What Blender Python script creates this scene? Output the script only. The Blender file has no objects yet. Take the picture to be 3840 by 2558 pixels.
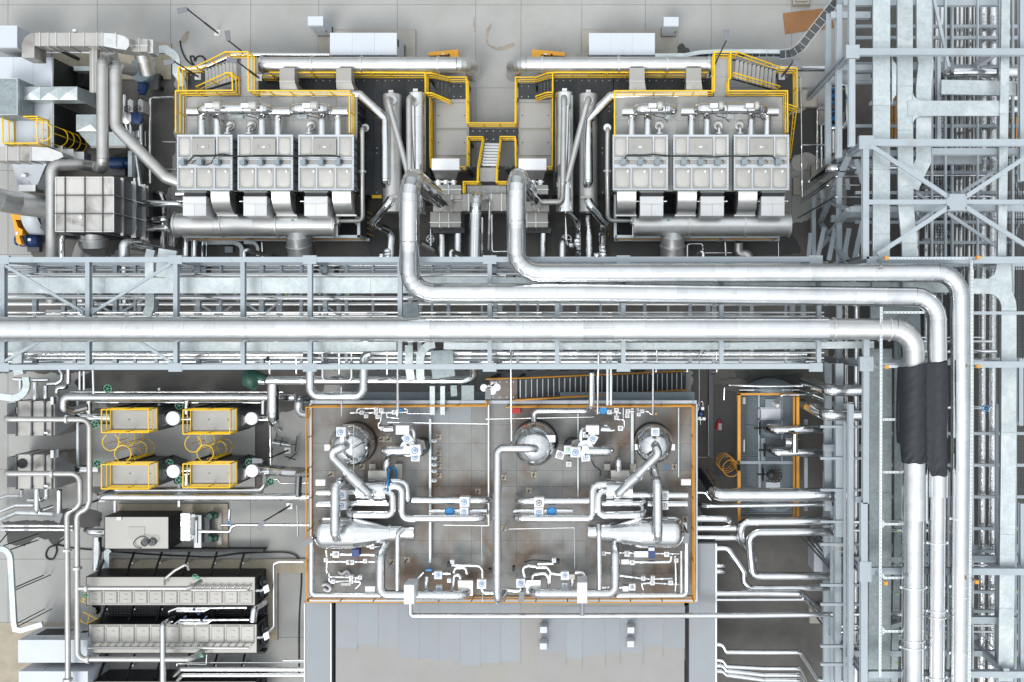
import bpy, math, random
from mathutils import Vector, Matrix
from mathutils.geometry import tessellate_polygon
random.seed(7)
R = math.radians
scn = bpy.context.scene
COL = scn.collection
CAMH = 55.0           # metres above the ground
FPX = 3840.0          # focal length in photo pixels
NX, NY = 2215.0,1225.0   # where the plumb line meets the picture
cam = bpy.data.cameras.new('camera')
cam.sensor_width = 36; cam.sensor_fit = 'HORIZONTAL'; cam.lens = 36.0 * FPX / 3840.0
cam.shift_x = (1920 - NX) / 3840.0
cam.shift_y = -(1279 - NY) / 3840.0
cam.clip_end = 600; cam.clip_start = 1
camo = bpy.data.objects.new('camera', cam); COL.objects.link(camo)
camo.location = (0,0, CAMH); camo.rotation_euler = (0,0,0)
scn.camera = camo
SUN_EL, SUN_AZ = 58.0,200.0    # azimuth clockwise from +Y
world = bpy.data.worlds.new('World'); scn.world = world; world.use_nodes = True
wn = world.node_tree.nodes; wl = world.node_tree.links
for n in list(wn): wn.remove(n)
wo = wn.new('ShaderNodeOutputWorld'); bg = wn.new('ShaderNodeBackground')
sky = wn.new('ShaderNodeTexSky'); sky.sky_type = 'NISHITA'; sky.sun_disc = False
sky.sun_elevation = R(SUN_EL); sky.sun_rotation = R(SUN_AZ)
sky.air_density = 1.0; sky.dust_density = 4.0; sky.ozone_density = 1.5; sky.altitude = 50
hs = wn.new('ShaderNodeHueSaturation'); hs.inputs['Saturation'].default_value = 0.35
tc = wn.new('ShaderNodeTexCoord'); sp = wn.new('ShaderNodeSeparateXYZ')
mr = wn.new('ShaderNodeMapRange'); mr.inputs[1].default_value = 0.0; mr.inputs[2].default_value = 1.0
mr.inputs[3].default_value = .9; mr.inputs[4].default_value = 9.8
nz = wn.new('ShaderNodeTexNoise'); nz.inputs['Scale'].default_value = 2.3; nz.inputs['Detail'].default_value = 4
nr = wn.new('ShaderNodeMapRange'); nr.inputs[1].default_value = .3; nr.inputs[2].default_value = .7
nr.inputs[3].default_value = .8; nr.inputs[4].default_value = 1.2
mu = wn.new('ShaderNodeMath'); mu.operation = 'MULTIPLY'
cc = wn.new('ShaderNodeCombineColor')
vm = wn.new('ShaderNodeVectorMath'); vm.operation = 'SCALE'; vm.inputs[0].default_value = (0.95,1.0,1.03)
mx = wn.new('ShaderNodeMix'); mx.data_type = 'RGBA'; mx.inputs['Factor'].default_value = 0.72
wl.new(sky.outputs[0], hs.inputs['Color'])
wl.new(tc.outputs['Generated'], sp.inputs[0]); wl.new(tc.outputs['Generated'], nz.inputs['Vector'])
wl.new(sp.outputs['Z'], mr.inputs[0]); wl.new(nz.outputs['Fac'], nr.inputs[0])
wl.new(mr.outputs[0], mu.inputs[0]); wl.new(nr.outputs[0], mu.inputs[1])
wl.new(mu.outputs[0], vm.inputs['Scale'])
wl.new(hs.outputs[0], mx.inputs[6]); wl.new(vm.outputs[0], mx.inputs[7])
wl.new(mx.outputs[2], bg.inputs['Color']); bg.inputs['Strength'].default_value = 0.15
wl.new(bg.outputs[0], wo.inputs['Surface'])
sun = bpy.data.lights.new('sun', 'SUN'); sun.energy = 1.3; sun.angle = R(24); sun.color = (1, .97, .93)
suno = bpy.data.objects.new('sun', sun); COL.objects.link(suno)
az, el = R(SUN_AZ), R(SUN_EL)
sd = Vector((math.sin(az) * math.cos(el), math.cos(az) * math.cos(el), math.sin(el)))
suno.rotation_euler = sd.to_track_quat('Z', 'Y').to_euler(); suno.location = sd * 80
scn.view_settings.view_transform = 'Standard'; scn.view_settings.look = 'None'
scn.view_settings.exposure = 0.22; scn.view_settings.gamma = 1.0
scn.view_settings.use_curve_mapping = False
scn.render.engine = 'CYCLES'; scn.cycles.max_bounces = 5; scn.cycles.diffuse_bounces = 1; scn.cycles.glossy_bounces = 3; scn.cycles.use_denoising = True
MATS = {}
def mat(name, col, rough=.5, metal=0.0, var=.12, scale=2.0, stain=None, stain_amt=0.0, stain_scale=.6,
  bump=0.0, bump_scale=30.0, rnd=.06, spangle=0.0, stretch=None, spec=None, rvar=.12, thr=.52, edge=None, world=False):
 m = bpy.data.materials.new(name); m.use_nodes = True
 nt = m.node_tree; n = nt.nodes; l = nt.links
 b = n['Principled BSDF']
 geo = n.new('ShaderNodeNewGeometry'); oi = n.new('ShaderNodeObjectInfo')
 vec = geo.outputs['Position']
 off = n.new('ShaderNodeVectorMath'); off.operation = 'ADD'
 rs = n.new('ShaderNodeMath'); rs.operation = 'MULTIPLY'; rs.inputs[1].default_value = 0.0 if world else 37.0
 l.new(oi.outputs['Random'], rs.inputs[0]); l.new(vec, off.inputs[0]); l.new(rs.outputs[0], off.inputs[1])
 vec = off.outputs[0]
 if stretch:
  mp = n.new('ShaderNodeVectorMath'); mp.operation = 'MULTIPLY'; mp.inputs[1].default_value = stretch
  l.new(vec, mp.inputs[0]); vec = mp.outputs[0]
 nz = n.new('ShaderNodeTexNoise'); nz.inputs['Scale'].default_value = scale; nz.inputs['Detail'].default_value = 6
 nz.inputs['Roughness'].default_value = .6
 l.new(vec, nz.inputs['Vector'])
 mr = n.new('ShaderNodeMapRange'); mr.inputs[1].default_value = .25; mr.inputs[2].default_value = .75
 mr.inputs[3].default_value = 1 - var; mr.inputs[4].default_value = 1 + var
 l.new(nz.outputs['Fac'], mr.inputs[0])
 rr = n.new('ShaderNodeMapRange'); rr.inputs[3].default_value = 1 - rnd; rr.inputs[4].default_value = 1 + rnd
 l.new(oi.outputs['Random'], rr.inputs[0])
 mu = n.new('ShaderNodeMath'); mu.operation = 'MULTIPLY'
 l.new(mr.outputs[0], mu.inputs[0]); l.new(rr.outputs[0], mu.inputs[1])
 fac = mu.outputs[0]
 if spangle:
  vo = n.new('ShaderNodeTexVoronoi'); vo.inputs['Scale'].default_value = 9.0
  l.new(geo.outputs['Position'], vo.inputs['Vector'])
  sc_ = n.new('ShaderNodeSeparateColor'); l.new(vo.outputs['Color'], sc_.inputs[0])
  m3 = n.new('ShaderNodeMapRange'); m3.inputs[3].default_value = 1 - spangle; m3.inputs[4].default_value = 1 + spangle
  l.new(sc_.outputs[0], m3.inputs[0])
  mu3 = n.new('ShaderNodeMath'); mu3.operation = 'MULTIPLY'
  l.new(fac, mu3.inputs[0]); l.new(m3.outputs[0], mu3.inputs[1]); fac = mu3.outputs[0]
 vs = n.new('ShaderNodeVectorMath'); vs.operation = 'SCALE'; vs.inputs[0].default_value = col
 l.new(fac, vs.inputs['Scale']); out = vs.outputs[0]
 if stain:
  n2 = n.new('ShaderNodeTexNoise'); n2.inputs['Scale'].default_value = stain_scale; n2.inputs['Detail'].default_value = 7
  n2.inputs['Distortion'].default_value = .6
  l.new(vec, n2.inputs['Vector'])
  m2 = n.new('ShaderNodeMapRange'); m2.inputs[1].default_value = thr; m2.inputs[2].default_value = thr + .2
  m2.inputs[4].default_value = stain_amt
  l.new(n2.outputs['Fac'], m2.inputs[0])
  mx = n.new('ShaderNodeMix'); mx.data_type = 'RGBA'
  l.new(m2.outputs[0], mx.inputs['Factor']); l.new(out, mx.inputs[6]); mx.inputs[7].default_value = (*stain, 1)
  out = mx.outputs[2]
 if edge:      # grime gathered along the four edges of a sheet
  tcd = n.new('ShaderNodeTexCoord'); sx = n.new('ShaderNodeSeparateXYZ'); l.new(tcd.outputs['Generated'], sx.inputs[0]); ds = []
  for ax in 'XY':
   a_ = n.new('ShaderNodeMath'); a_.operation = 'SUBTRACT'; a_.inputs[1].default_value = .5; l.new(sx.outputs[ax], a_.inputs[0])
   b_ = n.new('ShaderNodeMath'); b_.operation = 'POWER'; b_.inputs[1].default_value = 4; c_ = n.new('ShaderNodeMath'); c_.operation = 'ABSOLUTE'
   l.new(a_.outputs[0], c_.inputs[0]); l.new(c_.outputs[0], b_.inputs[0]); ds.append(b_)
  ad = n.new('ShaderNodeMath'); l.new(ds[0].outputs[0], ad.inputs[0]); l.new(ds[1].outputs[0], ad.inputs[1])
  ml = n.new('ShaderNodeMath'); ml.operation = 'MULTIPLY'; l.new(ad.outputs[0], ml.inputs[0]); l.new(nz.outputs['Fac'], ml.inputs[1])
  m4 = n.new('ShaderNodeMapRange'); m4.inputs[1].default_value = .004; m4.inputs[2].default_value = .04; m4.inputs[4].default_value = .75; l.new(ml.outputs[0], m4.inputs[0])
  mx = n.new('ShaderNodeMix'); mx.data_type = 'RGBA'; l.new(m4.outputs[0], mx.inputs['Factor']); l.new(out, mx.inputs[6]); mx.inputs[7].default_value = (*edge, 1); out = mx.outputs[2]
 l.new(out, b.inputs['Base Color'])
 b.inputs['Metallic'].default_value = metal
 rm = n.new('ShaderNodeMapRange'); rm.inputs[1].default_value = .3; rm.inputs[2].default_value = .7
 rm.inputs[3].default_value = max(.03, rough - rvar * rough); rm.inputs[4].default_value = min(1, rough + rvar * rough)
 l.new(nz.outputs['Fac'], rm.inputs[0]); l.new(rm.outputs[0], b.inputs['Roughness'])
 if spec is not None: b.inputs['Specular IOR Level'].default_value = spec
 if bump:
  n3 = n.new('ShaderNodeTexNoise'); n3.inputs['Scale'].default_value = bump_scale; n3.inputs['Detail'].default_value = 3
  l.new(vec, n3.inputs['Vector'])
  bp = n.new('ShaderNodeBump'); bp.inputs['Strength'].default_value = 1.0; bp.inputs['Distance'].default_value = bump
  l.new(n3.outputs['Fac'], bp.inputs['Height']); l.new(bp.outputs[0], b.inputs['Normal'])
 MATS[name] = m
 return m
mat('concrete', (.375, .378, .368), .9, var=.07, scale=.9, stain=(.31, .30, .28), stain_amt=.5, stain_scale=.35, bump=.004, bump_scale=20, rnd=.03, world=True)
mat('damp_shade', (0.112,0.109,0.102), .75, var=.3, scale=1.0, stain=(.085, .083, .08), stain_amt=.7, stain_scale=.5, rnd=0)  # damp concrete, darkened further by painted-in shade
mat('joint', (.25, .25, .245), .95)
mat('pad', (.40, .385, .345), .9, var=.1, scale=1.6, stain=(.36, .3, .22), stain_amt=.4, stain_scale=.8, bump=.003)
mat('beige_pad', (0.382,0.340,0.266), .9, var=.16, scale=2.0, stain=(.25, .22, .17), stain_amt=.5, stain_scale=1.1, bump=.004)
mat('wet_shade', (0.041,0.041,0.041), .45, var=.2, scale=1.2, rnd=0)  # wet concrete, also the colour of painted deep shade
mat('rust_stain', (.31, .275, .225), .9, var=.2, scale=2, rnd=0)
mat('clad', (.74, .755, .765), .14,1.0, var=.05, scale=2.2, stain=(.50, .51, .53), stain_amt=.45, stain_scale=.9, bump=.006, bump_scale=1.9, rnd=.055, rvar=.5)
mat('foil', (.75, .765, .775), .16,1.0, var=.04, scale=3, bump=.03, bump_scale=6, rnd=.05, rvar=.3)
mat('satin', (.69, .695, .69), .42,1.0, var=.07, scale=2.5, stain=(.52, .51, .48), stain_amt=.35, stain_scale=1.2, bump=.002, rnd=.05)
mat('matte_pipe', (.53, .53, .52), .42, .75, var=.07, scale=2.5, stain=(.42, .4, .37), stain_amt=.4, stain_scale=1.6, rnd=.03)
mat('panel', (.38, .375, .355), .48, .35, var=.07, scale=1.1, stain=(.36, .34, .31), stain_amt=.42, stain_scale=1.1, rnd=.05)
mat('sooty', (0.440,0.432,0.415), .5, .35, var=.1, scale=1.0, stain=(.16, .14, .125), stain_amt=.85, stain_scale=.75, rnd=.05)
mat('dished', (0.515,0.506,0.481), .48, .3, var=.06, scale=2.2, stain=(.38, .36, .33), stain_amt=.3, stain_scale=1.1, rnd=.08, edge=(.30, .285, .26))
mat('burnt', (.56, .55, .525), .5, .08, var=.1, scale=1.0, stain=(.09, .075, .06), stain_amt=.9, stain_scale=.75, thr=.50, rnd=.06, edge=(.40, .385, .36))
mat('white', (.76, .77, .785), .45, .1, var=.04, scale=2)
mat('cabinet', (.56, .605, .66), .42, var=.03, scale=1.0, rnd=.02)
mat('roofdeck', (0.415,0.419,0.415), .6, .2, var=.06, scale=1.2, stain=(.4, .4, .385), stain_amt=.4, rnd=.03)
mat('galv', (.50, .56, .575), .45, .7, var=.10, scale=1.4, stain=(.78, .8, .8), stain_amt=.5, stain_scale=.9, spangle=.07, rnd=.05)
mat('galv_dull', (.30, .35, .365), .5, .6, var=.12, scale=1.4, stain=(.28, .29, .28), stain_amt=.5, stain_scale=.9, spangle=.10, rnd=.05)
mat('steel', (.375, .43, .47), .5, .0, var=.05, scale=1.2, stain=(.25, .22, .19), stain_amt=.4, stain_scale=1.6, thr=.58, rnd=.05)
mat('strut', (.62, .67, .69), .45, .6, var=.06, rnd=.04)
mat('yellow', (.95, .60, .008), .42, var=.05, scale=3, stain=(.75, .44, .02), stain_amt=.4, stain_scale=2, rnd=.04)
mat('orange', (.66, .30, .03), .45, var=.08, scale=3, stain=(.42, .2, .04), stain_amt=.5, stain_scale=2, rnd=.04)
mat('bright_orange', (.86, .40, .02), .4, var=.05)
mat('black', (0.008,0.010,0.012), .5, var=.2, scale=2, rnd=.1)
mat('rubber', (.015, .015, .016), .6)
mat('deck', (0.031,0.037,0.042), .55, var=.18, scale=1.5, stain=(.075, .08, .085), stain_amt=.5, rnd=.06)
mat('dark_steel', (0.037,0.044,0.051), .5, var=.15, scale=2, rnd=.08)
mat('grey_dark', (0.095,0.102,0.109), .5, .2, var=.1)
mat('lamp_grey', (.20, .205, .225), .5, .2, var=.06)
mat('chequer', (.225, .228, .222), .55, .3, var=.22, scale=1.1, stain=(.13, .075, .04), stain_amt=.8, stain_scale=.42, thr=.465, bump=.006, bump_scale=45, rnd=.05, world=True)
mat('roof_grey', (.30, .325, .35), .8, var=.06, scale=.8, stain=(.30, .30, .30), stain_amt=.5, stain_scale=.5, rnd=.03)
mat('roof_old', (0.307,0.303,0.295), .85, var=.08, scale=.7, stain=(.33, .31, .27), stain_amt=.5, stain_scale=.6, rnd=.03)
mat('blue', (.012, .045, .15), .4, var=.1)
mat('valve_blue', (.02, .22, .52), .35, var=.1)
mat('valve_green', (.18, .50, .33), .4, var=.1)
mat('green_dark', (.02, .075, .055), .45, var=.15)
mat('red', (.62, .03, .03), .45, var=.08)
mat('plywood', (.30, .15, .065), .85, var=.28, scale=14, stretch=(1,1,1), rnd=0)
mat('timber', (.35, .24, .14), .85, var=.2, scale=6)
mat('tarp', (.018, .021, .029), .62, var=.3, scale=5, bump=.006, bump_scale=5, stretch=(1,2.5,1))
mat('jb', (.24, .30, .335), .45, var=.05)
mat('lime', (.35, .85, .12), .5)
mat('plastic', (0.515,0.515,0.481), .4, var=.1)
M = MATS
ORG = [0.0,0.0,2.354]
def org(x, y, s=2.354): ORG[0], ORG[1], ORG[2] = x, y, s
def W(px, py, h):
 k = (CAMH - h) / FPX
 return Vector(((ORG[0] + px / ORG[2] - NX) * k, -(ORG[1] + py / ORG[2] - NY) * k, h))
def V(o, px, py, h):
 sv = ORG[:]; org(*o); p = W(px, py, h); ORG[:] = sv; return p
def Ln(d, h): return d / ORG[2] * (CAMH - h) / FPX
class MB:
 def __init__(s): s.v = []; s.f = []
 def quad(s, a, b, c, d):
  i = len(s.v); s.v += [Vector(a), Vector(b), Vector(c), Vector(d)]; s.f.append((i, i + 1, i + 2, i + 3)); return s
 def box(s, x0, y0, x1, y1, z0, z1):
  if x0 > x1: x0, x1 = x1, x0
  if y0 > y1: y0, y1 = y1, y0
  i = len(s.v)
  s.v += [Vector(p) for p in ((x0, y0, z0),(x1, y0, z0),(x1, y1, z0),(x0, y1, z0),(x0, y0, z1),(x1, y0, z1),(x1, y1, z1),(x0, y1, z1))]
  s.f += [tuple(i + k for k in q) for q in ((3,2,1,0),(4,5,6,7),(0,1,5,4),(1,2,6,5),(2,3,7,6),(3,0,4,7))]
  return s
 def pbox(s, px0, py0, px1, py1, zt, zb):
  a = W(px0, py0, zt); b = W(px1, py1, zt)
  return s.box(a.x, a.y, b.x, b.y, zb, zt)
 def prism(s, pts, z0, z1):
  ar = sum(pts[k][0] * pts[(k + 1) % len(pts)][1] - pts[(k + 1) % len(pts)][0] * pts[k][1] for k in range(len(pts)))
  if ar < 0: pts = pts[::-1]
  n = len(pts); i = len(s.v)
  s.v += [Vector((p[0], p[1], z0)) for p in pts] + [Vector((p[0], p[1], z1)) for p in pts]
  s.f.append(tuple(range(i + n, i + 2 * n))); s.f.append(tuple(range(i + n - 1, i - 1,-1)))
  for k in range(n):
   k2 = (k + 1) % n; s.f.append((i + k, i + k2, i + n + k2, i + n + k))
  return s
 def hull8(s, top, bot):
  i = len(s.v); s.v += [Vector(p) for p in bot] + [Vector(p) for p in top]
  s.f += [tuple(i + k for k in q) for q in ((3,2,1,0),(4,5,6,7),(0,1,5,4),(1,2,6,5),(2,3,7,6),(3,0,4,7))]
  return s
 def rings(s, rs, cap0=True, cap1=True):
  n = len(rs[0]); i = len(s.v)
  for r_ in rs: s.v += r_
  for j in range(len(rs) - 1):
   for k in range(n):
    k2 = (k + 1) % n
    s.f.append((i + j * n + k, i + j * n + k2, i + (j + 1) * n + k2, i + (j + 1) * n + k))
  if cap0: s.f.append(tuple(range(i + n - 1, i - 1,-1)))
  if cap1: e = i + (len(rs) - 1) * n; s.f.append(tuple(range(e, e + n)))
  return s
 def cyl(s, p, q, r, r2=None, seg=12, cap=True):
  p = Vector(p); q = Vector(q); d = (q - p).normalized(); u, w = frame(d); r2 = r if r2 is None else r2
  return s.rings([ring(p, u, w, r, seg), ring(q, u, w, r2, seg)], cap, cap)
 def lathe(s, p, d, prof, seg=24):
  p = Vector(p); d = Vector(d).normalized(); u, w = frame(d)
  return s.rings([ring(p + d * t, u, w, max(r_, 1e-4), seg) for t, r_ in prof])
 def bar(s, p, q, w, t, up=(0,0,1)):
  p = Vector(p); q = Vector(q); d = (q - p).normalized(); up = Vector(up)
  sx = d.cross(up)
  if sx.length < 1e-4: sx = d.cross(Vector((0,1,0)))
  sx.normalize(); uz = sx.cross(d).normalized()
  c = [sx * (-w / 2) + uz * (-t / 2), sx * (w / 2) + uz * (-t / 2), sx * (w / 2) + uz * (t / 2), sx * (-w / 2) + uz * (t / 2)]
  return s.rings([[p + k for k in c], [q + k for k in c]])
 def ibeam(s, p, q, w, d, tf=.018, tw=.012):
  p = Vector(p); q = Vector(q); dr = (q - p).normalized(); up = Vector((0,0,1))
  sx = dr.cross(up)
  if sx.length < 1e-3: sx = Vector((1,0,0))
  sx.normalize(); uz = sx.cross(dr).normalized()
  pr = [(-w/2,0),(-w/2,-tf),(-tw/2,-tf),(-tw/2,-d+tf),(-w/2,-d+tf),(-w/2,-d),(w/2,-d),(w/2,-d+tf),(tw/2,-d+tf),(tw/2,-tf),(w/2,-tf),(w/2,0)]
  i = len(s.v); n = 12
  for c in (p, q): s.v += [c + sx * a + uz * b for a, b in pr]
  for k in range(n):
   k2 = (k + 1) % n; s.f.append((i + k, i + k2, i + n + k2, i + n + k))
  for b_ in (0, n):
   for fc in ((0,1,10,11),(1,2,9,10),(2,3,8,9),(3,4,7,8),(4,5,6,7)):
    s.f.append(tuple(i + b_ + k for k in fc))
  return s
 def torus(s, c, nrm, r1, r2, seg=16, sec=6):
  c = Vector(c); u, w = frame(Vector(nrm).normalized()); nrm = Vector(nrm).normalized(); rs = []
  for a in range(seg + 1):
   t = 2 * math.pi * a / seg; dirv = u * math.cos(t) + w * math.sin(t)
   rs.append([c + dirv * (r1 + r2 * math.cos(2 * math.pi * b / sec)) + nrm * (r2 * math.sin(2 * math.pi * b / sec)) for b in range(sec)])
  return s.rings(rs, False, False)
 def build(s, name, m, parent=None, smooth=0):
  if parent is None:
   xs = [v.x for v in s.v]; ys = [v.y for v in s.v]; zs = [v.z for v in s.v]
   b = Vector(((min(xs) + max(xs)) / 2,(min(ys) + max(ys)) / 2, min(zs)))
  else: b = BASE[parent.name]
  me = bpy.data.meshes.new(name)
  me.from_pydata([v - b for v in s.v], [], s.f)
  me.materials.append(M[m] if isinstance(m, str) else m)
  if smooth:
   me.polygons.foreach_set('use_smooth', [True] * len(me.polygons))
   me.set_sharp_from_angle(angle=R(smooth))
  me.update()
  o = bpy.data.objects.new(name, me); COL.objects.link(o)
  if parent is None: o.location = b
  else: o.parent = parent
  BASE[o.name] = b
  return o
BASE = {}
def frame(d):
 a = Vector((0,0,1)) if abs(d.z) < .95 else Vector((0,1,0))
 u = a.cross(d).normalized(); return u, d.cross(u).normalized()
def ring(c, u, w, r_, n): return [c + u * (r_ * math.cos(2 * math.pi * k / n)) + w * (r_ * math.sin(2 * math.pi * k / n)) for k in range(n)]
def tag(o, label, cat, group=None, kind=None):
 o['label'] = label; o['category'] = cat
 if group: o['group'] = group
 if kind: o['kind'] = kind
 return o
def thing(name, label, cat, base, group=None):
 o = bpy.data.objects.new(name, None); COL.objects.link(o); o.location = base; o.empty_display_size = .2
 BASE[o.name] = Vector(base); return tag(o, label, cat, group)
def structure(name, mb, m, parent=None, smooth=0):
 o = mb.build(name, m, parent, smooth)
 if parent is None: o['kind'] = 'structure'
 return o
def _unit(kind):
 b = MB()
 if kind == 'tube': b.cyl((0,0,0),(0,0,1),1, seg=8)
 elif kind == 'box': b.box(-.5,-.5, .5, .5,0,1)
 me = bpy.data.meshes.new('unit_' + kind); me.from_pydata(b.v, [], b.f)
 if kind == 'tube':
  me.polygons.foreach_set('use_smooth', [True] * len(me.polygons)); me.set_sharp_from_angle(angle=R(50))
 return me
UNIT = {}
def inst(name, kind, m, p, q, r, parent, r2=None):
 key = (kind, m)
 if key not in UNIT:
  me = _unit(kind); me.materials.append(M[m]); UNIT[key] = me
 p = Vector(p); q = Vector(q); d = q - p
 o = bpy.data.objects.new(name, UNIT[key]); COL.objects.link(o)
 o.parent = parent; o.location = p - BASE[parent.name]
 o.rotation_mode = 'QUATERNION'; o.rotation_quaternion = Vector((0,0,1)).rotation_difference(d.normalized())
 o.scale = (r, r if r2 is None else r2, d.length); BASE[o.name] = BASE[parent.name]
 return o
def path_rings(pts, bend):
 n = len(pts); runs = []; cur = pts[0]
 for i in range(1, n):
  if i == n - 1:
   runs.append(('s', [cur, pts[i]])); break
  d1 = (pts[i] - pts[i-1]).normalized(); d2 = (pts[i+1] - pts[i]).normalized()
  th = d1.angle(d2)
  if th < R(4):
   runs.append(('s', [cur, pts[i]])); cur = pts[i]; continue
  t = bend * math.tan(th / 2)
  t = min(t, (pts[i] - cur).length * .98,(pts[i+1] - pts[i]).length * (.98 if i == n - 2 else .49))
  rr = t / math.tan(th / 2)
  a = pts[i] - d1 * t
  if (a - cur).length > 1e-3: runs.append(('s', [cur, a]))
  axis = d1.cross(d2).normalized(); cen = a + (axis.cross(d1)).normalized() * rr
  k = max(2, int(round(math.degrees(th) / 18)))
  arc = [cen + (Matrix.Rotation(th * j / k, 3, axis) @ (a - cen)) for j in range(k + 1)]
  runs.append(('e', arc)); cur = arc[-1]
 return runs
def tangents(ps):
 out = []
 for i in range(len(ps)):
  a = (ps[i] - ps[i-1]).normalized() if i else None
  b = (ps[i+1] - ps[i]).normalized() if i < len(ps) - 1 else None
  out.append((a + b).normalized() if a and b else (a or b))
 return out
def pipe(label, m, d, pts, bend=1.0, sec=1.1, name='insulated_pipe', cat='pipe', group=None, seg=None, parts=None,
         parent=None, at=None, taper=None):
 P = [W(*p) if not isinstance(p, Vector) else p for p in pts]
 r_ = (Ln(d, P[0].z) / 2) if d > 2 else d / 2
 if taper is None: taper = 1.0
 if seg is None: seg = 36 if r_ > .35 else 24 if r_ > .16 else 14 if r_ > .06 else 8
 if parts is None: parts = r_ > .27 and parent is None
 runs = path_rings(P, 2 * r_ * bend)
 secs = []
 seen = set()
 for kd, ps in runs:
  if kd == 's':
   L_ = (ps[1] - ps[0]).length; k = max(1, int(round(L_ / sec))) if sec else 1
   for j in range(k): secs.append(('cladding_section', [ps[0].lerp(ps[1], j / k), ps[0].lerp(ps[1], (j + 1) / k)]))
  else: secs.append(('elbow', ps))
 if not parts: one = MB()
 else:
  t = thing(name, label, cat, (P[0].x, P[0].y, min(p.z for p in P) - r_), group)
 u = None
 allp = []
 for j, (nm, ps) in enumerate(secs):
  tg = tangents(ps)
  if j and secs[j-1][0] == 'elbow' or (j and nm != 'elbow'): tg[0] = (secs[j-1][1][-1] - secs[j-1][1][-2]).normalized() * .5 + (ps[1] - ps[0]).normalized() * .5
  if j < len(secs) - 1: tg[-1] = ((ps[-1] - ps[-2]).normalized() + (secs[j+1][1][1] - secs[j+1][1][0]).normalized()).normalized()
  rg = []
  lip = 1.0 + min((.011 if r_ > .3 else .006) / max(r_, .05), .04) if sec else 1.0
  if abs((ps[-1] - ps[0]).normalized().z) > .3: lip = 1.002
  seq = []
  L0 = (ps[1] - ps[0]).length
  for i, p in enumerate(ps):
   if i == 0 and j and sec and L0 > .12:
    seq.append((p, tg[0], lip)); seq.append((p + (ps[1] - ps[0]).normalized() * .05, tg[0], lip)); seq.append((p + (ps[1] - ps[0]).normalized() * .055, tg[0], 1.0))
   elif nm == 'elbow' and 0 < i < len(ps) - 1 and r_ > .1:
    dd = (ps[i+1] - ps[i]).normalized()
    seq.append((p, tg[i], 1.0)); seq.append((p + dd * .004, tg[i], lip)); seq.append((p + dd * .03, tg[i], lip)); seq.append((p + dd * .034, tg[i], 1.0))
   else: seq.append((p, tg[i], 1.0))
  for p, tt, kf in seq:
   tt = tt.normalized()
   if u is None: u, _ = frame(tt)
   u = (u - tt * u.dot(tt)).normalized(); w = tt.cross(u)
   rg.append(ring(p, u, w, r_ * kf, seg))
  last = j == len(secs) - 1
  if parts:
   MB().rings(rg, True, True).build('elbow' if nm == 'elbow' else 'cladding_section', m, t, 28)
  else: one.rings(rg, j == 0, last)
 if parts: return t
 if parent is not None: return one.build(name, m, parent, 28 if seg > 12 else 60)
 o = one.build(name, m, None, 28 if seg > 12 else 60)
 return tag(o, label, cat, group)
def tube_mb(b, pts, r_, seg=6, bend=0):
 ps = [Vector(p) for p in pts]
 tg = tangents(ps); u = None; rg = []
 for p, tt in zip(ps, tg):
  if u is None: u, _ = frame(tt)
  u = u - tt * u.dot(tt)
  u = u.normalized() if u.length > 1e-6 else frame(tt)[0]
  rg.append(ring(p, u, tt.cross(u), r_, seg))
 return b.rings(rg)
def flange(px, py, h, d, r_, parent, m='satin', t=.05, bolts=True):
 p = W(px, py, h) if not isinstance(px, Vector) else px
 d = Vector(d).normalized(); u, w = frame(d)
 b = MB().lathe(p - d * t / 2, d, [(0, r_),(0, r_ * 1.0),(t, r_), ], 28)
 if bolts:
  k = 16 if r_ > .3 else 10
  for i in range(k):
   a = 2 * math.pi * i / k; c = p + (u * math.cos(a) + w * math.sin(a)) * r_ * .93
   b.cyl(c - d * (t / 2 + .02), c + d * (t / 2 + .02), min(.022, r_ * .07), seg=6)
 return b.build('flange', m, parent, 30)
def lflange(label, px, py, h, d, r_, m='satin', t=.05): pass
def rail(label, pts, ht=1.08, m='yellow', step=.95, toe=True, r_=.036, group='yellow guard rails', mid=1, name='guard_rail'):
 P = [p if isinstance(p, Vector) else W(*p) for p in pts]
 t = thing(name, label, 'railing', (P[0].x, P[0].y, P[0].z - ht), group)
 for k in range(mid + 1):
  dz = Vector((0,0, ht * k / (mid + 1)))
  for a, c in zip(P, P[1:]): inst('top_rail' if k == 0 else 'mid_rail', 'tube', m, a - dz, c - dz, r_ if k == 0 else r_ * .8, t)
 done = False
 for a, c in zip(P, P[1:]):
  L_ = (Vector((c.x, c.y, 0)) - Vector((a.x, a.y, 0))).length
  n_ = max(1, int(round(L_ / step)))
  for j in range(0 if not done else 1, n_ + 1):
   p = a.lerp(c, j / n_); inst('post', 'tube', m, p - Vector((0,0, ht)), p, r_, t)
  done = True
  if toe:
   o = Vector((0,0,-ht + .06))
   if (c - a).length > .1: MB().bar(a + o, c + o, .03, .14).build('toe_board', m, t)
 return t
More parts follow.
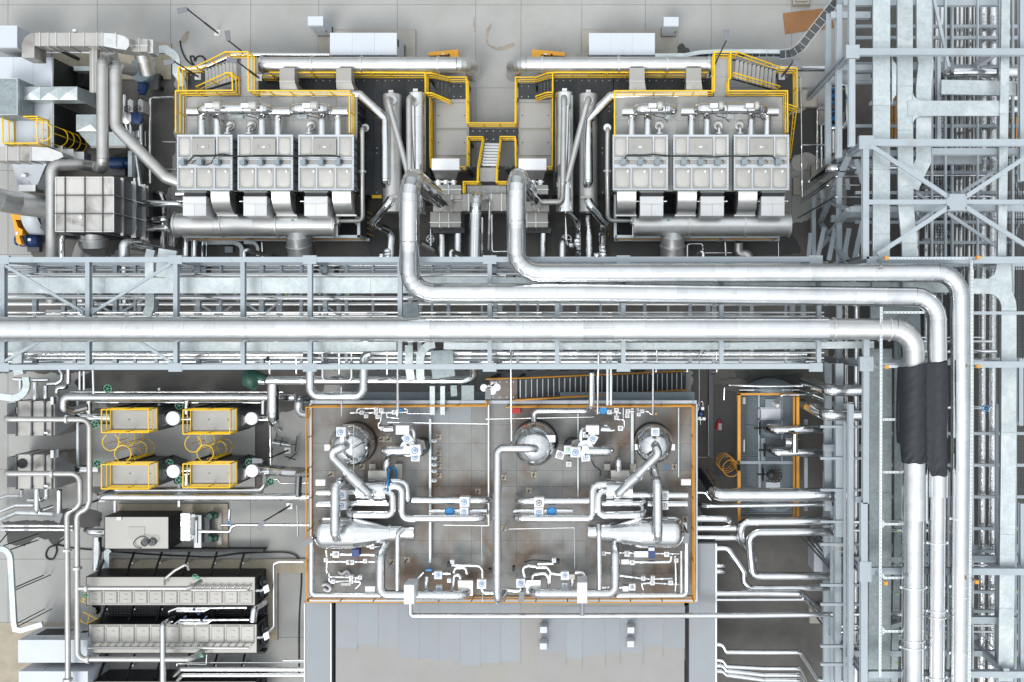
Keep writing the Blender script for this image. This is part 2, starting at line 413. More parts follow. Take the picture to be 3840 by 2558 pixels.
def lamp(label, top, h, head, hb=0.0, hl=.5, hw=.28, m='lamp_grey'):
 p = W(*top, h); hc = W(*head, h + .03); b = Vector((p.x, p.y, hb))
 t = thing('lamp_post', label, 'lamp', b, 'slim lamp posts')
 MB().box(p.x - .16, p.y - .16, p.x + .16, p.y + .16, hb, hb + .03).build('base_plate', 'satin', t)
 inst('pole', 'tube', 'dark_steel' if m == 'lamp_grey' else m, b, b.lerp(p, .45), .055, t)
 inst('pole', 'tube', 'dark_steel' if m == 'lamp_grey' else m, b.lerp(p, .45), p, .038, t)
 d = Vector((hc.x - p.x, hc.y - p.y, 0)); d = d.normalized() if d.length > 1e-3 else Vector((-1,0,0)); sd_ = Vector((-d.y, d.x, 0))
 a = p + Vector((0,0, .03)); e = a + d * hl; up = Vector((0,0, .045))
 MB().hull8([a - sd_ * hw * .38 + up, e - sd_ * hw * .5 + up, e + sd_ * hw * .5 + up, a + sd_ * hw * .38 + up],
               [a - sd_ * hw * .38, e - sd_ * hw * .5 , e + sd_ * hw * .5, a + sd_ * hw * .38]).build('lamp_head', m, t)
 MB().bar(a - d * .06 + Vector((0,0,-.01)), a + d * .12 + Vector((0,0,-.01)), .08, .06).build('bracket', 'dark_steel', t)
 return t
def wheel(c, r_, m, parent, nrm=(0,0,1), name='handwheel'):
 c = Vector(c); nrm = Vector(nrm).normalized(); b = MB().torus(c, nrm, r_, r_ * .12,18,5); u, w = frame(nrm)
 for k in range(5):
  a = k * 2 * math.pi / 5; b.bar(c, c + (u * math.cos(a) + w * math.sin(a)) * r_, r_ * .13, r_ * .1, nrm)
 b.cyl(c - nrm * r_ * .9, c + nrm * r_ * .25, r_ * .17, seg=8)
 return b.build(name, m, parent, 40)
def rope(label, m, r_, pts, name='cable', cat='cable', group=None, close=False):
 P = [W(*p) if not isinstance(p, Vector) else p for p in pts]
 out = []
 for i in range(len(P) - 1):
  p0 = P[max(i-1,0)]; p1 = P[i]; p2 = P[i+1]; p3 = P[min(i+2, len(P)-1)]
  for j in range(5):
   t = j / 5
   out.append(.5 * ((2*p1) + (p2-p0)*t + (2*p0-5*p1+4*p2-p3)*t*t + (3*p1-p0-3*p2+p3)*t**3))
 out.append(P[-1])
 o = tube_mb(MB(), out, r_, 6).build(name, m, None, 60)
 return tag(o, label, cat, group)
def pblock(name, label, cat, m, px0, py0, px1, py1, zt, zb, group=None):
 return tag(MB().pbox(px0, py0, px1, py1, zt, zb).build(name, m), label, cat, group)
gnd = structure('ground', MB().box(-220,-220,220,220,-.4,-.03), 'joint')
org(0,0,1.0)
gx = [-420,-120,30,365,640,940,1195,1490,1784,1954,2182,2420,2667,2969,3270,3570,3870,4170,4470]
gy = [-500,-260,18,330,640,955,1270,1500,1760,2097,2390,2680,2980]
slab_mesh = {}
for i in range(len(gx) - 1):
 for j in range(len(gy) - 1):
  a = W(gx[i], gy[j], 0); b = W(gx[i+1], gy[j+1], 0)
  g = .005; c = .006
  w_, h_ = (b.x - a.x) / 2 - g, (a.y - b.y) / 2 - g
  key = (round(w_, 3), round(h_, 3))
  if key not in slab_mesh:
   mb = MB().hull8([(-w_+c, -h_+c, 0),(w_-c, -h_+c, 0),(w_-c, h_-c, 0),(-w_+c, h_-c, 0)],
       [(-w_, -h_, -.026),(w_, -h_, -.026),(w_, h_, -.026),(-w_, h_, -.026)])
   me = bpy.data.meshes.new('slab'); me.from_pydata(mb.v, [], mb.f); me.materials.append(M['concrete']); slab_mesh[key] = me
  o = bpy.data.objects.new('concrete_slab', slab_mesh[key]); COL.objects.link(o); o.parent = gnd
  o.location = Vector(((a.x + b.x) / 2,(a.y + b.y) / 2,0)) - BASE['ground']
BZ = [.003]
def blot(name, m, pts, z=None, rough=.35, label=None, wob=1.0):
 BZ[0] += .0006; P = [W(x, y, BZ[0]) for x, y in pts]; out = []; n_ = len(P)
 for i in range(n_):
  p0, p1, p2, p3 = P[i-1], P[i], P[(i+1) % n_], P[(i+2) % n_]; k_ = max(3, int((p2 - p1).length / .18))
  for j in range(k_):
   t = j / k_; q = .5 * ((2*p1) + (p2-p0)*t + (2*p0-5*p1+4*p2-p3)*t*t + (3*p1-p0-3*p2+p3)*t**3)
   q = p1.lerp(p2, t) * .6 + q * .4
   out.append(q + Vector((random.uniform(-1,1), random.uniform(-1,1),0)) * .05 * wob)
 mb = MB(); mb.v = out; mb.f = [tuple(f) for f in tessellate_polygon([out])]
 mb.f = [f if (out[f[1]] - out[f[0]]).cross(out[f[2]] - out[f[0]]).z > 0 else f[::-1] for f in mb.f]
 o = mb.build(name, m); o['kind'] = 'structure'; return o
org(2100,0)
blot('wet_shade_patch', 'wet_shade', [(1040,465),(1042,420),(1060,390),(1085,385),(1110,420),(1140,430),(1152,460),(1100,480)])
blot('wet_shade_patch', 'wet_shade', [(2030,1010),(2130,1000),(2190,940),(2330,980),(2354,1300),(2320,1420),(2200,1330),(2060,1370),(2020,1450)])
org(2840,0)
blot('wet_shade_patch', 'wet_shade', [(300,1060),(430,1055),(520,1120),(640,1090),(820,1100),(880,1060),(1000,980),(990,1240),(800,1300),(600,1400),(420,1345),(310,1360)])
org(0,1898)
blot('wet_shade_patch', 'wet_shade', [(60,250),(70,340),(210,350),(330,280),(420,300),(480,350),(560,260),(680,200),(880,180),(900,60),(700,10),(560,20),(480,120),(240,130),(20,140)])
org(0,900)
blot('wet_shade_patch', 'wet_shade', [(840,1150),(910,1150),(915,1245),(950,1290),(700,1320),(660,1240)])
blot('wet_shade_patch', 'wet_shade', [(960,1260),(1300,1262),(1420,1282),(1900,1240),(2100,1290),(2300,1260),(2354,1380),(1500,1400),(960,1390)])
org(600,0)
blot('rust_mark', 'rust_stain', [(190,330),(230,290),(265,270),(250,340),(210,380),(180,370)])
org(1400,0)
blot('rust_mark', 'rust_stain', [(1010,240),(1050,200),(1030,260),(1005,320),(1020,390),(1090,425),(1180,395),(1245,380),(1240,410),(1160,440),(1060,438),(1000,380),(990,300)])
blot('rust_mark', 'rust_stain', [(884,125),(892,170),(902,230),(890,285),(882,200)])
org(2200,450)
org(0,0,1.0)
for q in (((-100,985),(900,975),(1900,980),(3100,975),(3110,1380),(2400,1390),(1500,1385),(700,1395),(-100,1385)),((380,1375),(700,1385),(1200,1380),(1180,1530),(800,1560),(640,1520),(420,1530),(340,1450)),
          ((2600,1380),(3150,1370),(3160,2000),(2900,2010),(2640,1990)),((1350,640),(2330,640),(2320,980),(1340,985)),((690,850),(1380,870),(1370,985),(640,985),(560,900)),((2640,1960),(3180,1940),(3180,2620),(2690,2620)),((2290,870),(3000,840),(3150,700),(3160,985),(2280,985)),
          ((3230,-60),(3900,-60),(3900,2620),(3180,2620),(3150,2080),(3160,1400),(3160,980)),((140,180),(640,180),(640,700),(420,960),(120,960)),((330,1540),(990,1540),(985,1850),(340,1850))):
 blot('damp_shade_patch', 'damp_shade', q, wob=2)  # damp ground plus shade of racks and blocks painted as darker concrete
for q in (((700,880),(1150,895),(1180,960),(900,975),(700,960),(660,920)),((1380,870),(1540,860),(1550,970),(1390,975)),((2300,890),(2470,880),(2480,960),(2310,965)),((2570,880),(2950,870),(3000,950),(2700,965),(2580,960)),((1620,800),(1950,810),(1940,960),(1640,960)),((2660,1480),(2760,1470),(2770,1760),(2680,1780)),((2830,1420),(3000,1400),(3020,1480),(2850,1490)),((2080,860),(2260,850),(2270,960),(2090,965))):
 blot('wet_shade_patch', 'wet_shade', q)  # shade below the engine blocks painted as near-black wet ground
def plinth(m, *a, name='concrete_plinth'):
 mb = MB().pbox(*a); o = mb.build(name, m); o['kind'] = 'structure'; return o
org(600,0); plinth('pad', 1400,263,2255,560, .13,0)
org(2100,0); plinth('pad', 193,263,1035,560, .13,0)
plinth('pad', -30,473,150,505, .10,0)
org(0,1898)
plinth('beige_pad', 975,470,2700,590, .16,0); plinth('beige_pad', 1040,-20,2010,60, .15,0); plinth('beige_pad', 1900,20,2010,380, .155,0)
plinth('beige_pad', -300,1030,700,1900, .03,0)
org(900,1898); plinth('beige_pad', 215,470,330,1185, .17,0)
org(0,1400); plinth('concrete', 250,450,2250,1000, .12,0)
org(0,0); plinth('beige_pad', 370,380,1510,700, .1,0)
org(2560,1350); plinth('pad', 120,855,235,865, .1,0); 
org(1800,1898,1.345)
bz = 4.6
bld = thing('building', 'flat grey felt roofed building carrying the raised platform at the bottom of the photo', 'building', (W(600,700,0)))
def roofpart(name, m, x0, y0, x1, y1, zt, zb=0): return MB().pbox(x0, y0, x1, y1, zt, zb).build(name, m, bld)
org(900,1898)
roofpart('roof', 'roof_old', 845,845,3922,1900, bz)
roofpart('parapet_roof', 'roof_grey', 568,845,803,1900, bz + .02)
org(1800,1898,1.345)
roofpart('parapet_roof', 'roof_grey', 1055,190,1192,1100, bz + .02)
roofpart('edge_flashing', 'strut', 1187,190,1195,1100, bz + .08, bz - .1)
org(900,1898)
roofpart('gutter', 'black', 803,860,845,1900, bz - .6)
roofpart('edge_flashing', 'strut', 566,860,573,1900, bz + .07, bz - .1)
roofpart('edge_flashing', 'strut', 798,860,806,1900, bz + .07, bz - .1)
org(1800,1898,1.345); roofpart('gutter', 'black', 1030,500,1055,1100, bz - .6)
org(900,1898)
edges = [848,1030,1213,1395,1575,1752,1935,2118,2295,2470]
bots = [1250,1225,1245,1340,1345,1360,1405,1385,1370]
for k in range(9):
 mb = MB().pbox(edges[k] + 1,858, edges[k+1] + 8, bots[k], bz + .012 + .006 * (k % 2), bz)
 mb.build('roofing_sheet', 'roof_grey', bld)
 MB().pbox(edges[k+1] + 4,858, edges[k+1] + 7, bots[k] + 20, bz + .024, bz).build('sheet_seam', 'roof_old', bld)
org(1800,1898,1.345)
e2 = [315,432,512,630,705,820,920,1030]; b2 = [738,768,752,735,740,702,715]
for k in range(7):
 MB().pbox(e2[k] + 1,505, e2[k+1] + 4, b2[k], bz + .012 + .006 * (k % 2), bz).build('roofing_sheet', 'roof_grey', bld)
 MB().pbox(e2[k+1] + 2,505, e2[k+1] + 4, b2[k] + 60, bz + .024, bz).build('sheet_seam', 'roof_old', bld)
for (x, y, nm) in ((303,610, 'upper left'),(302,693, 'lower left'),(744,612, 'upper right'),(743,682, 'lower right')):
 b0 = W(x + 17, y + 15, bz + .03)
 t = thing('roof_vent', f'small square grey roof vent, {nm} of the four on the flat roof', 'vent', b0, 'square vents on the flat roof')
 MB().pbox(x, y, x + 34, y + 30, bz + .75, bz + .02).build('hood', 'cabinet', t)
 MB().pbox(x - 6, y - 14, x + 42, y + 24, bz + .05, bz + .02).build('curb', 'roof_old', t)
ZR = 9.6
rack = thing('pipe_rack', 'long grey steel pipe rack crossing the whole plant under the big silver pipes', 'pipe rack', W(0,0,0) * 0)
def beam(p, q, w=.26, d=.26, nm='beam', m='steel', par=None): return MB().ibeam(p, q, w, d).build(nm, m, par or rack)
org(0,0,1.0)
yt, yb = 974,1378
xs = [8,327,657,909,1161,1499,1836,2089,2338,2706,3072]
cols = [8,657,1161,1836,2338,3060]
beam(W(-200, yt, ZR), W(3085, yt - 2, ZR), .23, .26, 'chord'); beam(W(-200, yb, ZR), W(3085, yb - 4, ZR), .23, .26, 'chord')
for x in xs: beam(W(x, yt + 8, ZR - .01), W(x, yb - 8, ZR - .01), .19, .28)
for x in cols:
 for y in (yt, yb):
  a = W(x, y, ZR)
  MB().box(a.x - .3, a.y - .19, a.x + .3, a.y + .19, ZR - .16, ZR + .012).build('splice_plate', 'steel', rack)
  c = MB().box(a.x - .12, a.y - .012, a.x + .12, a.y + .012,0, ZR - .3).box(a.x - .125, a.y - .125, a.x - .105, a.y + .125,0, ZR - .3).box(a.x + .105, a.y - .125, a.x + .125, a.y + .125,0, ZR - .3)
  c.build('column', 'steel', rack)
  MB().box(a.x - .3, a.y - .3, a.x + .3, a.y + .3,0, .25).build('footing', 'pad', rack)
for z in (7.0,4.4):
 a, b = W(-200, yt, ZR), W(3080, yt, ZR); c, d = W(-200, yb, ZR), W(3080, yb, ZR)
 beam((a.x, a.y, z),(b.x, b.y, z), .2, .24, 'side_rail'); beam((c.x, c.y, z),(d.x, d.y, z), .2, .24, 'side_rail')
 beam((a.x, a.y - .25, z - .7),(b.x, b.y - .25, z - .7), .14, .18, 'side_rail'); beam((c.x, c.y + .25, z - .7),(d.x, d.y + .25, z - .7), .14, .18, 'side_rail')
 for x in cols + [327,909,1499,2089,2706]:
  q = W(x, yt, ZR); q2 = W(x, yb, ZR)
  beam((q.x, q.y - .1, z - .02),(q2.x, q2.y + .1, z - .02), .2, .22, 'floor_beam')
for k, x in enumerate((90,165,236,250,405,490,560,575,745,832,985,1065,1080,1245,1350,1415,1585,1650,1760,1925,2005,2160,2255,2430,2540,2610,2810,2890,2990)):
 z = 6.95 if k % 3 else 4.35; q = W(x, yt, ZR); q2 = W(x, yb, ZR); beam((q.x, q.y - .12, z),(q2.x, q2.y + .12, z), .1 + .05 * (k % 2), .14, 'floor_beam')
def brace(p, q, w=.12, d=.09, par=None, m='steel'): return MB().bar(p, q, w, d).build('brace', m, par or rack)
org(0,900)
brace(W(30,215, ZR - .08), W(740,640, ZR - .08)); brace(W(820,640, ZR - .08), W(1510,210, ZR - .08))
brace(W(25,1080, ZR - .08), W(380,880, ZR - .08)); brace(W(1200,880, ZR - .08), W(1525,1085, ZR - .08))
for z, k in ((7.0,0),(4.4,1)):
 for x0, x1 in ((8,327),(327,657),(657,909),(909,1161)):
  org(0,0,1.0); a = W(x0, yt + 10, ZR); b = W(x1,1180, ZR)
  if (x0 // 100 + k) % 2 == 0: brace((a.x, a.y, z - .15),(b.x, b.y, z - .15), .1, .08)
  else: brace((b.x, a.y, z - .15),(a.x, b.y, z - .15), .1, .08)
org(0,900)
for x, y in ((735,625),(822,625),(1505,235),(30,225)):
 p = W(x, y, ZR - .12); MB().box(p.x - .16, p.y - .14, p.x + .16, p.y + .14, ZR - .15, ZR - .13).build('gusset', 'steel', rack)
rack2 = thing('pipe_rack', 'tall grey steel pipe rack running top to bottom along the right edge', 'pipe rack', W(3400,1279,0))
ZS = 9.6
def b2m(px0, py0, px1, py1, h0, h1=None, w=.27, d=.3, nm='beam'): return beam(W(px0, py0, h0), W(px1, py1, h1 if h1 is not None else h0), w, d, nm, par=rack2)
def vcol(px, py, h, w=.26, hb=0.0, base=True):
 p = W(px, py, h)
 mb = MB().box(p.x - .012, p.y - w/2, p.x + .012, p.y + w/2, hb, h - .3).box(p.x - w/2, p.y - w/2, p.x + w/2, p.y - w/2 + .02, hb, h - .3).box(p.x - w/2, p.y + w/2 - .02, p.x + w/2, p.y + w/2, hb, h - .3)
 mb.build('column', 'steel', rack2)
 if base: MB().box(p.x - .45, p.y - .45, p.x + .45, p.y + .45,0, .35).build('footing', 'pad', rack2)
org(2840,0)
XW = 838
b2m(838,-60,838,395, ZS, w=.27); b2m(838,520,838,1290, ZS)
b2m(838,455,2354 + 60,455, ZS, w=.29); vcol(843,455, ZS)
for a in ((843,455),):
 p = W(*a, ZS); MB().box(p.x - .3, p.y - .3, p.x + .3, p.y + .3, ZS - .3, ZS + .02).build('node_plate', 'steel', rack2)
org(2840,500)
b2m(960,60,960,1110, ZS, w=.27)
b2m(965,80,2400,80, ZS, w=.30); vcol(963,80, ZS)
p = W(963,80, ZS); MB().box(p.x - .32, p.y - .3, p.x + .32, p.y + .3, ZS - .3, ZS + .02).build('node_plate', 'steel', rack2)
vcol(965,1100, ZS); b2m(965,1118,2400,1118, ZS, w=.30)
b2m(985,605,2400,605, ZS - .02, w=.2)
MB().pbox(1672,535,1850,680, ZS + .01, ZS - .02).build('gusset_plate', 'steel', rack2)
def br(px0, py0, px1, py1, h, w=.15): return MB().bar(W(px0, py0, h), W(px1, py1, h), w, .12).build('brace', 'steel', rack2)
br(1000,110,1690,565, ZS - .05, .19); br(1840,560,2400,190, ZS - .05, .19); br(1690,650,1060,1070, ZS - .05, .19); br(1835,650,2400,1010, ZS - .05, .19)
br(1790,530,2150,300,7.6); br(1400,525,1520,600,7.6); br(1400,800,1540,700,7.6); br(1680,705,2120,1005,7.6)
br(1400,720,1720,900,5.0); br(2230,310,2320,560,6.0, .1); br(2310,780,2230,1050,6.0, .1)
for z, off in ((4.8,0),):
 for py0, py1, o_ in ((-290,1640,0),):
  p0 = W(960, py0, ZS); p1 = W(960,3000, ZS)
  beam((p0.x, p0.y + 14, z),(p1.x, p1.y, z), .24, .26, 'side_girder', par=rack2)
for tile, px, py in (((2840,0),843,455),((2840,500),963,80),((2840,500),963,605),((2840,500),965,1118),((2840,900),965,1100),((2840,1898),955,600),((2840,1898),950,1480)):
 org(*tile); p = W(px, py, ZS)
 for z in (6.83,4.23):
  beam((p.x, p.y, z),(p.x + 20, p.y, z), .26, .28, 'floor_beam', par=rack2)
 for dx in (6.4, ):
  MB().box(p.x + dx - .13, p.y - .13, p.x + dx + .13, p.y + .13,0, ZS - .3).build('column', 'steel', rack2)
for (t1, a),(t2, b), z0, z1 in ((((2840,500),(963,80)),((2840,500),(963,605)),6.6, .4),(((2840,500),(965,1118)),((2840,500),(963,605)),6.6, .4)):
 org(*t1); p = W(*a, ZS); org(*t2); q = W(*b, ZS)
 MB().bar((p.x, p.y, z0),(q.x, q.y, z1), .14, .3,(1,0,0)).build('brace', 'steel', rack2)
 MB().bar((p.x, (p.y*.5+q.y*.5), z1),(q.x, q.y, z0), .14, .3,(1,0,0)).build('brace', 'steel', rack2)
org(2840,900)
vcol(965,1100, ZS); b2m(965,870,960,2330, ZS, w=.27)
p = W(965,1095, ZS); MB().box(p.x - .3, p.y - .32, p.x + .3, p.y + .32, ZS - .3, ZS + .02).build('node_plate', 'steel', rack2)
b2m(1890,1100,2420,1100, ZS, w=.28); b2m(1000,1105,1250,1105, ZS - .3, w=.2)
b2m(1890,645,2420,645, ZS - .6, w=.14, d=.14)
b2m(2330,1050,2330,1640,8.2, w=.2); 
org(2840,1898)
b2m(945,-30,945,1700, ZS, w=.3); vcol(955,600, ZS); vcol(945,1480, ZS)
p = W(955,580, ZS); MB().box(p.x - .26, p.y - .45, p.x + .26, p.y + .45, ZS - .3, ZS + .02).build('node_plate', 'steel', rack2)
b2m(985,575,2420,582, ZS - .28, w=.29); b2m(980,1490,2420,1490, ZS - .28, w=.29)
b2m(1890,470,2110,470,8.4, w=.3); b2m(1890,1010,2340,1010,8.4, w=.3)
b2m(980,1130,1280,1040,7.2, w=.2); 
b2m(2340,-20,2340,1700,8.8, w=.16)
b2m(828,-900,828,1700,8.0, w=.24); b2m(715,-900,715,1700,5.6, w=.3); b2m(615,-300,615,1560,3.4, w=.3)
for (x, h, y0, y1, w_) in ((775,6.9,-900,1700, .12),(660,4.4,-700,1650, .14),(1140,6.4,-900,1700, .1),(1215,5.2,-900,1700, .14),(1480,7.4,-300,1700, .12),(1690,7.4,-300,1700, .12),(1905,7.8,-900,1700, .08),(2120,8.0,-900,1700, .12),(2280,7.6,-900,1700, .12)):
 b2m(x, y0, x, y1, h, w=w_, d=.16)
for y in (-700,-420,-140,140,340,700,870,1240,1400):
 b2m(560, y, 940, y, 6.6, w=.12, d=.16); b2m(980, y + 60,2400, y + 60,5.9, w=.14, d=.18)
for y in (300,600,920,1180): br(730, y, 790, y + 90,5.0, .1)
org(2840,0)
b2m(630,120,630,1450,4.3, w=.26); b2m(725,40,725,1390,6.9, w=.26)
b2m(650,130,1000,130,6.86, w=.3); b2m(660,680,1000,680,5.6, w=.3); b2m(760,20,2200,20,6.86, w=.28)
b2m(1540,1335,2354,1335,8.6, w=.28); b2m(1500,1415,1980,1415,6.4, w=.34); b2m(760,580,1740,580,6.4, w=.34)
b2m(1540,905,1000,905,7.4, w=.16); b2m(1605,480,1605,1300,8.0, w=.16)
br(1555,-20,1690,590,8.3, .13)
b2m(2340,-50,2340,1600,8.8, w=.2)
for (x, h, w_) in ((1545,7.8, .1),(1665,7.2, .1),(1725,6.2, .12),(1950,7.6, .08),(2145,7.8, .12),(2260,7.4, .1)): b2m(x, -60, x, 2600, h, w=w_, d=.16)
for y in (230,330,620,1110,1520,1700,1960,2140): b2m(870, y, 2400, y, 5.7, w=.14, d=.18)
org(2840,500)
b2m(1380,655,2350,655,8.6, w=.3); b2m(1470,470,1740,470,4.6, w=.16); b2m(1470,940,1740,940,4.2, w=.16)
b2m(500,560,500,1110,1.5, w=.2)
for (x0, y0, x1, y1, z) in ((560,500,600,690,1.6),(640,430,690,610,2.8),(790,400,800,500,4.0),(870,230,930,440,6.2),(450,1100,470,880,1.5),(530,1100,590,830,2.6),(630,1120,690,820,4.0),(760,1120,810,840,5.2),(860,1100,930,780,6.6)):
 br(x0, y0, x1, y1, z, .22)
b2m(660,750,930,750,3.6, w=.34); b2m(750,710,930,710,4.6, w=.36); b2m(860,658,930,658,6.2, w=.3)
org(2840,500)
for (ax, ay, bx, by, zz) in ((1130,950,2400,6300,2.6),(1540,-1300,1980,950,2.4)):
 g0, g1 = W(ax, ay - 0, zz), W(bx, by, zz); gm = MB(); x = g0.x
 while x < g1.x: gm.box(x - .007, g1.y, x + .007, g0.y, zz - .04, zz); x += .1
 y = g0.y
 while y > g1.y: gm.box(g0.x, y - .01, g1.x, y + .01, zz - .035, zz + .002); y -= .3
 o = gm.build('grating', 'dark_steel', rack2); o['kind'] = 'stuff'
g0, g1 = W(1540,-400,5.4), W(1740,2000,5.4)
gm = MB(); 
for i in range(9):
 x = g0.x + (g1.x - g0.x) * i / 8; gm.bar((x, g0.y, 5.4),(x, g1.y, 5.4), .02, .05)
k = 0; y = g0.y
while y > g1.y: gm.bar((g0.x, y, 5.4),(g1.x, y, 5.4), .015, .04); y -= .14
o = gm.build('grating', 'dark_steel', rack2); o['kind'] = 'stuff'
g0, g1 = W(2200,-700,6.6), W(2360,2000,6.6); gm = MB(); y = g0.y
for i in range(9):
 x = g0.x + (g1.x - g0.x) * i / 8; gm.bar((x, g0.y, 6.6),(x, g1.y, 6.6), .02, .05)
while y > g1.y: gm.bar((g0.x, y, 6.6),(g1.x, y, 6.6), .015, .04); y -= .14
o = gm.build('grating', 'dark_steel', rack2); o['kind'] = 'stuff'
HP = 10.15
org(1350,450)
pipe('big silver pipe rising beside the left hopper and bending east, middle of the three', 'clad', .865,
     [(745,737,3.3),(437,478,11.6),(435,1100,11.2),(435,1530, HP),(1200,1530, HP),(2000,1530, HP), V((2840,900),1585,505, HP), V((2840,900),1590,1400, HP), V((2840,900),1592,1750, HP)], bend=1.15, sec=1.35)
org(1350,450)
pipe('big silver pipe rising beside the right hopper, uppermost of the three on the rack', 'clad', .835,
     [(1540,722,3.3),(1380,478,11.6),(1380,900,11.2),(1380,1352, HP),(2000,1352, HP), V((2840,900),1785,290, HP), V((2840,900),1795,1500, HP), V((2840,1898),1775,1800, HP)], bend=1.2, sec=1.35)
org(0,900)
pC = pipe('thickest silver pipe running in from the left edge, lowest of the three', 'clad', 225,
     [(-500,788, HP), V((2840,900),618,790, HP)], sec=1.35)
org(2840,900)
pD = pipe('bare flanged end piece of the thickest pipe curving down under the black tarpaulin', 'satin', 190,
     [(615,788, HP),(1170,788, HP),(1383,800, HP),(1383,1150, HP),(1380,1700, HP)], bend=1.35, sec=2.2)
for x, nm in ((672,0),(1075,0),(1165,0)): flange(x, 788, HP, (1,0,0), .54, pD, 'satin', .05)
org(2840,1898)
pE = pipe('silver pipe continuing straight down from the tarpaulin, thickest of the lower three', 'clad', 195, [(1380,-460, HP),(1370,1800, HP)], sec=1.35)
p0 = W(1388,-200, HP); 
MB().cyl(W(1388,-392, HP), W(1388,115, HP), .57, seg=36).build('jacket_sleeve', 'clad', pE, 30)
flange(1373,1175, HP, (0,1,0), .54, pE)
pF = pipe('silver pipe continuing down beside the thickest one below the tarpaulin', 'clad', 152, [(1592,-460, HP),(1575,1800, HP)], sec=1.35)
org(2560,1350); MB().cyl(W(2252,960, HP), W(2250,1205, HP), .46, seg=36).build('jacket_sleeve', 'clad', pF, 30); org(2840,1898)
flange(1583,975, HP, (0,1,0), .44, pF)
for (x, y, rr, par) in ((1375,715, .53, pE),(1368,1240, .53, pE),(1583,322, .42, pF),(1580,920, .42, pF),(1575,1508, .42, pF),(1785,108, .42, pF),(1785,705, .42, pF),(1783,1292, .42, pF)):
 c = W(x, y, HP); b = MB().cyl(c + Vector((0, .035,0)), c - Vector((0, .035,0)), rr, seg=32)
 for s in (-1,1): b.box(c.x + s * rr - .06, c.y - .05, c.x + s * rr + .06, c.y + .05, HP - .08, HP + .1)
 b.build('clamp', 'strut', par, 30)
flange(1785,790, HP, (0,1,0), .44, pF)
org(2560,1350)
def tarp():
 NXX, NYY = 44,70; b = MB(); rnd = random.Random(3)
 cC = W(2040,0, HP).x; cA = W(2255,0, HP).x; rC, rA = .615, .50
 for j in range(NYY + 1):
  v = j / NYY
  for i in range(NXX + 1):
   u = i / NXX
   yt_ = 62 - 62 * u + 6 * math.sin(u * 9)
   yb_ = 908 + 114 * min(1, max(0,(u - .5) / .12)) + 5 * math.sin(u * 23)
   left = 1928 - 14 * math.sin(v * 3.0) + (18 if v > .8 else 0); right = 2338 + 4 * math.sin(v * 7)
   px = left + (right - left) * u; py = yt_ + (yb_ - yt_) * v
   p = W(px, py, HP + .3)
   z = HP - .05
   for c, r_ in ((cC, rC),(cA, rA)):
    dx = (p.x - c) / r_
    if abs(dx) < 1: z = max(z, HP + r_ * math.sqrt(1 - dx * dx) + .015)
   mid = HP + .52 - .06 * abs(u - .5) + .012 * math.sin(v * 5)
   if .12 < u < .9: z = max(z, mid - .05)
   if v > .82: z += .035 * math.sin(u * 40 + v * 60) * (v - .82) * 5
   z += .010 * math.sin(u * 13 + v * 17) + .006 * math.sin(v * 61 + u * 22)
   if u < .015 or u > .985: z -= .15
   b.v.append(Vector((p.x, p.y, z)))
 for j in range(NYY):
  for i in range(NXX):
   a = j * (NXX + 1) + i; b.f.append((a, a + NXX + 1, a + NXX + 2, a + 1))
 return b
o = tarp().build('tarpaulin', 'tarp', None, 60)
sm = o.modifiers.new('thickness', 'SOLIDIFY'); sm.thickness = .012
tag(o, 'black cloth tarpaulin wrapped over two big silver pipes', 'tarpaulin')
def tray(label, m, pts, w, h, lid=.16, group='covered galvanised cable trays', seam=3.2):
 P = [W(x, y, h) for x, y in pts]; wd = Ln(w, h) / 2
 t = thing('cable_tray', label, 'cable tray', (P[0].x, P[0].y, h - lid), group)
 left, right = [], []
 for i in range(len(P)):
  d0 = (P[i] - P[i-1]).normalized() if i else None; d1 = (P[i+1] - P[i]).normalized() if i < len(P) - 1 else None
  d = ((d0 or d1) + (d1 or d0)).normalized(); n_ = Vector((-d.y, d.x, 0)); k = 1 / max(.5, n_.dot(Vector((-(d1 or d0).y, (d1 or d0).x, 0))))
  left.append(P[i] + n_ * wd * k); right.append(P[i] - n_ * wd * k)
 for i in range(len(P) - 1):
  L_ = (P[i+1] - P[i]).length; k = max(1, int(round(L_ / seam)))
  for j in range(k):
   f0, f1 = j / k, (j + 1) / k; g = .004 / L_ if L_ > 1.2 else 0
   q = [left[i].lerp(left[i+1], f0 + g), right[i].lerp(right[i+1], f0 + g), right[i].lerp(right[i+1], f1 - g), left[i].lerp(left[i+1], f1 - g)]
   dz = Vector((0,0, random.uniform(-.004, .004) if L_ > 1.2 else 0))
   MB().hull8([p + dz for p in q], [p - Vector((0,0, lid)) for p in q]).build('tray_cover', m, t)
 return t
def arc(cx, cy, r_, a0, a1, n_=7): return [(cx + r_ * math.cos(R(a0 + (a1 - a0) * k / n_)), cy + r_ * math.sin(R(a0 + (a1 - a0) * k / n_))) for k in range(n_ + 1)]
org(0,900)
tray('broad galvanised cable tray under the top beams, above the thickest pipe', 'galv', [(-60,402),(925,402),(2310,402),(3270,402),(5950,395),(6700,395),(8450,395)], 137,8.6)
tray('narrow smooth cable tray peeping out below the thickest pipe', 'galv', [(-60,930),(2360,932),(3100,935),(3500,925)], 100,8.4)
org(1800,900)
tray('spangled cable tray below the thickest pipe in the middle of the rack', 'galv', [(-320,935),(-100,938),(860,938),(2200,938),(3480,925)], 62,8.4)
org(900,900)
tray('S-bent cable tray dropping beside the U-shaped pipe loop', 'galv', arc(1720,1050,130,270,180,6)[0:] + [(1590,1200),(1600,1240)], 70,7.9)
tray('wide flared cable tray piece beside the curved tray below the rack', 'galv_dull', [(1780,975),(1785,1105),(1800,1215)], 200,8.0)
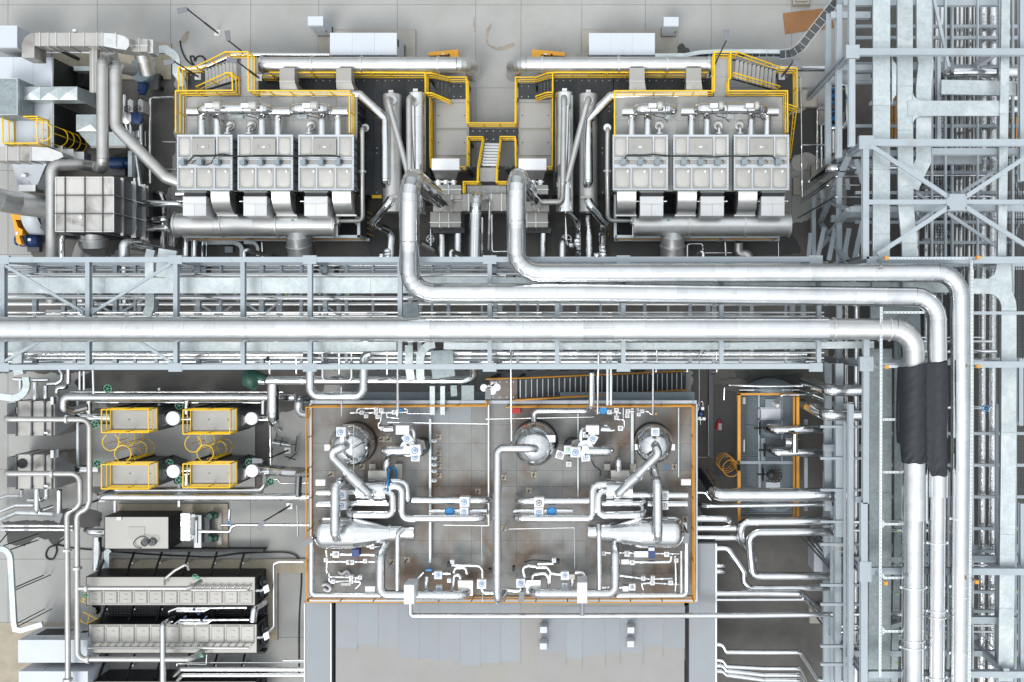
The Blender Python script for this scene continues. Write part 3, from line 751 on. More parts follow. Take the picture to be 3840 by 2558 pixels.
tray('narrow galvanised tray left of the curved tray below the rack', 'galv', [(1490,930),(1490,1110),(1510,1235)], 70,7.9)
org(900,900)
for i, (x0, x1, y0, y1, w_) in enumerate(((1697,1697,1290,1545,45),(1788,1788,1290,1545,40),(1885,1890,1285,1380,55),(2010,2010,1285,1415,110),(1500,1510,560,680,140))):
 tray(['upright galvanised tray dropping onto the platform edge', 'second galvanised tray dropping onto the platform edge', 'short tray stub ending above the long stair', 'wide tray stub beside the long stair', 'angular tray piece under the big corner pipe'][i], 'galv_dull' if i > 1 else 'galv', [(x0, y0),(x1, y1)], w_, 5.6 if i < 4 else 8.2)
org(0,900)
tray('curved galvanised tray at the left edge below the rack', 'galv', [(150,905),(150,1130),(165,1190)], 80,7.6)
tray('hook-shaped galvanised tray bending to the left edge', 'galv', [(225,1210)] + arc(110,1275,122,-20,90,6) + [(-80,1372)], 58,3.6)
tray('sloping narrow tray crossing under the left rack', 'galv', [(1320,210),(1320,590),(1290,670)], 78,7.6)
tray('pale humped cable tray arching over the north edge beam', 'galv', [(1480,85),(1470,150),(1450,330)], 160,8.9)
tray('narrow humped tray next to the pale humped tray', 'galv', [(1330,85),(1315,150),(1318,330)], 75,8.8)
org(2840,0)
T1 = tray('widest galvanised tray running down the rack, with a widened lower half', 'galv', [(1098,-60),(1098,370),(1096,478),(1098,930),(1094,2635)], 150,8.9)
tray('middle galvanised tray of the three, joined to the cross tray', 'galv', [(1305,-60),(1305,760),(1308,1150),(1310,1640),(1312,1820),(1345,2150),(1355,2640)], 136,8.95)
tray('right hand galvanised tray of the three with two kinks', 'galv', [(1473,-60),(1474,460),(1492,545),(1470,760),(1470,890),(1470,1030),(1468,1420),(1400,1560),(1360,1660)], 133,8.7)
tray('horizontal cross tray joining the middle tray to the far right tray', 'galv', [(1330,956),(2160,956)], 133,9.0)
for s in (-1,1):
 pts = [(1373,956 + s * 66)] + [(1373 + 85 - 85 * math.cos(R(a)),956 + s * (66 + 85 - 85 * math.sin(R(a)))) for a in range(0,91,15)] + [(1500,956 + s * 66)]
 MB().prism([W(x, y, 9.0)[:2] for x, y in pts], 8.84,8.99).build('fillet', 'galv', T1)
tray('long narrow galvanised tray nearest the right edge, upper run', 'galv', [(2195,-60),(2190,450),(2180,1000),(2172,1550),(2160,2260)], 75,9.1)
tray('horizontal galvanised tray below the short fat silver elbow', 'galv', [(1625,768),(2285,780)], 128,8.3)
MB().prism([W(x, y, 9.0)[:2] for x, y in ((1195,480),(1200,520),(1235,570),(1232,830),(1205,870),(1195,930))], 8.8,8.9).build('fillet', 'galv', T1)
org(2840,900)
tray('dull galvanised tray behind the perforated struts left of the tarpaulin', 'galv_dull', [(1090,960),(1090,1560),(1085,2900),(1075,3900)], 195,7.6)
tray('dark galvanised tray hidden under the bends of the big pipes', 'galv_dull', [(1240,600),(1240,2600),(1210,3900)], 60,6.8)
tray('broad curved galvanised tray hooking round on the right of the outer big pipe', 'galv', [(1900,408),(2030,408)] + arc(2035,595,187,-80,0,6) + [(2222,1100),(2220,1700),(2210,2600),(2195,3900)], 132,8.9)
MB().prism([W(x, y, 9.0)[:2] for x, y in ((2125,200),(2255,200),(2260,480),(2160,380),(2050,340),(2105,300),(2120,250))], 8.7,8.86).build('fillet', 'galv', T1)
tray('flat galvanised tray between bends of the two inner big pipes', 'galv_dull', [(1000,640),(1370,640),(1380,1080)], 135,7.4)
def strut(label, pts, w=.085):
 t = thing('support_strut', label, 'strut', W(*pts[0]), 'perforated galvanised struts')
 for a, c in zip(pts, pts[1:]):
  p, q = W(*a), W(*c); MB().bar(p, q, w, w).build('rail', 'strut', t)
  n_ = int((q - p).length / .16); d = (q - p).normalized(); hb = MB()
  for k in range(n_):
   c_ = p + d * (.08 + .16 * k) + Vector((0,0, w / 2 + .002)); hb.bar(c_ - d * .03, c_ + d * .03, .02, .004)
  if n_: ho = hb.build('slots', 'dark_steel', t); ho['kind'] = 'stuff'
 return t
org(2840,900)
s1 = strut('long perforated strut left of the tarpaulin', [(1092,590,10.5),(1090,1100,10.5),(1085,2700,10.5),(1080,3850,10.5)], .11)
strut('long perforated strut on the right of the outermost big pipe', [(1888,180,10.5),(1890,700,10.5),(1893,1300,10.5),(1876,2900,10.5),(1868,3900,10.5)], .11)
for k, (y0, x0, x1, nm) in enumerate(((640,1110,1480, 'short perforated cross strut under the inner bends'),(1118,1110,1290, 'perforated cross strut above the tarpaulin'),(163,1080,1960, 'perforated cross strut above the outer bend'))):
 strut(nm, [(x0, y0,9.9),(x1, y0,9.9)], .1)
org(2840,1898)
for y0, nm in ((158, 'cross strut first below the tarpaulin'),(632, 'cross strut second below the tarpaulin'),(1103, 'cross strut lowest beside the thickest pipe')):
 strut(nm, [(1100, y0,9.8),(1280, y0,9.8)], .1)
 MB().prism([W(1105, y0 - 38,9.85)[:2], W(1135, y0,9.85)[:2], W(1105, y0 + 38,9.85)[:2]], 9.83,9.845).build('gusset', 'strut', s1)
org(2560,1350)
for y0, nm in ((525, 'cross strut upper one beside the tarpaulin'),(990, 'cross strut at the lower hem of the tarpaulin')): strut(nm, [(1765, y0,9.8),(1925, y0,9.8)], .1)
org(2840,900)
for i, (x0, y0, x1, y1, o_) in enumerate(((1045,178,1140,160,(2840,900)),(1895,178,1950,155,(2840,900)),(1045,1105,1143,1122,(2840,900)),(1890,1115,1950,1115,(2840,900)),(1040,595,1134,680,(2840,1898)),(1880,630,1938,670,(2840,1898)))):
 org(*o_); a, b = W(x0, y0,9.2), W(x1, y1,10.9)
 t = thing('capped_strut', ['strut end with yellow cap, topmost left of the outer bend', 'strut end with yellow cap on the right of the outer bend', 'strut end with yellow cap beside the top of the tarpaulin', 'strut end with yellow cap right of the outer pipe at tarpaulin height', 'strut end with yellow cap lowest on the left of the thickest pipe', 'strut end with yellow cap lowest on the right of the outer pipe'][i], 'strut', a, 'yellow capped strut ends')
 MB().bar(a, b, .1, .1).build('arm', 'strut', t); d = (b - a).normalized()
 MB().box(b.x - .075, b.y - .075, b.x + .075, b.y + .075, b.z - .1, b.z + .06).build('cap', 'orange', t)
EO = (2840,0)
def vr(label, m, d, x0, x1, h, ys=(-60,6300), **k):
 a = W(x0, ys[0], h); b = W(x1, ys[1], h)
 n_ = 3
 return pipe(label, m, d, [a, a.lerp(b, .4), b], sec=1.2, parts=False, **k) if d else None
org(*EO)
rg = 'silver pipes running along the tall rack'
def D(d, h): return Ln(d, h)
vr('fat crinkled foil pipe, second from the right edge tray', 'foil', D(62,5),1998,1975,5.2, group=rg)
vr('fat crinkled foil pipe right beside the edge tray', 'foil', D(68,5),2085,2062,5.2, group=rg)
vr('thin silver pipe in the middle of the rack bundle', 'clad', D(28,5),1880,1850,5.0,(-60,6300), group=rg)
vr('very thin dull pipe beside the middle bundle', 'satin', D(18,5),1915,1890,4.9,(-60,6300), group=rg)
vr('medium silver pipe, left one of the close pair', 'clad', D(30,4.6),1768,1740,4.6,(-60,6300), group=rg)
vr('medium silver pipe, right one of the close pair', 'clad', D(34,4.6),1806,1780,4.6,(-60,6300), group=rg)
vr('very thin pipe right of the close pair', 'satin', D(12,4.6),1837,1812,4.6,(-60,6300), group=rg)
vr('wide silver pipe low in the rack, left one', 'clad', D(44,3),1588,1560,3.0,(-60,6300), group=rg)
vr('wide silver pipe low in the rack, right one', 'clad', D(42,3),1633,1608,3.0,(-60,6300), group=rg)
vr('silver pipe half hidden under the kinked tray', 'clad', D(38,3),1492,1470,3.2,(1500,6300), group=rg)
vr('silver pipe at the left edge of the kinked tray', 'clad', D(34,4),1415,1400,4.2,(1600,6300), group=rg)
org(2840,0)
pipe('short fat silver elbow pipe leaving the rack to the right edge', 'clad', 100, [(1690,690,5.6),(1640,650,6.9),(1760,640,7.4),(2330,640,7.4)], bend=.9, sec=1.0, parts=False)
pipe('silver pipe stub below the fat elbow at the right edge', 'clad', 70, [(2215,970,7.0),(2325,970,7.0)], parts=False)
pipe('short silver pipe stub in the upper right rack corner', 'clad', 60, [(2210,868,6.6),(2330,868,6.6)], parts=False)
org(2840,500)
for i, (x0, y0, x1, h, d) in enumerate(((1470,372,2070,6.2,18),(1380,558,2070,6.2,18))):
 pipe(['thin cross pipe above the X-brace centre', 'thin cross pipe just above the middle beam'][i], 'clad', d, [(x0, y0, h),(x1, y0, h)], group='thin cross pipes in the rack')
pipe('large silver pipe entering the rack from below left with a bend', 'clad', 70, [(405,480, .9),(640,310,5.2),(810,305,5.2),(1500,305,5.2)], bend=.9, sec=.7, parts=False)
pipe('slim dark pipe climbing into the rack, upper one', 'clad', 18, [(390,590, .6),(690,380,4.8),(1000,378,4.8)], sec=.8)
pipe('slim dark pipe climbing into the rack, middle one', 'clad', 18, [(380,620, .5),(610,460,4.0),(900,458,4.0)], sec=.8)
pipe('slim dark pipe climbing into the rack, lowest one', 'clad', 18, [(360,745, .5),(690,562,4.6),(930,562,4.6)], sec=.8)
org(2840,1898)
vr('bright silver pipe squeezed between the two left girders', 'clad', Ln(50,6),878,865,6.4,(-2300,1800), group=rg)
vr('crumpled foil pipe showing left of the girders', 'foil', Ln(44,4.6),782,775,4.4,(-2300,1800), group=rg)
vr('dull silver pipe left of the crumpled foil pair', 'satin', Ln(20,5),1905,1895,5.0,(-2300,1800), group=rg)
for i, (y0, d, h) in enumerate(((140,40,6.8),(215,36,6.8),(955,40,6.8),(1055,24,6.6),(1110,20,6.6),(520,20,6.6))):
 pipe(['cross pipe stub highest between the lower big pipes', 'cross pipe stub second from the tarpaulin', 'cross pipe stub level with the lower collar', 'thin cross pipe under the lower collar', 'thinnest cross pipe above the last clamp', 'thin cross pipe between the middle clamps'][i], 'clad', d, [(850, y0, h),(2080 if i > 2 else 1740, y0, h)], group='cross pipes under the lower big pipes')
org(2840,900)
for i, (y0, d, x1) in enumerate(((895,24,2070),(985,34,2110),(1480,30,2060),(860,14,1980))):
 pipe(['thin cross pipe ending in an elbow right of the outer bend', 'medium cross pipe right of the outer bend', 'cross pipe with a blue handwheel', 'thinnest cross pipe right of the outer bend'][i], 'clad', d, [(1440, y0,6.6),(x1, y0,6.6)], group='cross pipes beside the outer big pipe')
t = thing('valve', 'blue handwheel valve in the rack at the right of the outer big pipe', 'valve', W(2015,1485,6.7)); wheel(W(2015,1485,7.05), .16, 'valve_blue', t)
MB().lathe(W(2015,1485,6.5),(0,0,1), [(0, .12),(.2, .14),(.35, .08),(.45, .04)]).build('body', 'clad', t, 40)
org(0,0)
lamp('lamp post standing alone on the bare concrete at the upper left', (1655,82),4.1,(1607,90))
lamp('lamp post rising behind the yellow stair of the left engine block', (2020,362),4.1,(2010,305))
lamp('lamp fixed at the lower landing of the left yellow stair', (1540,545),5.0,(1510,548),2.0)
lamp('lamp hanging over the treads of the left yellow stair', (2095,545),6.9,(2035,530),3.8)
org(2100,0)
lamp('lamp post leaning over the top landing of the right yellow stair', (1465,362),8.0,(1467,305),1.5)
lamp('lamp at the foot of the right yellow stair beside a silver pipe', (2058,545),5.0,(2080,555),2.0)
org(1000,1450)
lamp('lamp post beside the scattered black brackets left of the platform', (-35,655),4.2,(-70,655))
lamp('lamp post on the bare strip left of the platform, lower one', (-18,1185),4.2,(-50,1225))
org(900,1898); lamp('lamp overhanging the left side of the platform beside the conical vessel', (640,290),6.9,(555,345),5.2)
org(1800,1450); lamp('lamp overhanging the right side of the platform beside the conical vessel', (1828,1290),6.9,(1822,1338),5.2)
org(900,900); lamp('lamp with the grey head next to three round floodlights', (2190,1310),8.0,(2190,1368),5.2)
org(0,1898); lamp('lamp beside the two thin parallel pipes at the lower left', (545,60),4.2,(515,120))
org(1800,1898,1.345); lamp('lamp hanging below the bottom edge of the platform', (213,430),6.6,(204,500),5.2)
def cabinet(label, x0, y0, x1, y1, h, zb=.12, louver=None, doors=0):
 a = W(x0, y0, h); b = W(x1, y1, h)
 t = thing('electrical_cabinet', label, 'cabinet', ((a.x + b.x) / 2,(a.y + b.y) / 2, zb), None)
 MB().box(a.x + .02, a.y - .02, b.x - .02, b.y + .02, zb, h - .03).build('body', 'cabinet', t)
 n_ = max(1, int(round((b.x - a.x) / 1.2)))
 for k in range(n_):
  MB().box(a.x + (b.x - a.x) * k / n_ + .003, a.y, a.x + (b.x - a.x) * (k + 1) / n_ - .003, b.y, h - .03, h).build('roof_panel', 'cabinet', t)
 MB().box(a.x - .01, a.y + .01, b.x + .01, b.y - .01, zb, zb + .1).build('plinth', 'black', t)
 if louver:
  for k in range(6): MB().box(b.x - .02, a.y - .25 - .06 * k, b.x + .012, a.y - .28 - .06 * k, h - .6, h - .25).build('louver', 'grey_dark', t)
 for k in range(doors):
  x = a.x + (b.x - a.x) * (k + .5) / doors; w_ = (b.x - a.x) / doors / 2 - .02
  MB().box(x - w_, b.y - .012, x + w_, b.y + .03, zb + .15, h - .1).build('door', 'cabinet', t)
  MB().box(x + w_ - .1, b.y - .05, x + w_ - .06, b.y - .01,1.0,1.2).build('handle', 'black', t)
 return t
org(600,0)
cabinet('narrow tall grey cabinet on the pad of the left long cabinet', 1304,145,1440,225,2.1, doors=1)
cabinet('long pale grey cabinet behind the left horizontal exhaust pipe', 1500,290,2090,485,2.5, louver=1, doors=4)
org(2100,0)
cabinet('narrow tall grey cabinet on the pad of the right long cabinet', 915,150,1047,230,2.1, doors=1)
cabinet('long pale grey cabinet behind the right horizontal exhaust pipe', 255,292,838,485,2.5, doors=4)
org(0,0)
cabinet('pale grey cabinet cut by the left edge near the top', -260,226,152,420,3.4,0, doors=2)
org(2100,0)
t = thing('concrete_block', 'concrete block with a stepped top at the upper edge near the plywood', 'block', W(2130,20,0))
MB().hull8([W(2055,-60, .6), W(2205,-60, .6), W(2200,35, .6), W(2060,35, .6)][::-1], [W(2045,-60,0), W(2210,-60,0), W(2210,62,0), W(2048,62,0)][::-1]).build('footing', 'pad', t)
MB().pbox(2080,-60,2190,5, .9, .6).build('upper_step', 'pad', t)
o = MB().prism([W(x, y, .05)[:2] for x, y in ((1967,118),(2100,100),(2305,77),(2400,100),(2420,245),(2160,275),(1988,300))], .012, .04).build('plywood_sheet', 'plywood')
tag(o, 'brown plywood sheet lying on the concrete under the diagonal tray', 'plywood')
def stairs(label, top, bot, n_, m='roofdeck', group='engine block stairs', tread=.26, rise_open=False, stringer='grey_dark'):
 a0, a1 = W(*top[0]), W(*top[1]); b0, b1 = W(*bot[0]), W(*bot[1])
 t = thing('staircase', label, 'stairs', b0, group)
 run = ((b0 + b1) / 2 - (a0 + a1) / 2); run.z = 0; rd = run.normalized(); w_ = (a1 - a0).length; c0 = (a0 + a1) / 2; sdv = Vector((-rd.y, rd.x, 0))
 tread = min(tread, run.length / (n_ + 1) * .66)
 for k in range(n_):
  f = (k + 1) / (n_ + 1); c = c0.lerp((b0 + b1) / 2, f); q = rd * (tread / 2)
  mb = MB().bar(c - sdv * w_ / 2, c + sdv * w_ / 2, tread, .035); mb.bar(c - sdv * w_ / 2 + rd * tread / 2 - Vector((0,0, .03)), c + sdv * w_ / 2 + rd * tread / 2 - Vector((0,0, .03)), .012, .07)
  mb.build('tread', m, t)
 for p, q in ((a0, b0),(a1, b1)): MB().bar(p - Vector((0,0, .12)), q - Vector((0,0, .12)), .03, .24).build('stringer', stringer, t)
 return t
ZF, ZD, ZL = 3.8,2.0,1.3     # engine block roof, dark deck, low deck
org(600,0)
stairs('grey metal stair with yellow rails climbing the left engine block', ((695,520, ZF),(695,700, ZF)),((385,628, ZD),(385,795, ZD)),9)
org(2100,0)
stairs('grey metal stair with yellow rails climbing the right engine block', ((1522,520, ZF),(1522,690, ZF)),((1922,628, ZD),(1922,800, ZD)),10)
org(1400,0)
stairs('short dark stair between the left deck and the hatch platform', ((520,695, ZD),(520,850, ZD)),((685,725, ZL),(685,880, ZL)),4, 'deck')
stairs('short dark stair between the right deck and the hatch platform', ((1585,695, ZD),(1585,860, ZD)),((1435,730, ZL),(1435,880, ZL)),4, 'deck')
stairs('pale central stair between the two hatch platforms', ((955,1482,2.75),(1092,1482,2.75)),((985,1252, ZL),(1117,1252, ZL)),8, 'white', tread=.24)
def decking(label, rects, h, m='deck', name='deck_platform', zb=None):
 t = thing(name, label, 'deck', W(rects[0][0], rects[0][1], 0))
 for (x0, y0, x1, y1) in rects: MB().pbox(x0 + 1, y0 + 1, x1 - 1, y1 - 1, h, h - .08).build('deck_plate', m, t)
 X0 = min(r[0] for r in rects); Y0 = min(r[1] for r in rects); X1 = max(r[2] for r in rects); Y1 = max(r[3] for r in rects)
 k = 0
 for (x0, y0, x1, y1) in rects:      # studs along the plate edges
  mb = MB()
  for j in range(int((x1 - x0) // 60)):
   for yy in (y0 + 22, y1 - 22):
    p = W(x0 + 30 + 60 * j, yy, h); mb.box(p.x - .02, p.y - .02, p.x + .02, p.y + .02, h, h + .012)
  if mb.v: o_ = mb.build('stud', 'satin', t); o_['kind'] = 'stuff'
 for px, py in ((X0, Y0),(X1, Y0),(X0, Y1),(X1, Y1)):
  p = W(px, py, h); inst('leg', 'box', 'dark_steel', (p.x, p.y, 0),(p.x, p.y, h - .08), .14, t, .14)
 return t
org(600,0)
xs_ = [870,1050,1205,1350,1550,1710]
decking('dark deck behind the left engine block, with the two white box ducts', [(xs_[k], 690, xs_[k+1], 860) for k in range(5)], ZD)
xs_ = [1712,1885,1960,2165,2385]
decking('dark deck under the two horizontal cylinders on the left', [(xs_[k], y, xs_[k+1], y2) for k in range(4) for y, y2 in ((690,960),(960,1330),(1330,1720))], ZD)
decking('dark landing at the foot of the left yellow stair', [(243,640,393,850)], ZD)
org(2100,0)
xs_ = [475,560,760,900,1060,1340]
decking('dark deck behind the right engine block, with the two white box ducts', [(xs_[k], 690, xs_[k+1], 860) for k in range(5)], ZD)
xs_ = [-60,165,345,470]
decking('dark deck under the two horizontal cylinders on the right', [(xs_[k], y, xs_[k+1], y2) for k in range(3) for y, y2 in ((690,960),(960,1330),(1330,1720))], ZD)
decking('dark landing at the foot of the right yellow stair', [(1912,655,2060,935)], ZD)
org(1400,0)
decking('low dark landing beside the left hatch platform', [(682,740,825,875)], ZL)
decking('low dark landing beside the right hatch platform', [(1280,740,1437,875)], ZL)
decking('low dark bridge between the two hatch platforms', [(850,1135,1278,1252)], ZL)
for x0, hx, nm in ((535,552, 'left'),(1282,1292, 'right')):
 t = thing('hatch_platform', f'grey concrete platform with two square hatch lids, {nm} of the central stair', 'platform', W(x0 + 150,1180,0), 'hatch platforms')
 MB().pbox(x0,875, x0 + 310,1505, ZL - .02,0).build('base', 'pad', t)
 for y0 in (910,1150):
  l = MB().pbox(hx, y0, hx + 278, y0 + 220, ZL + .05, ZL - .02).build('hatch_lid', 'panel', t)
  for dx in (25,252): p = W(hx + dx, y0 + 110, ZL + .05); MB().box(p.x - .03, p.y - .02, p.x + .03, p.y + .02, ZL + .05, ZL + .09).build('lifting_lug', 'black', t)
  for k in range(14):
   for yy in (6,214):
    pass
 MB().pbox(x0 + 5,880, x0 + 300,907, ZL + .01, ZL - .02).build('front_strip', 'panel', t)
gy_ = 'yellow guard rails of the engine blocks'
def yr(label, pts, **k): return rail(label, pts, group=gy_, **k)
org(600,0); HT = ZF + 1.08; HD = ZD + 1.08; HL = ZL + 1.08
yr('yellow rail along the roof edge and top landing of the left engine block', [(572,458, HT),(778,458, HT),(780,800, HT),(1672,803, HT),(1672,1165, HT)])
yr('yellow hand rail on the outer side of the left stair', [(572,462, HT),(315,588, HD)], toe=False)
yr('yellow rail round the lower landing of the left stair', [(315,592, HD),(162,594, HD),(165,800, HD)])
yr('yellow rail round the stair well and left roof edge of the left engine block', [(575,642, HT),(636,645, HT),(640,798, HT),(138,802, HT),(138,1162, HT)])
yr('yellow hand rail on the inner side of the left stair', [(578,646, HT),(318,765, HD)], toe=False)
yr('yellow rail in front of the left exhaust pipe, first stretch with the white ducts', [(965,641, HD),(1330,641, HD)])
yr('yellow rail in front of the left exhaust pipe, middle stretch', [(1345,641, HD),(1860,641, HD)])
yr('short yellow rail beside the ladder frame of the left landing', [(872,668, HD),(985,668, HD)], step=.6)
yr('yellow rail in front of the left exhaust pipe, stretch ending at the dark stair', [(1872,641, HD),(2340,643, HD),(2343,820, HD)])
org(1400,0)
yr('yellow rail on the upper side of the left dark stair', [(465,645, HD),(515,645, HD),(655,680, HL)])
yr('yellow rail on the lower side of the left dark stair', [(466,820, HD),(520,822, HD),(672,885, HL)])
yr('yellow rail round the left hatch landing and over the bridge to the right one', [(660,680, HL),(820,680, HL),(826,1085, HL),(1252,1086, HL),(1255,682, HL),(1425,680, HL)])
yr('yellow rail on the outer edge of the left hatch platform', [(498,868, HL),(500,1370, HL),(505,1475, HL)])
yr('yellow rail on the inner edge of the left hatch platform', [(770,1474, HL),(828,1474, HL),(831,1208, HL),(962,1208, HL)])
yr('yellow hand rail on the left of the pale central stair', [(968,1212, HL),(922,1475,2.75 + 1.08),(918,1610,2.75 + 1.08)], toe=False)
yr('yellow hand rail on the right of the pale central stair', [(1122,1208, HL),(1090,1475,2.75 + 1.08),(1086,1610,2.75 + 1.08)], toe=False)
yr('yellow rail on the inner edge of the right hatch platform', [(1120,1206, HL),(1252,1207, HL),(1256,1470, HL)])
yr('yellow rail on the outer edge of the right hatch platform', [(1582,868, HL),(1580,1472, HL),(1530,1474, HL)])
yr('yellow rail on the upper side of the right dark stair', [(1432,683, HL),(1535,645, HD),(1583,643, HD),(1583,815, HD)])
yr('yellow rail on the lower side of the right dark stair', [(1434,850, HL),(1530,816, HD),(1580,816, HD)])
yr('yellow rail in front of the right exhaust pipe, stretch starting at the dark stair', [(1592,640, HD),(2055,640, HD)])
org(2100,0)
yr('yellow rail in front of the right exhaust pipe, middle stretch', [(420,640, HD),(925,640, HD)])
yr('yellow rail in front of the right exhaust pipe, stretch ending at the top landing', [(940,640, HD),(1305,640, HD)])
yr('yellow rail along the roof edge and landing of the right engine block', [(482,1190, HT),(482,802, HT),(1362,802, HT),(1364,457, HT),(1568,458, HT)])
yr('yellow hand rail on the outer side of the right stair', [(1570,460, HT),(1942,592, HD)], toe=False)
yr('yellow rail round the lower landing of the right stair', [(1945,596, HD),(2092,602, HD),(2094,945, HD),(1975,912, HD)])
yr('yellow rail round the stair well and right roof edge of the right engine block', [(1508,462, HT),(1505,690, HT),(1488,700, HT),(1490,802, HT),(2008,802, HT),(2011,1160, HT)])
yr('yellow hand rail on the inner side of the right stair', [(1535,642, HT),(1942,762, HD)], toe=False)
t = thing('ladder', 'steep yellow ladder going down beside the right engine block', 'ladder', W(2030,1380,0))
for dx in (0,34):
 inst('side_rail', 'tube', 'yellow', W(2062 + dx * .8,960, ZD), W(2022 + dx * .35,1400, .2), .03, t)
for k in range(9):
 p, q = W(2062,960, ZD), W(2022,1400, .2); p2, q2 = W(2089,960, ZD), W(2034,1400, .2); f = (k + .5) / 9
 inst('rung', 'tube', 'yellow', p.lerp(q, f), p2.lerp(q2, f), .015, t)
org(1350,450)
MB_ = decking('grey upper platform at the foot of the central stair', [(1060,420,1203,545),(945,578,1290,652)], 2.75, 'roofdeck')
yr('yellow rail round the upper platform below the central stair, left part', [(912,640,3.83),(912,545,3.83),(1048,545,3.83)])
yr('yellow rail round the upper platform below the central stair, right part', [(1200,545,3.83),(1290,545,3.83)])
org(600,0)
eL = pipe('matte horizontal exhaust pipe behind the left engine block', 'satin', 135, [(885,572,3.0), V((1400,0),800,572,3.0), V((1400,0),868,590,2.2), V((1400,0),880,660, .8)], bend=.7, sec=2.6, parts=True)
for x in (905,1350,1785): flange(x, 572,3.0,(1,0,0), .445, eL, 'satin', .06)
org(1400,0); flange(575,572,3.0,(1,0,0), .445, eL, 'satin', .06)
eR = pipe('matte horizontal exhaust pipe behind the right engine block', 'satin', 135, [V((2100,0),1318,570,3.0),(1300,572,3.0),(1240,590,2.2),(1235,660, .8)], bend=.7, sec=2.6, parts=True)
for x in (1495,): flange(x, 572,3.0,(1,0,0), .445, eR, 'satin', .06)
org(2100,0)
for x in (520,945,1315): flange(x, 572,3.0,(1,0,0), .445, eR, 'satin', .06)
def boxduct(label, x0, x1, skew):
 t = thing('box_duct', label, 'duct', W((x0 + x1) / 2,700, ZD), 'white box ducts of the exhaust pipes')
 MB().pbox(x0,600, x1,714,3.75,3.0).build('square_section', 'panel', t)
 MB().pbox(x0 - 4,714, x1 + 4,720,3.78,2.9).build('flange', 'satin', t)
 a, b = W(x0,720,3.72), W(x1,720,3.72); mb = MB(); prof = []
 for k in range(7):
  th = R(90 * k / 6); prof.append((math.sin(th) * .75,3.0 + .72 * math.cos(th)))
 n_ = len(prof)
 ex = .25 * skew
 mb.v = [Vector((a.x - max(0,-ex) * f / .75, a.y - f, z)) for f, z in prof] + [Vector((b.x + max(0, ex) * f / .75, a.y - f, z)) for f, z in prof]
 mb.v += [Vector((a.x, a.y, 2.2)), Vector((b.x, b.y, 2.2))]
 for k in range(n_ - 1): mb.f.append((k, k + 1, n_ + k + 1, n_ + k))
 mb.f.append(tuple(range(n_ - 1,-1,-1)) + (2 * n_,)); mb.f.append(tuple(range(n_, 2 * n_)) + (2 * n_ + 1,))
 mb.build('curved_boot', 'panel', t, 40)
 MB().pbox(x1 - 60 if skew > 0 else x0 + 60,762, x1 - 5 if skew > 0 else x0 + 5,800,3.0,2.6).build('junction_box', 'jb', t)
org(600,0)
boxduct('white box duct of the left exhaust pipe nearer the stair', 1055,1187,1); boxduct('white box duct of the left exhaust pipe farther from the stair', 1555,1688,1)
org(2100,0)
boxduct('white box duct of the right exhaust pipe farther from the stair', 613,747, .6); boxduct('white box duct of the right exhaust pipe nearer the stair', 1115,1247, .6)
org(600,0)
pipe('bright silver header pipe half hidden behind the left exhaust pipe', 'clad', 45, [(190,605,2.2),(330,600,2.2),(430,580,2.2),(640,485,2.2),(1500,487,2.0)], sec=.9)
org(1400,0)
def guard(label, pts):
 t = thing('machine_guard', label, 'guard', W(*pts[0], 0), 'orange machine guards')
 MB().prism([W(x, y, 1.5)[:2] for x, y in pts], .5,1.5).build('cover', 'bright_orange', t)
 c = W(sum(p[0] for p in pts) / len(pts), sum(p[1] for p in pts) / len(pts),1.5)
 MB().box(c.x - .09, c.y + .0, c.x + .06, c.y + .07,1.5,1.505).build('label_plate', 'white', t)
 MB().cyl((c.x + .3, c.y, 1.4),(c.x + .3, c.y, 1.52), .05, seg=10).build('cap', 'rubber', t)
 MB().box(c.x - .6, c.y - .55, c.x + .5, c.y - .1,0, .9).build('motor_block', 'blue', t)
 return t
guard('orange machine guard behind the left exhaust pipe', [(485,462),(748,437),(752,512),(680,512),(672,480),(500,492),(485,485)])
guard('orange machine guard behind the right exhaust pipe', [(1402,437),(1690,462),(1690,495),(1480,482),(1475,512),(1400,512)])
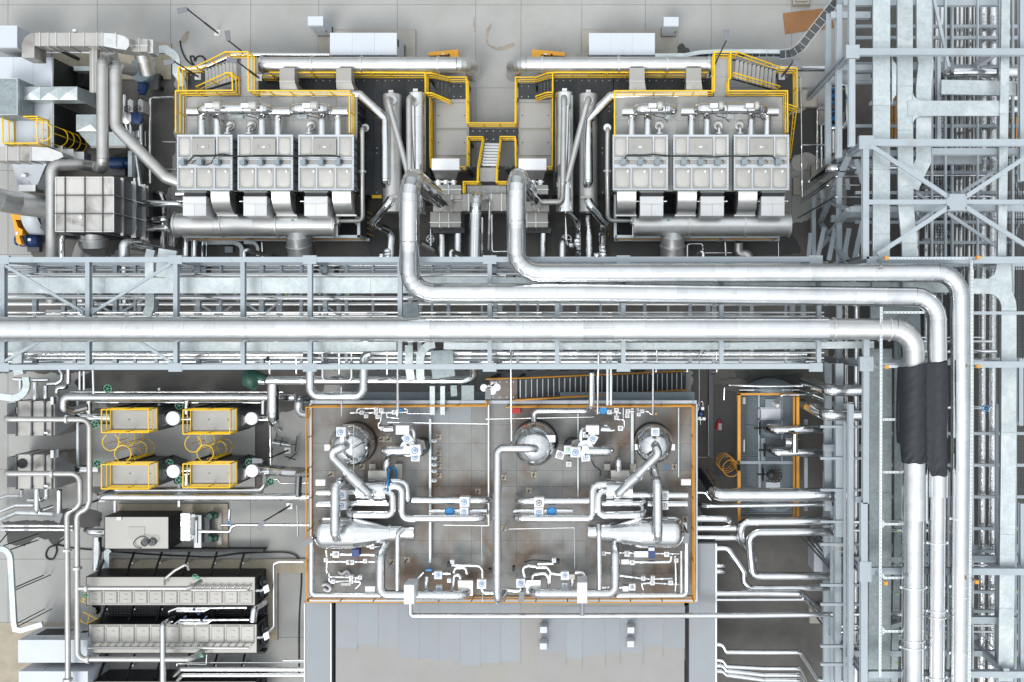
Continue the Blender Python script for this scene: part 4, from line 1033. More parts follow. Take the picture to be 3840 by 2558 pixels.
def engine(side):
 Lf = side == 'left'
 org(600,0) if Lf else org(2100,0)
 X0, X1 = (240,1742) if Lf else (482,1965)
 t = thing('engine_container', f'engine container with pale walkable roof in the {side} half', 'container', W((X0 + X1) / 2,1200,0), 'engine containers')
 MB().pbox(X0 + 3,858, X1 - 3,1690, ZF - .05, .45).build('body', 'dark_steel', t)
 ex = (240,440,600,765,980,1175,1375,1560,1742) if Lf else (482,652,832,1032,1224,1440,1605,1795,1965)
 for k in range(8):
  MB().pbox(ex[k] + .8,855, ex[k+1] - .8,1060, ZF, ZF - .06).build('roof_panel', 'roofdeck', t)
  MB().pbox(ex[k] + .8,1062, ex[k+1] - .8,1690, ZF, ZF - .06).build('roof_panel', 'roofdeck', t)
 wl_ = (718,862) if Lf else (1362,1490)
 for y0, y1 in ((512,680),(682,853)): MB().pbox(wl_[0], y0, wl_[1], y1, ZF, ZF - .1).build('walkway_panel', 'roofdeck', t)
 xe = X1 if Lf else X0; s = 1 if Lf else -1
 for k in range(9):
  p = W(xe, 900 + 84 * k, 0); pa = W(xe, 900 + 84 * k, ZF)
  MB().box(pa.x - .02, pa.y, pa.x + s * .05, pa.y - .07, .6, ZF - .15).build('rib', 'grey_dark', t)
 org(600,450) if Lf else org(2200,450)
 f0, f1 = (205,1757) if Lf else (252,1690)
 sk = [((f0,1030,2.3),(f1 + 12,1030,2.3)),((f1,660,2.3),(f1,1040,2.3)) if Lf else ((f0,660,2.3),(f0,1040,2.3)),((f0 + 30,1058, .6),(f1 + 95,1058, .6)) if Lf else ((f0 - 10,1058, .6),(f1 + 10,1058, .6))]
 for p, q in sk: MB().bar(W(*p), W(*q), .14, .2).build('frame_beam', 'strut', t)
 e0 = W(f0,1030,2.3); e1 = W(f1,1030,2.3)
 for x in (e0.x + .1, e0.x * .66 + e1.x * .34, e0.x * .33 + e1.x * .67, e1.x):
  MB().box(x - .08, e0.y - .08, x + .08, e0.y + .08,0,2.2).build('frame_leg', 'strut', t)
 MB().box(e0.x, e0.y + .1, e1.x, e0.y + 4, .3, .45).build('skid_floor', 'black', t)
 MB().bar((e0.x, e0.y - .06,1.2),(e1.x, e0.y - .06,1.2), .05, .1).build('skid_stripe', 'orange', t)
 xe = e1.x if Lf else e0.x
 for k in range(5): inst('ladder_bar', 'tube', 'yellow', (xe + .35 * s, e0.y + .2 + .28 * k, .3),(xe + .35 * s, e0.y + .2 + .28 * k, 1.9), .02, t)
 return t
engine('left'); engine('right')
def hx(side, k, x):
 Lf = side == 'left'; o_ = (600,450) if Lf else (2200,450); org(*o_)
 ZB = 4.8
 which = ('first', 'middle', 'last')[k]
 near = {('left', 0): 'beside the diagonal satin pipe', ('left', 1): 'in the middle of its row of three', ('left', 2): 'beside the thin white riser pipe',
   ('right', 0): 'beside the thin white riser pipe', ('right', 1): 'in the middle of its row of three', ('right', 2): 'nearest the tall rack'}[(side, k)]
 t = thing('heat_exchanger', f'square ribbed heat exchanger box of the {side} container, {near}'.replace('in the middle of its row of three', 'middle one'), 'heat exchanger', W(x + 245,375, ZF), 'heat exchanger boxes on the engine containers')
 w_ = 488
 MB().pbox(x + 6,136, x + w_ - 6,614, ZB - .06, ZF).build('body', 'panel', t)
 fr = []
 def rb(a, b, c, d, z=ZB, n_='rib', m='cabinet'): return MB().pbox(x + a, b, x + c, d, z, ZB - .08).build(n_, m, t)
 rb(0,130, w_, 147, n_='frame'); rb(0,605, w_, 620, n_='frame'); rb(0,147.5,13,604.5, n_='frame'); rb(w_ - 16,147.5, w_, 604.5, n_='frame')
 rb(14,326, w_ - 17,352); rb(14,391, w_ - 17,422)
 u = (122,345) if Lf else (123,352); l_ = (155,322) if Lf else (156,326)
 for a in u: rb(a, 148, a + 13,325.5)
 for a in l_: rb(a, 422.5, a + 12,604.5)
 ups = [(14, u[0]),(u[0] + 13, u[1]),(u[1] + 13, w_ - 17)]; los = [(14, l_[0]),(l_[0] + 12, l_[1]),(l_[1] + 12, w_ - 17)]
 for (a, b),(ya, yb_) in [(q, (148,325)) for q in ups] + [(q, (423,604)) for q in los]:
  nx, ny = 6,6; mb = MB()
  for j in range(ny + 1):
   for i in range(nx + 1):
    f, g = i / nx, j / ny; z = ZB - .075 + .045 * (math.sin(math.pi * f) * math.sin(math.pi * g)) ** .6
    mb.v.append(W(x + a + (b - a) * f, ya + (yb_ - ya) * g, z))
  for j in range(ny):
   for i in range(nx): q = j * (nx + 1) + i; mb.f.append((q, q + nx + 1, q + nx + 2, q + 1))
  mb.build('skin_panel', 'dished', t, 60)
 MB().pbox(x + 14,353, x + w_ - 17,390, ZB - .05, ZB - .07).build('skin_strip', 'panel', t)
 h0 = 127 if Lf else 140
 h = MB().pbox(x + h0,165, x + h0 + 206,306, ZB + .09, ZB - .05).build('hatch_cover', 'panel', t)
 mb = MB()
 for i in range(12):
  for yy in (169,302): p = W(x + h0 + 8 + i * 17.3, yy, ZB + .09); mb.cyl(p, p + Vector((0,0, .015)), .016, seg=6)
 o2 = mb.build('bolts', 'satin', h); o2['kind'] = 'stuff'
 MB().pbox(x + h0 + 88,232, x + h0 + 115,244, ZB + .095, ZB + .09).build('name_plate', 'white', h)
 for dx in (50,150):
  a = W(x + h0 + dx, 225, ZB + .1); b = W(x + h0 + dx, 250, ZB + .1); tube_mb(MB(), [a, a + Vector((0,0, .06)), b + Vector((0,0, .06)), b], .012).build('handle', 'satin', h)
 for bx_ in ((135,283,430) if Lf else (133,282,430)):
  p = W(x + bx_, 450, ZB - .05); MB().lathe(p, (0,0,1), [(0, .075),(.05, .075),(.06, .05),(.07, .05)], 14).build('plug', 'satin', t, 40)
 for jx in ((13,168,318) if Lf else (70,220,370)):
  j_ = MB().pbox(x + jx, 347, x + jx + 45,393, ZB + .42, ZB - .02).build('junction_box', 'jb', t)
  tube_mb(MB(), [W(x + jx + 60,350, ZB + .1), W(x + jx + 62,362, ZB + .14), W(x + jx + 75,365, ZB + .1), W(x + jx + 70,385, ZB + .06)], .018).build('gland_cable', 'rubber', j_)
 for yy in (330,346): inst('conduit', 'tube', 'satin', W(x + 10, yy, ZB + .06), W(x + w_ - 10, yy, ZB + .06), .014, t)
 mb = MB()
 for i in range(17):
  for xx in (7, w_ - 8): p = W(x + xx, 150 + i * 28, ZB); mb.cyl(p, p + Vector((0,0, .015)), .014, seg=5)
  p = W(x + 12 + i * 29,613, ZB); mb.cyl(p, p + Vector((0,0, .015)), .014, seg=5)
 o2 = mb.build('frame_bolts', 'grey_dark', t); o2['kind'] = 'stuff'
 xe = W(x + w_ - 3,0, ZB).x; xw = W(x + 3,0, ZB).x
 for i in range(7):
  y = W(0,175 + i * 70, ZB).y
  MB().box(xe - .02, y - .03, xe + .06, y + .03, ZF, ZB - .1).build('side_rib', 'grey_dark', t)
 d0 = 52 if Lf else 242
 d = thing('outlet_duct', f'white box outlet duct onto the {side} manifold, {which} in its row', 'duct', W(x + d0 + 100,760,3), 'white outlet ducts')
 MB().pbox(x + d0,682, x + d0 + 204,737,4.45,3.2).build('upper_box', 'white', d)
 MB().pbox(x + d0 - 6,737.5, x + d0 + 210,741,4.48,3.2).build('flange', 'satin', d)
 MB().pbox(x + d0,741.5, x + d0 + 101,846,4.4,2.8).build('lower_box', 'white', d)
 MB().pbox(x + d0 + 103,741.5, x + d0 + 204,846,4.4,2.8).build('lower_box', 'white', d)
 for j in range(4): MB().pbox(x + d0 + 6,640 + j * 9, x + d0 + 200,645 + j * 9,4.3,3.3).build('bellows_fold', 'grey_dark', d)
 for yy in (632,676): MB().pbox(x + d0 - 3, yy, x + d0 + 210, yy + 5,4.42,3.2).build('bellows_flange', 'satin', d)
 for xx in (-12,215):
  p = W(x + d0 + xx, 718,4.0); MB().cyl(p - Vector((.12,0,0)), p + Vector((.12,0,0)), .05, seg=10).build('sensor', 'foil', d, 40)
 c0, c1 = (297,460) if Lf else (40,207)
 c = thing('curved_duct', f'curved satin chute below the {side} heat exchangers, {which} of three', 'duct', W(x + c0 + 80,720,2.5), 'curved chutes')
 mb = MB(); N_ = 10; a = W(x + c0,636,4.5); b = W(x + c1,636,4.5)
 A, B_ = [], []
 for j in range(N_ + 1):
  th = R(90 * j / N_); y = a.y - 1.02 * math.sin(th); z = 3.5 + 1.0 * math.cos(th)
  A.append(Vector((a.x, y, z))); B_.append(Vector((b.x + .0, y, z)))
 I0 = [Vector((a.x, a.y, 3.2))]; I1 = [Vector((b.x, a.y, 3.2))]
 n_ = N_ + 1; mb.v = A + B_ + I0 + I1
 for j in range(N_): mb.f.append((j, j + 1, n_ + j + 1, n_ + j))
 mb.f.append(tuple(range(N_, -1,-1)) + (2 * n_,)); mb.f.append(tuple(range(n_, 2 * n_)) + (2 * n_ + 1,))
 mb.build('curved_shell', 'satin', c, 40)
 MB().box(a.x - .06, a.y - 1.08, b.x + .06, a.y - 1.0,3.2,3.5).build('lip', 'satin', c)
 MB().box(a.x, a.y - 1.0, b.x, a.y + .02,2.2,3.48).build('lower_box', 'grey_dark', c)
 MB().pbox(x + c0 - 4,626, x + c1 + 4,634,4.55,3.3).build('flange', 'satin', c)
for k, x in enumerate((150,685,1222)): hx('left', k, x)
for k, x in enumerate((230,765,1300)): hx('right', k, x)
org(600,450)
rope('black cable bundle laid over the left heat exchangers', 'rubber', .035, [(250,372,4.95),(300,320,4.95),(380,318,4.95),(500,312,4.95),(620,316,4.95),(700,322,4.9),(820,318,4.95),(1000,316,4.95),(1170,320,4.9),(1300,316,4.95),(1480,314,4.95),(1590,325,4.95)], group='black cables on the heat exchangers')
rope('looping black cables between junction boxes of the first left heat exchanger', 'rubber', .025, [(280,385,4.95),(330,350,5.0),(390,398,4.95),(450,380,5.0),(480,330,4.95),(540,300,4.95),(640,318,4.9)], group='black cables on the heat exchangers')
org(2200,450)
rope('black cable bundle laid over the right heat exchangers', 'rubber', .035, [(340,345,4.95),(365,312,4.95),(500,310,4.95),(600,306,4.95),(720,318,4.9),(850,318,4.95),(1000,322,4.95),(1100,328,4.95),(1270,318,4.9),(1400,322,4.95),(1550,318,4.95),(1640,325,4.95),(1665,350,4.95)], group='black cables on the heat exchangers')
for side, o_, x0, x1, fl, tx in (('left', (600,450),135,1560,(150,560,1045,1545),1208),('right', (2200,450),412,1795,(425,903,1390,1785),763)):
 org(*o_)
 m_ = pipe(f'very thick satin manifold pipe in front of the {side} engine container', 'satin', 205, [(x0,925,2.9),(x1,925,2.9)], sec=2.3, parts=True)
 for x in fl: flange(x, 925,2.9,(1,0,0), .655, m_, 'satin', .05)
 MB().lathe(W(tx, 925,3.1), Vector((0,-.9,-.35)), [(0, .04),(.62, .60),(1.05, .62),(1.15, .62),(2.6, .62)], 32).build('branch', 'satin', m_, 30)
 dv = Vector((0,-.9,-.35)).normalized(); flange(W(tx, 925,3.1) + dv * 1.1,0,0, dv, .67, m_, 'satin', .05)
 p = W(tx - 40,880,3.5); MB().box(p.x - .06, p.y - .03, p.x + .06, p.y + .03,3.48,3.53).build('tag_plate', 'valve_green', m_)
 xx = x1 if side == 'left' else x0; s = 1 if side == 'left' else -1
 p = W(xx, 925,2.9)
 MB().bar(p + Vector((s * .03,-.6,0)), p + Vector((s * .03, .6,0)), .05, .06).bar(p + Vector((s * .03,0,-.6)), p + Vector((s * .03,0, .6)), .06, .05).build('end_stiffener', 'satin', m_)
org(600,450)
t = pipe('thin white riser pipe curving into the end of the left manifold', 'matte_pipe', 38, [(1815,70,2.6),(1785,80,4.2),(1785,500,4.0),(1788,890,3.2),(1575,890,2.9)], bend=1.3, sec=None, parts=False)
for (x, y, h, d) in ((1812,70,2.9,(0,0,1)),(1786,455,4.0,(0,1,0)),(1735,890,3.0,(1,0,0)),(1580,890,2.9,(1,0,0))): flange(x, y, h, d, .19 if d != (0,0,1) else .2, t, 'satin', .05)
org(2200,450)
t = pipe('thin white riser pipe curving into the end of the right manifold', 'matte_pipe', 38, [(185,70,2.6),(185,75,4.2),(183,500,4.0),(188,888,3.2),(400,888,2.9)], bend=1.3, sec=None, parts=False)
for (x, y, h, d) in ((182,68,4.1,(0,0,1)),(183,450,4.0,(0,1,0)),(395,888,2.9,(1,0,0))): flange(x, y, h, d, .19, t, 'satin', .05)
gsp = 'silver pipes on the engine container roofs'
def roofpipes(side, o_, stubs, heads, acts, elb, pads):
 org(*o_)
 for k, x in enumerate(stubs):
  pipe(f'short silver pipe down to the {side} heat exchangers, {("first", "second", "third", "fourth", "fifth", "last")[k]} of its row', 'clad', 68, [(x, 985,4.35),(x, 1060,4.5),(x + (2 if side == 'left' else -2),1195,4.5)], bend=.6, sec=.7, parts=False, group=gsp)
 for k, (x0, x1, y, d, h) in enumerate(heads):
  nm = ('round-ended' if d > 90 else 'straight capped') 
  pts = [(x0, y, h),(x1, y, h)] if d < 90 else [(x0 + 25, y + 30,4.1),(x0 + 25, y, h),(x1 - 25, y, h),(x1 - 25, y + 30,4.1)]
  pipe(f'{nm} silver header on the {side} roof, ' + ('the longer one' if x1 - x0 > 500 else 'the shorter one' if d > 90 else ("by the left rail", "between the headers", "by the right rail")[min(2, int(3 * (x0 - stubs[0] + 200) / 1500))]), 'clad', d, pts, bend=.55, sec=.55, parts=False, group=gsp)
 for k, (x0, x1) in enumerate(acts):
  t = thing('actuator', f'white boxed actuator on the {side} roof headers, {("first", "second", "third")[k]} from the left', 'actuator', W(x0 + 60,935,5.4), 'actuators on the roof headers')
  MB().pbox(x0,912, x0 + 68,950,5.75,5.3).build('control_box', 'white', t)
  p, q = W(x0 + 72,932,5.55), W(x1,932,5.55); MB().lathe(p, (1,0,0), [(0, .14),(.05, .2),((q - p).length - .05, .2),((q - p).length, .14)], 18).build('motor', 'plastic', t, 40)
  MB().pbox(x0 + 80,948, x0 + 130,972,5.4,5.2).build('bracket', 'grey_dark', t)
  tube_mb(MB(), [W(x0 + 10,945,5.4), W(x0 + 20,990,5.2), W(x0 + 60,1025,4.4), W(x0 + 130,1040,4.0), W(x0 + 170,1080,3.95)], .02).build('cable', 'rubber', t)
  MB().torus(W(x0 + 145,960,5.0),(1,0,0), .43, .02,24,5).build('band_clamp', 'satin', t, 60)
 for k, (sx, px) in enumerate(elb):
  t = thing('drain_elbow', f'small flanged drain elbow on the {side} roof, {("first", "second", "third")[k]} from the left', 'pipe', W(sx, 1110, ZF), 'small flanged drain elbows')
  MB().pbox(sx - 26,1078, sx + 26,1148, ZF + .03, ZF).build('opening_plate', 'black', t)
  MB().lathe(W(sx, 1112, ZF + .03),(0,0,1), [(0, .22),(.06, .22),(.061, .15),(.25, .15)], 18).build('flange', 'satin', t, 40)
  pipe('', 'satin', 34, [(sx, 1112, ZF + .1),(sx, 1112, ZF + .42),(px, 1130, ZF + .5),(px, 1190, ZF + .5)], bend=.7, sec=None, parent=t, name='bent_pipe')
  flange(px, 1182, ZF + .5,(0,1,0), .2, t, 'satin', .06)
 for k, x in enumerate(pads):
  pblock('tray_box', f'low galvanised tray box under the {side} roof header, {("first", "second")[k]} from the left', 'tray', 'galv', x, 1005, x + 90,1046, ZF + .2, ZF, 'tray boxes under the roof headers')
roofpipes('left', (600,0),(367,505,898,1040,1427,1570),((248,380,987,82,4.6),(352,985,963,96,5.0),(1000,1155,990,84,4.6),(1165,1512,963,96,5.0),(1525,1662,990,84,4.6)),((395,540),(712,857),(1256,1397)),((627,595),(812,785),(1337,1315)),(640,1205))
roofpipes('right', (2100,0),(632,775,1160,1300,1688,1830),((550,670,987,84,4.6),(662,1012,965,96,5.0),(1068,1200,985,84,4.6),(1196,1815,960,96,5.0),(1800,1925,987,84,4.6)),((783,905),(1326,1442),(1642,1757)),((875,877),(1396,1405),(1582,1590)),(915,1445))
def cylv(label, m, x0, x1, y0, y1, o0, o1, h):
 c = V(o0,(x0 + x1) / 2, y0, h); e = V(o1,(x0 + x1) / 2 + (o0[0] - o1[0]) * 2.354, y1, h); org(*o0); d = x1 - x0
 r_ = Ln(d, h) / 2
 t = thing('silencer', label, 'silencer', (c.x, (c.y + e.y) / 2, h - r_), 'long horizontal silencer cylinders')
 L_ = (c - e).length; k = 5
 for j in range(k):
  a = c.lerp(e, j / k); b = c.lerp(e, (j + 1) / k)
  b_ = MB().lathe(a, e - c, [(0, r_ * (.9 if j == 0 else 1.006)),(.04, r_ * 1.006),(.045, r_),(L_ / k, r_)], 36); b_.build('shell_section', m, t, 28)
 for f in (.12, .85):
  p = c.lerp(e, f); MB().box(p.x - r_ * .8, p.y - .12, p.x + r_ * .8, p.y + .12,0, h - r_ * .5).build('saddle', 'dark_steel', t)
 q = MB().box(c.x - .12, c.y - .02, c.x + .12, c.y + .14, h + r_ * .55, h + r_ * .8).build('lifting_lug', m, t)
 return t
cylv('matte silencer cylinder with the slanting pipe, left group', 'matte_pipe', 1968,2133,835,815,(600,0),(600,450),3.0)
cylv('shiny clad silencer cylinder beside the left hatch platform', 'clad', 2185,2345,822,835,(600,0),(600,450),3.0)
cylv('shiny clad silencer cylinder beside the right hatch platform', 'clad', 1605,1775,820,815,(1400,0),(1350,450),3.0)
cylv('matte silencer cylinder with the slanting pipe, right group', 'matte_pipe', 1816,1980,832,815,(1400,0),(1350,450),3.0)
org(1400,0)
def slp(label, pts, d, fl): 
 t = pipe(label, 'matte_pipe', d, pts, bend=.9, sec=None, parts=False); flange(*fl, (0, .2,1), .24, t, 'satin', .05); return t
slp('slanting matte pipe leaving the left matte silencer', [(165,888,3.4),(125,870,4.0),(140,930,4.1),(315,1560,4.3)], 50,(165,888,3.52))
slp('straight matte pipe leaving the shiny left silencer', [(365,895,3.4),(315,850,4.1),(315,950,4.2),(320,1520,4.4)], 52,(365,895,3.52))
slp('straight matte pipe on the shiny right silencer', [(1690,895,3.4),(1680,845,4.1),(1682,950,4.2), V((1350,450),1790,560,4.0), V((1350,450),1785,725,3.6), V((1350,450),1600,725,3.4)], 52,(1692,893,3.52))
slp('slanting matte pipe leaving the right matte silencer', [(1905,895,3.4),(1898,868,4.1),(1880,930,4.2), V((1350,450),1825,545,3.9)], 52,(1897,890,3.52))
org(600,0)
pipe('mitred silver duct running round the left engine container', 'clad', 84, [(900,835,3.6),(1760,838,3.6),(1990,1050,3.6),(1990,1590,3.6),(2010,1640,3.2),(2052,1700,2.2)], bend=.2, sec=1.0)
org(2100,0)
pipe('mitred silver duct running round the right engine container', 'clad', 84, [(1300,835,3.6),(450,850,3.6),(245,1060,3.6),(250,1600,3.6),(240,1650,3.2),(232,1690,2.2)], bend=.2, sec=1.0)
org(600,450)
pipe('silver gored elbow pipe zigzagging below the left silencers', 'clad', 78, [(2040,700,3.4),(2020,740,3.6),(1868,905,2.6),(1940,945,1.8),(2045,985,1.2),(2037,1100,1.2),(2032,1400,1.2)], bend=.9, sec=.6)
org(1350,450)
pipe('silver gored elbow pipe zigzagging below the right silencers', 'clad', 78, [(2015,710,3.4),(2020,745,3.6),(2160,905,2.8),(2140,980,1.6),(2140,1100,1.2),(2150,1400,1.2)], bend=.9, sec=.6)
pipe('slimmer silver elbow pipe left of the right zigzag pipe', 'clad', 54, [(1785,745,3.0),(1915,880,2.4),(1925,990,1.4),(1928,1300,1.2)], bend=.9, sec=.6)
pipe('dented silver downpipe under the matte right silencer', 'foil', 68, [(2010,845,1.2),(2022,1010,1.2),(2020,1300,1.2)], sec=.7)
pipe('short bright vertical pipe below the right silencers', 'clad', 56, [(1830,1150, .5),(1786,1060,3.0),(1782,1330,3.0)], bend=.8, sec=.6)
pipe('thin silver downpipe below the shiny right silencer', 'clad', 28, [(1815,845,1.4),(1820,1060,1.4)], sec=.6)
org(0,0)
def gbox(name, label, cat, m, px0, py0, px1, py1, zt, zb, seams=0, axis='x', side_m=None, ribs=(), group=None, rib_m='satin', rib_h=.05, cross=False):
 a, b = W(px0, py0, zt), W(px1, py1, zt)
 t = thing(name, label, cat, ((a.x + b.x) / 2,(a.y + b.y) / 2, zb), group)
 MB().box(a.x + .01, a.y - .01, b.x - .01, b.y + .01, zb, zt - .03).build('body', side_m or m, t)
 n_ = max(1, seams)
 for k in range(n_):
  f0, f1 = k / n_, (k + 1) / n_
  r = (a.x + (b.x - a.x) * f0 + .004, a.y, a.x + (b.x - a.x) * f1 - .004, b.y) if axis == 'x' else (a.x, a.y + (b.y - a.y) * f0 - .004, b.x, a.y + (b.y - a.y) * f1 + .004)
  if cross:
   mb = MB(); cx, cy = (r[0] + r[2]) / 2,(r[1] + r[3]) / 2
   c = [Vector((r[0], r[1], zt)), Vector((r[2], r[1], zt)), Vector((r[2], r[3], zt)), Vector((r[0], r[3], zt)), Vector((cx, cy, zt + .1))]
   mb.v = c; mb.f = [(1,0,4),(2,1,4),(3,2,4),(0,3,4)]; mb.build('cross_broken_panel', m, t)
  else: MB().box(*r, zt - .03, zt).build('top_panel', m, t)
 for q in ribs:
  if q[0] == 'x': p = W(q[1], py0, zt).x; MB().box(p - .02, a.y + .03, p + .02, b.y - .03, zb + .02, zt + rib_h).build('rib', rib_m, t)
  else: p = W(px0, q[1], zt).y; MB().box(a.x - .03, p - .02, b.x + .03, p + .02, zb + .02, zt + rib_h).build('rib', rib_m, t)
 return t
t = thing('air_duct', 'long ribbed duct with rounded ends running along the top left machines', 'duct', W(700,350,3))
zt, zb = 5.0,3.9
MB().pbox(310,290,905,405, zt, zb).build('straight_section', 'sooty', t)
pts = arc(310,408,118,180,270,8); P_ = [W(x, y, zt) for x, y in pts] + [W(310,405, zt), W(303,405, zt), W(303,510, zt), W(192,510, zt)]
MB().prism([p[:2] for p in P_], zb, zt).build('round_elbow', 'sooty', t, 30)
pts = [W(905,290, zt)] + [W(x, y, zt) for x, y in [(1030,298),(1095,320),(1135,350),(1138,405),(1110,440),(1030,430),(905,405)]]
MB().prism([p[:2] for p in pts], zb, zt - .02).build('curved_section', 'satin', t, 30)
for x in (355,430,498,618,742,860,905,1025): p = W(x, 0, zt).x; MB().box(p - .015, W(0,284, zt).y, p + .015, W(0,414, zt).y, zb, zt + .05).build('rib', 'satin', t)
MB().pbox(640,258,668,280,4.8,4.6).build('sensor_box', 'white', t)
gbox('fan_casing', 'square ribbed duct head above the grey fan', 'duct', 'sooty', 1135,345,1302,456,4.4,3.3,2, ribs=(('x', 1230),('y', 402)))
gbox('duct_transition', 'narrow grey duct end between the fan head and the galvanised bend', 'duct', 'satin', 1304,350,1352,470,4.2,3.5,1)
gbox('duct_support', 'pale tall post pair carrying the long ribbed duct', 'support', 'panel', 790,415,858,815,4.4,4.1,2, ribs=(('x', 825),))
org(0,0)
tray('galvanised tray sweeping round the left engine block from the fan', 'galv', [(1395,438),(1460,432)] + arc(1460,545,95,-70,0,5) + [(1555,640),(1600,700),(1612,760)], 66,2.4)
t = thing('fan', 'grey centrifugal fan with a blue motor at the end of the top duct', 'fan', W(1280,640,0))
MB().lathe(W(1255,465,3.4), Vector((0,-.8,-.6)), [(0, .42),(.3, .42),(.31, .46),(.36, .46),(.37, .38),(1.1, .38)], 24).build('inlet_spout', 'satin', t, 30)
MB().lathe(W(1278,640,1.0),(0,0,1), [(0, .62),(.5, .62),(.56, .58),(.6, .4)], 32).build('scroll', 'jb', t, 30)
MB().lathe(W(1262,725,1.2),(0,-1, .1), [(0, .2),(.05, .24),(.5, .24),(.55, .18),(.65, .18)], 18).build('motor', 'blue', t, 40)
MB().hull8([W(1300,680,1.1), W(1390,650,1.1), W(1395,790,1.1), W(1290,790,1.1)][::-1], [W(1300,680, .2), W(1420,650, .1), W(1420,790, .1), W(1290,790, .2)][::-1]).build('base_frame', 'grey_dark', t)
for y in (685,780): MB().pbox(1400, y - 15,1435, y + 15, .2,0).build('foot', 'black', t)
MB().pbox(1305,540,1345,575,2.4,2.1).build('actuator', 'white', t); MB().pbox(1312,555,1345,580,2.2,2.0).build('actuator_motor', 'blue', t)
t = thing('fan', 'grey fan spout half hidden between the two vertical satin pipes', 'fan', W(960,520,0))
MB().lathe(W(962,460,3.6), Vector((0,-.75,-.66)), [(0, .38),(.35, .36),(.36, .42),(.42, .42),(.43, .34),(1.0, .34)], 24).build('spout', 'satin', t, 30)
gbox('air_handler', 'white air handling casing with a black flank, upper one at the left', 'air handler', 'cabinet', -60,505,470,762,3.3,0,3, side_m='black', ribs=(('x', 462),))
gbox('air_handler', 'white air handling casing with a black flank, behind the yellow cage ladder', 'air handler', 'cabinet', -60,905,475,1300,3.25,0,3, side_m='black', ribs=(('x', 462),))
gbox('dark_casing', 'black louvred casing beside the white air handlers', 'casing', 'black', 650,590,745,760, .9,0,1)
t = thing('intake_hood', 'tall galvanised hood cut by the left edge above the yellow platform', 'hood', W(70,850,0))
MB().pbox(-80,690,155,1012,4.8,3.3).build('body', 'galv_dull', t)
mb = MB(); c = [W(-80,690,4.82), W(155,690,4.82), W(155,1012,4.82), W(-80,1012,4.82), W(40,850,4.4)]; mb.v = c; mb.f = [(1,0,4),(2,1,4),(3,2,4),(0,3,4)]; mb.build('sunken_top', 'galv_dull', t)  # dark reflection in the sunken top put into the duller metal colour
for q in ((-80,690,155,697),(-80,1005,155,1012),(148,698,155,1004)): MB().pbox(*q, 4.88,4.7).build('rim', 'galv', t)
gbox('cross_duct', 'bright galvanised cross-broken duct left of the vertical satin pipes', 'duct', 'galv', 192,765,683,882,4.2,3.3,3, cross=True)
t = thing('duct_transition', 'galvanised duct slope falling away to the right of the cross-broken duct', 'duct', W(760,880,1))
MB().hull8([W(686,768,4.15), W(830,820,2.6), W(850,960,2.6), W(686,880,4.15)][::-1], [W(686,768,3.3), W(830,820,1.7), W(850,960,1.7), W(686,880,3.3)][::-1]).build('slope', 'galv', t)
t = thing('galvanised_hopper', 'galvanised hopper with a folded lid left of the vertical satin pipe', 'hopper', W(760,1080,0))
MB().hull8([W(672,1012,2.9), W(856,1012,2.9), W(856,1160,2.9), W(672,1160,2.9)][::-1], [W(672,1012,2.2), W(856,1012,2.2), W(856,1160,2.2), W(672,1160,2.2)][::-1]).build('box', 'galv', t)
mb = MB(); c = [W(672,1012,2.92), W(856,1012,2.92), W(856,1160,2.92), W(672,1160,2.92), W(800,1100,3.05)]; mb.v = c; mb.f = [(1,0,4),(2,1,4),(3,2,4),(0,3,4)]; mb.build('lid', 'galv', t)
MB().hull8([W(690,1165,2.2), W(1110,1165,2.2), W(1110,1290,2.2), W(800,1290,2.2)][::-1], [W(760,1190, .9), W(1080,1190, .9), W(1080,1260, .9), W(820,1270, .9)][::-1]).build('taper', 'galv', t)
MB().pbox(800,1288,1112,1306,2.3,2.1).build('lip', 'panel', t)
t = thing('air_duct', 'ribbed duct with a round end below the yellow cage ladder', 'duct', W(200,1360,1))
MB().pbox(-60,1295,272,1418,4.2,3.0).build('straight_section', 'sooty', t)
P_ = [W(272,1295,4.18)] + [W(x, y, 4.18) for x, y in ((420,1302),(470,1320),(545,1350),(560,1385),(470,1425),(420,1420),(272,1418))]
MB().prism([p[:2] for p in P_], 3.0,4.18).build('curved_section', 'satin', t, 30)
for x in (62,165,270): p = W(x, 0,4.2).x; MB().box(p - .015, W(0,1288,4.2).y, p + .015, W(0,1425,4.2).y, 3.0,4.25).build('rib', 'satin', t)
for x in (550,620,690): p = W(x, 1340 + (x - 545) * .25,2.9); MB().box(p.x - .4, p.y - .35, p.x + .02, p.y + .3,1.6,2.9 - (x - 550) * .004).build('ribbed_tail', 'satin', t)
org(0,500)
t = thing('hopper', 'grey ribbed hopper tapering below the round-ended duct', 'hopper', W(230,380,0))
MB().hull8([W(90,248,3.1), W(430,248,3.1), W(395,300,3.1), W(120,300,3.1)][::-1], [W(165,505,1.9), W(310,505,1.9), W(310,450,1.9), W(165,450,1.9)]).build('taper', 'cabinet', t)
mb = MB().hull8([W(95,250,3.0), W(340,250,3.0), W(308,450,2.2), W(165,450,2.2)][::-1], [W(110,280,2.0), W(330,280,2.0), W(300,445,1.6), W(170,445,1.6)][::-1]); mb.build('front_plate', 'cabinet', t)
MB().hull8([W(345,260,3.0), W(420,250,3.0), W(395,500,2.0), W(312,505,2.0)][::-1], [W(345,260,1.0), W(420,250,1.0), W(395,500, .8), W(312,505, .8)][::-1]).build('side_plate', 'grey_dark', t)
MB().pbox(165,450,312,512,2.2,1.4).build('outlet_box', 'satin', t)
for x0, x1 in ((160,190),(240,262)): MB().bar(W(x0,255,3.06), W(x1,450,2.25), .03, .06).build('rib', 'satin', t)
MB().pbox(188,362,226,384,3.0,2.8).build('sensor_box', 'white', t)
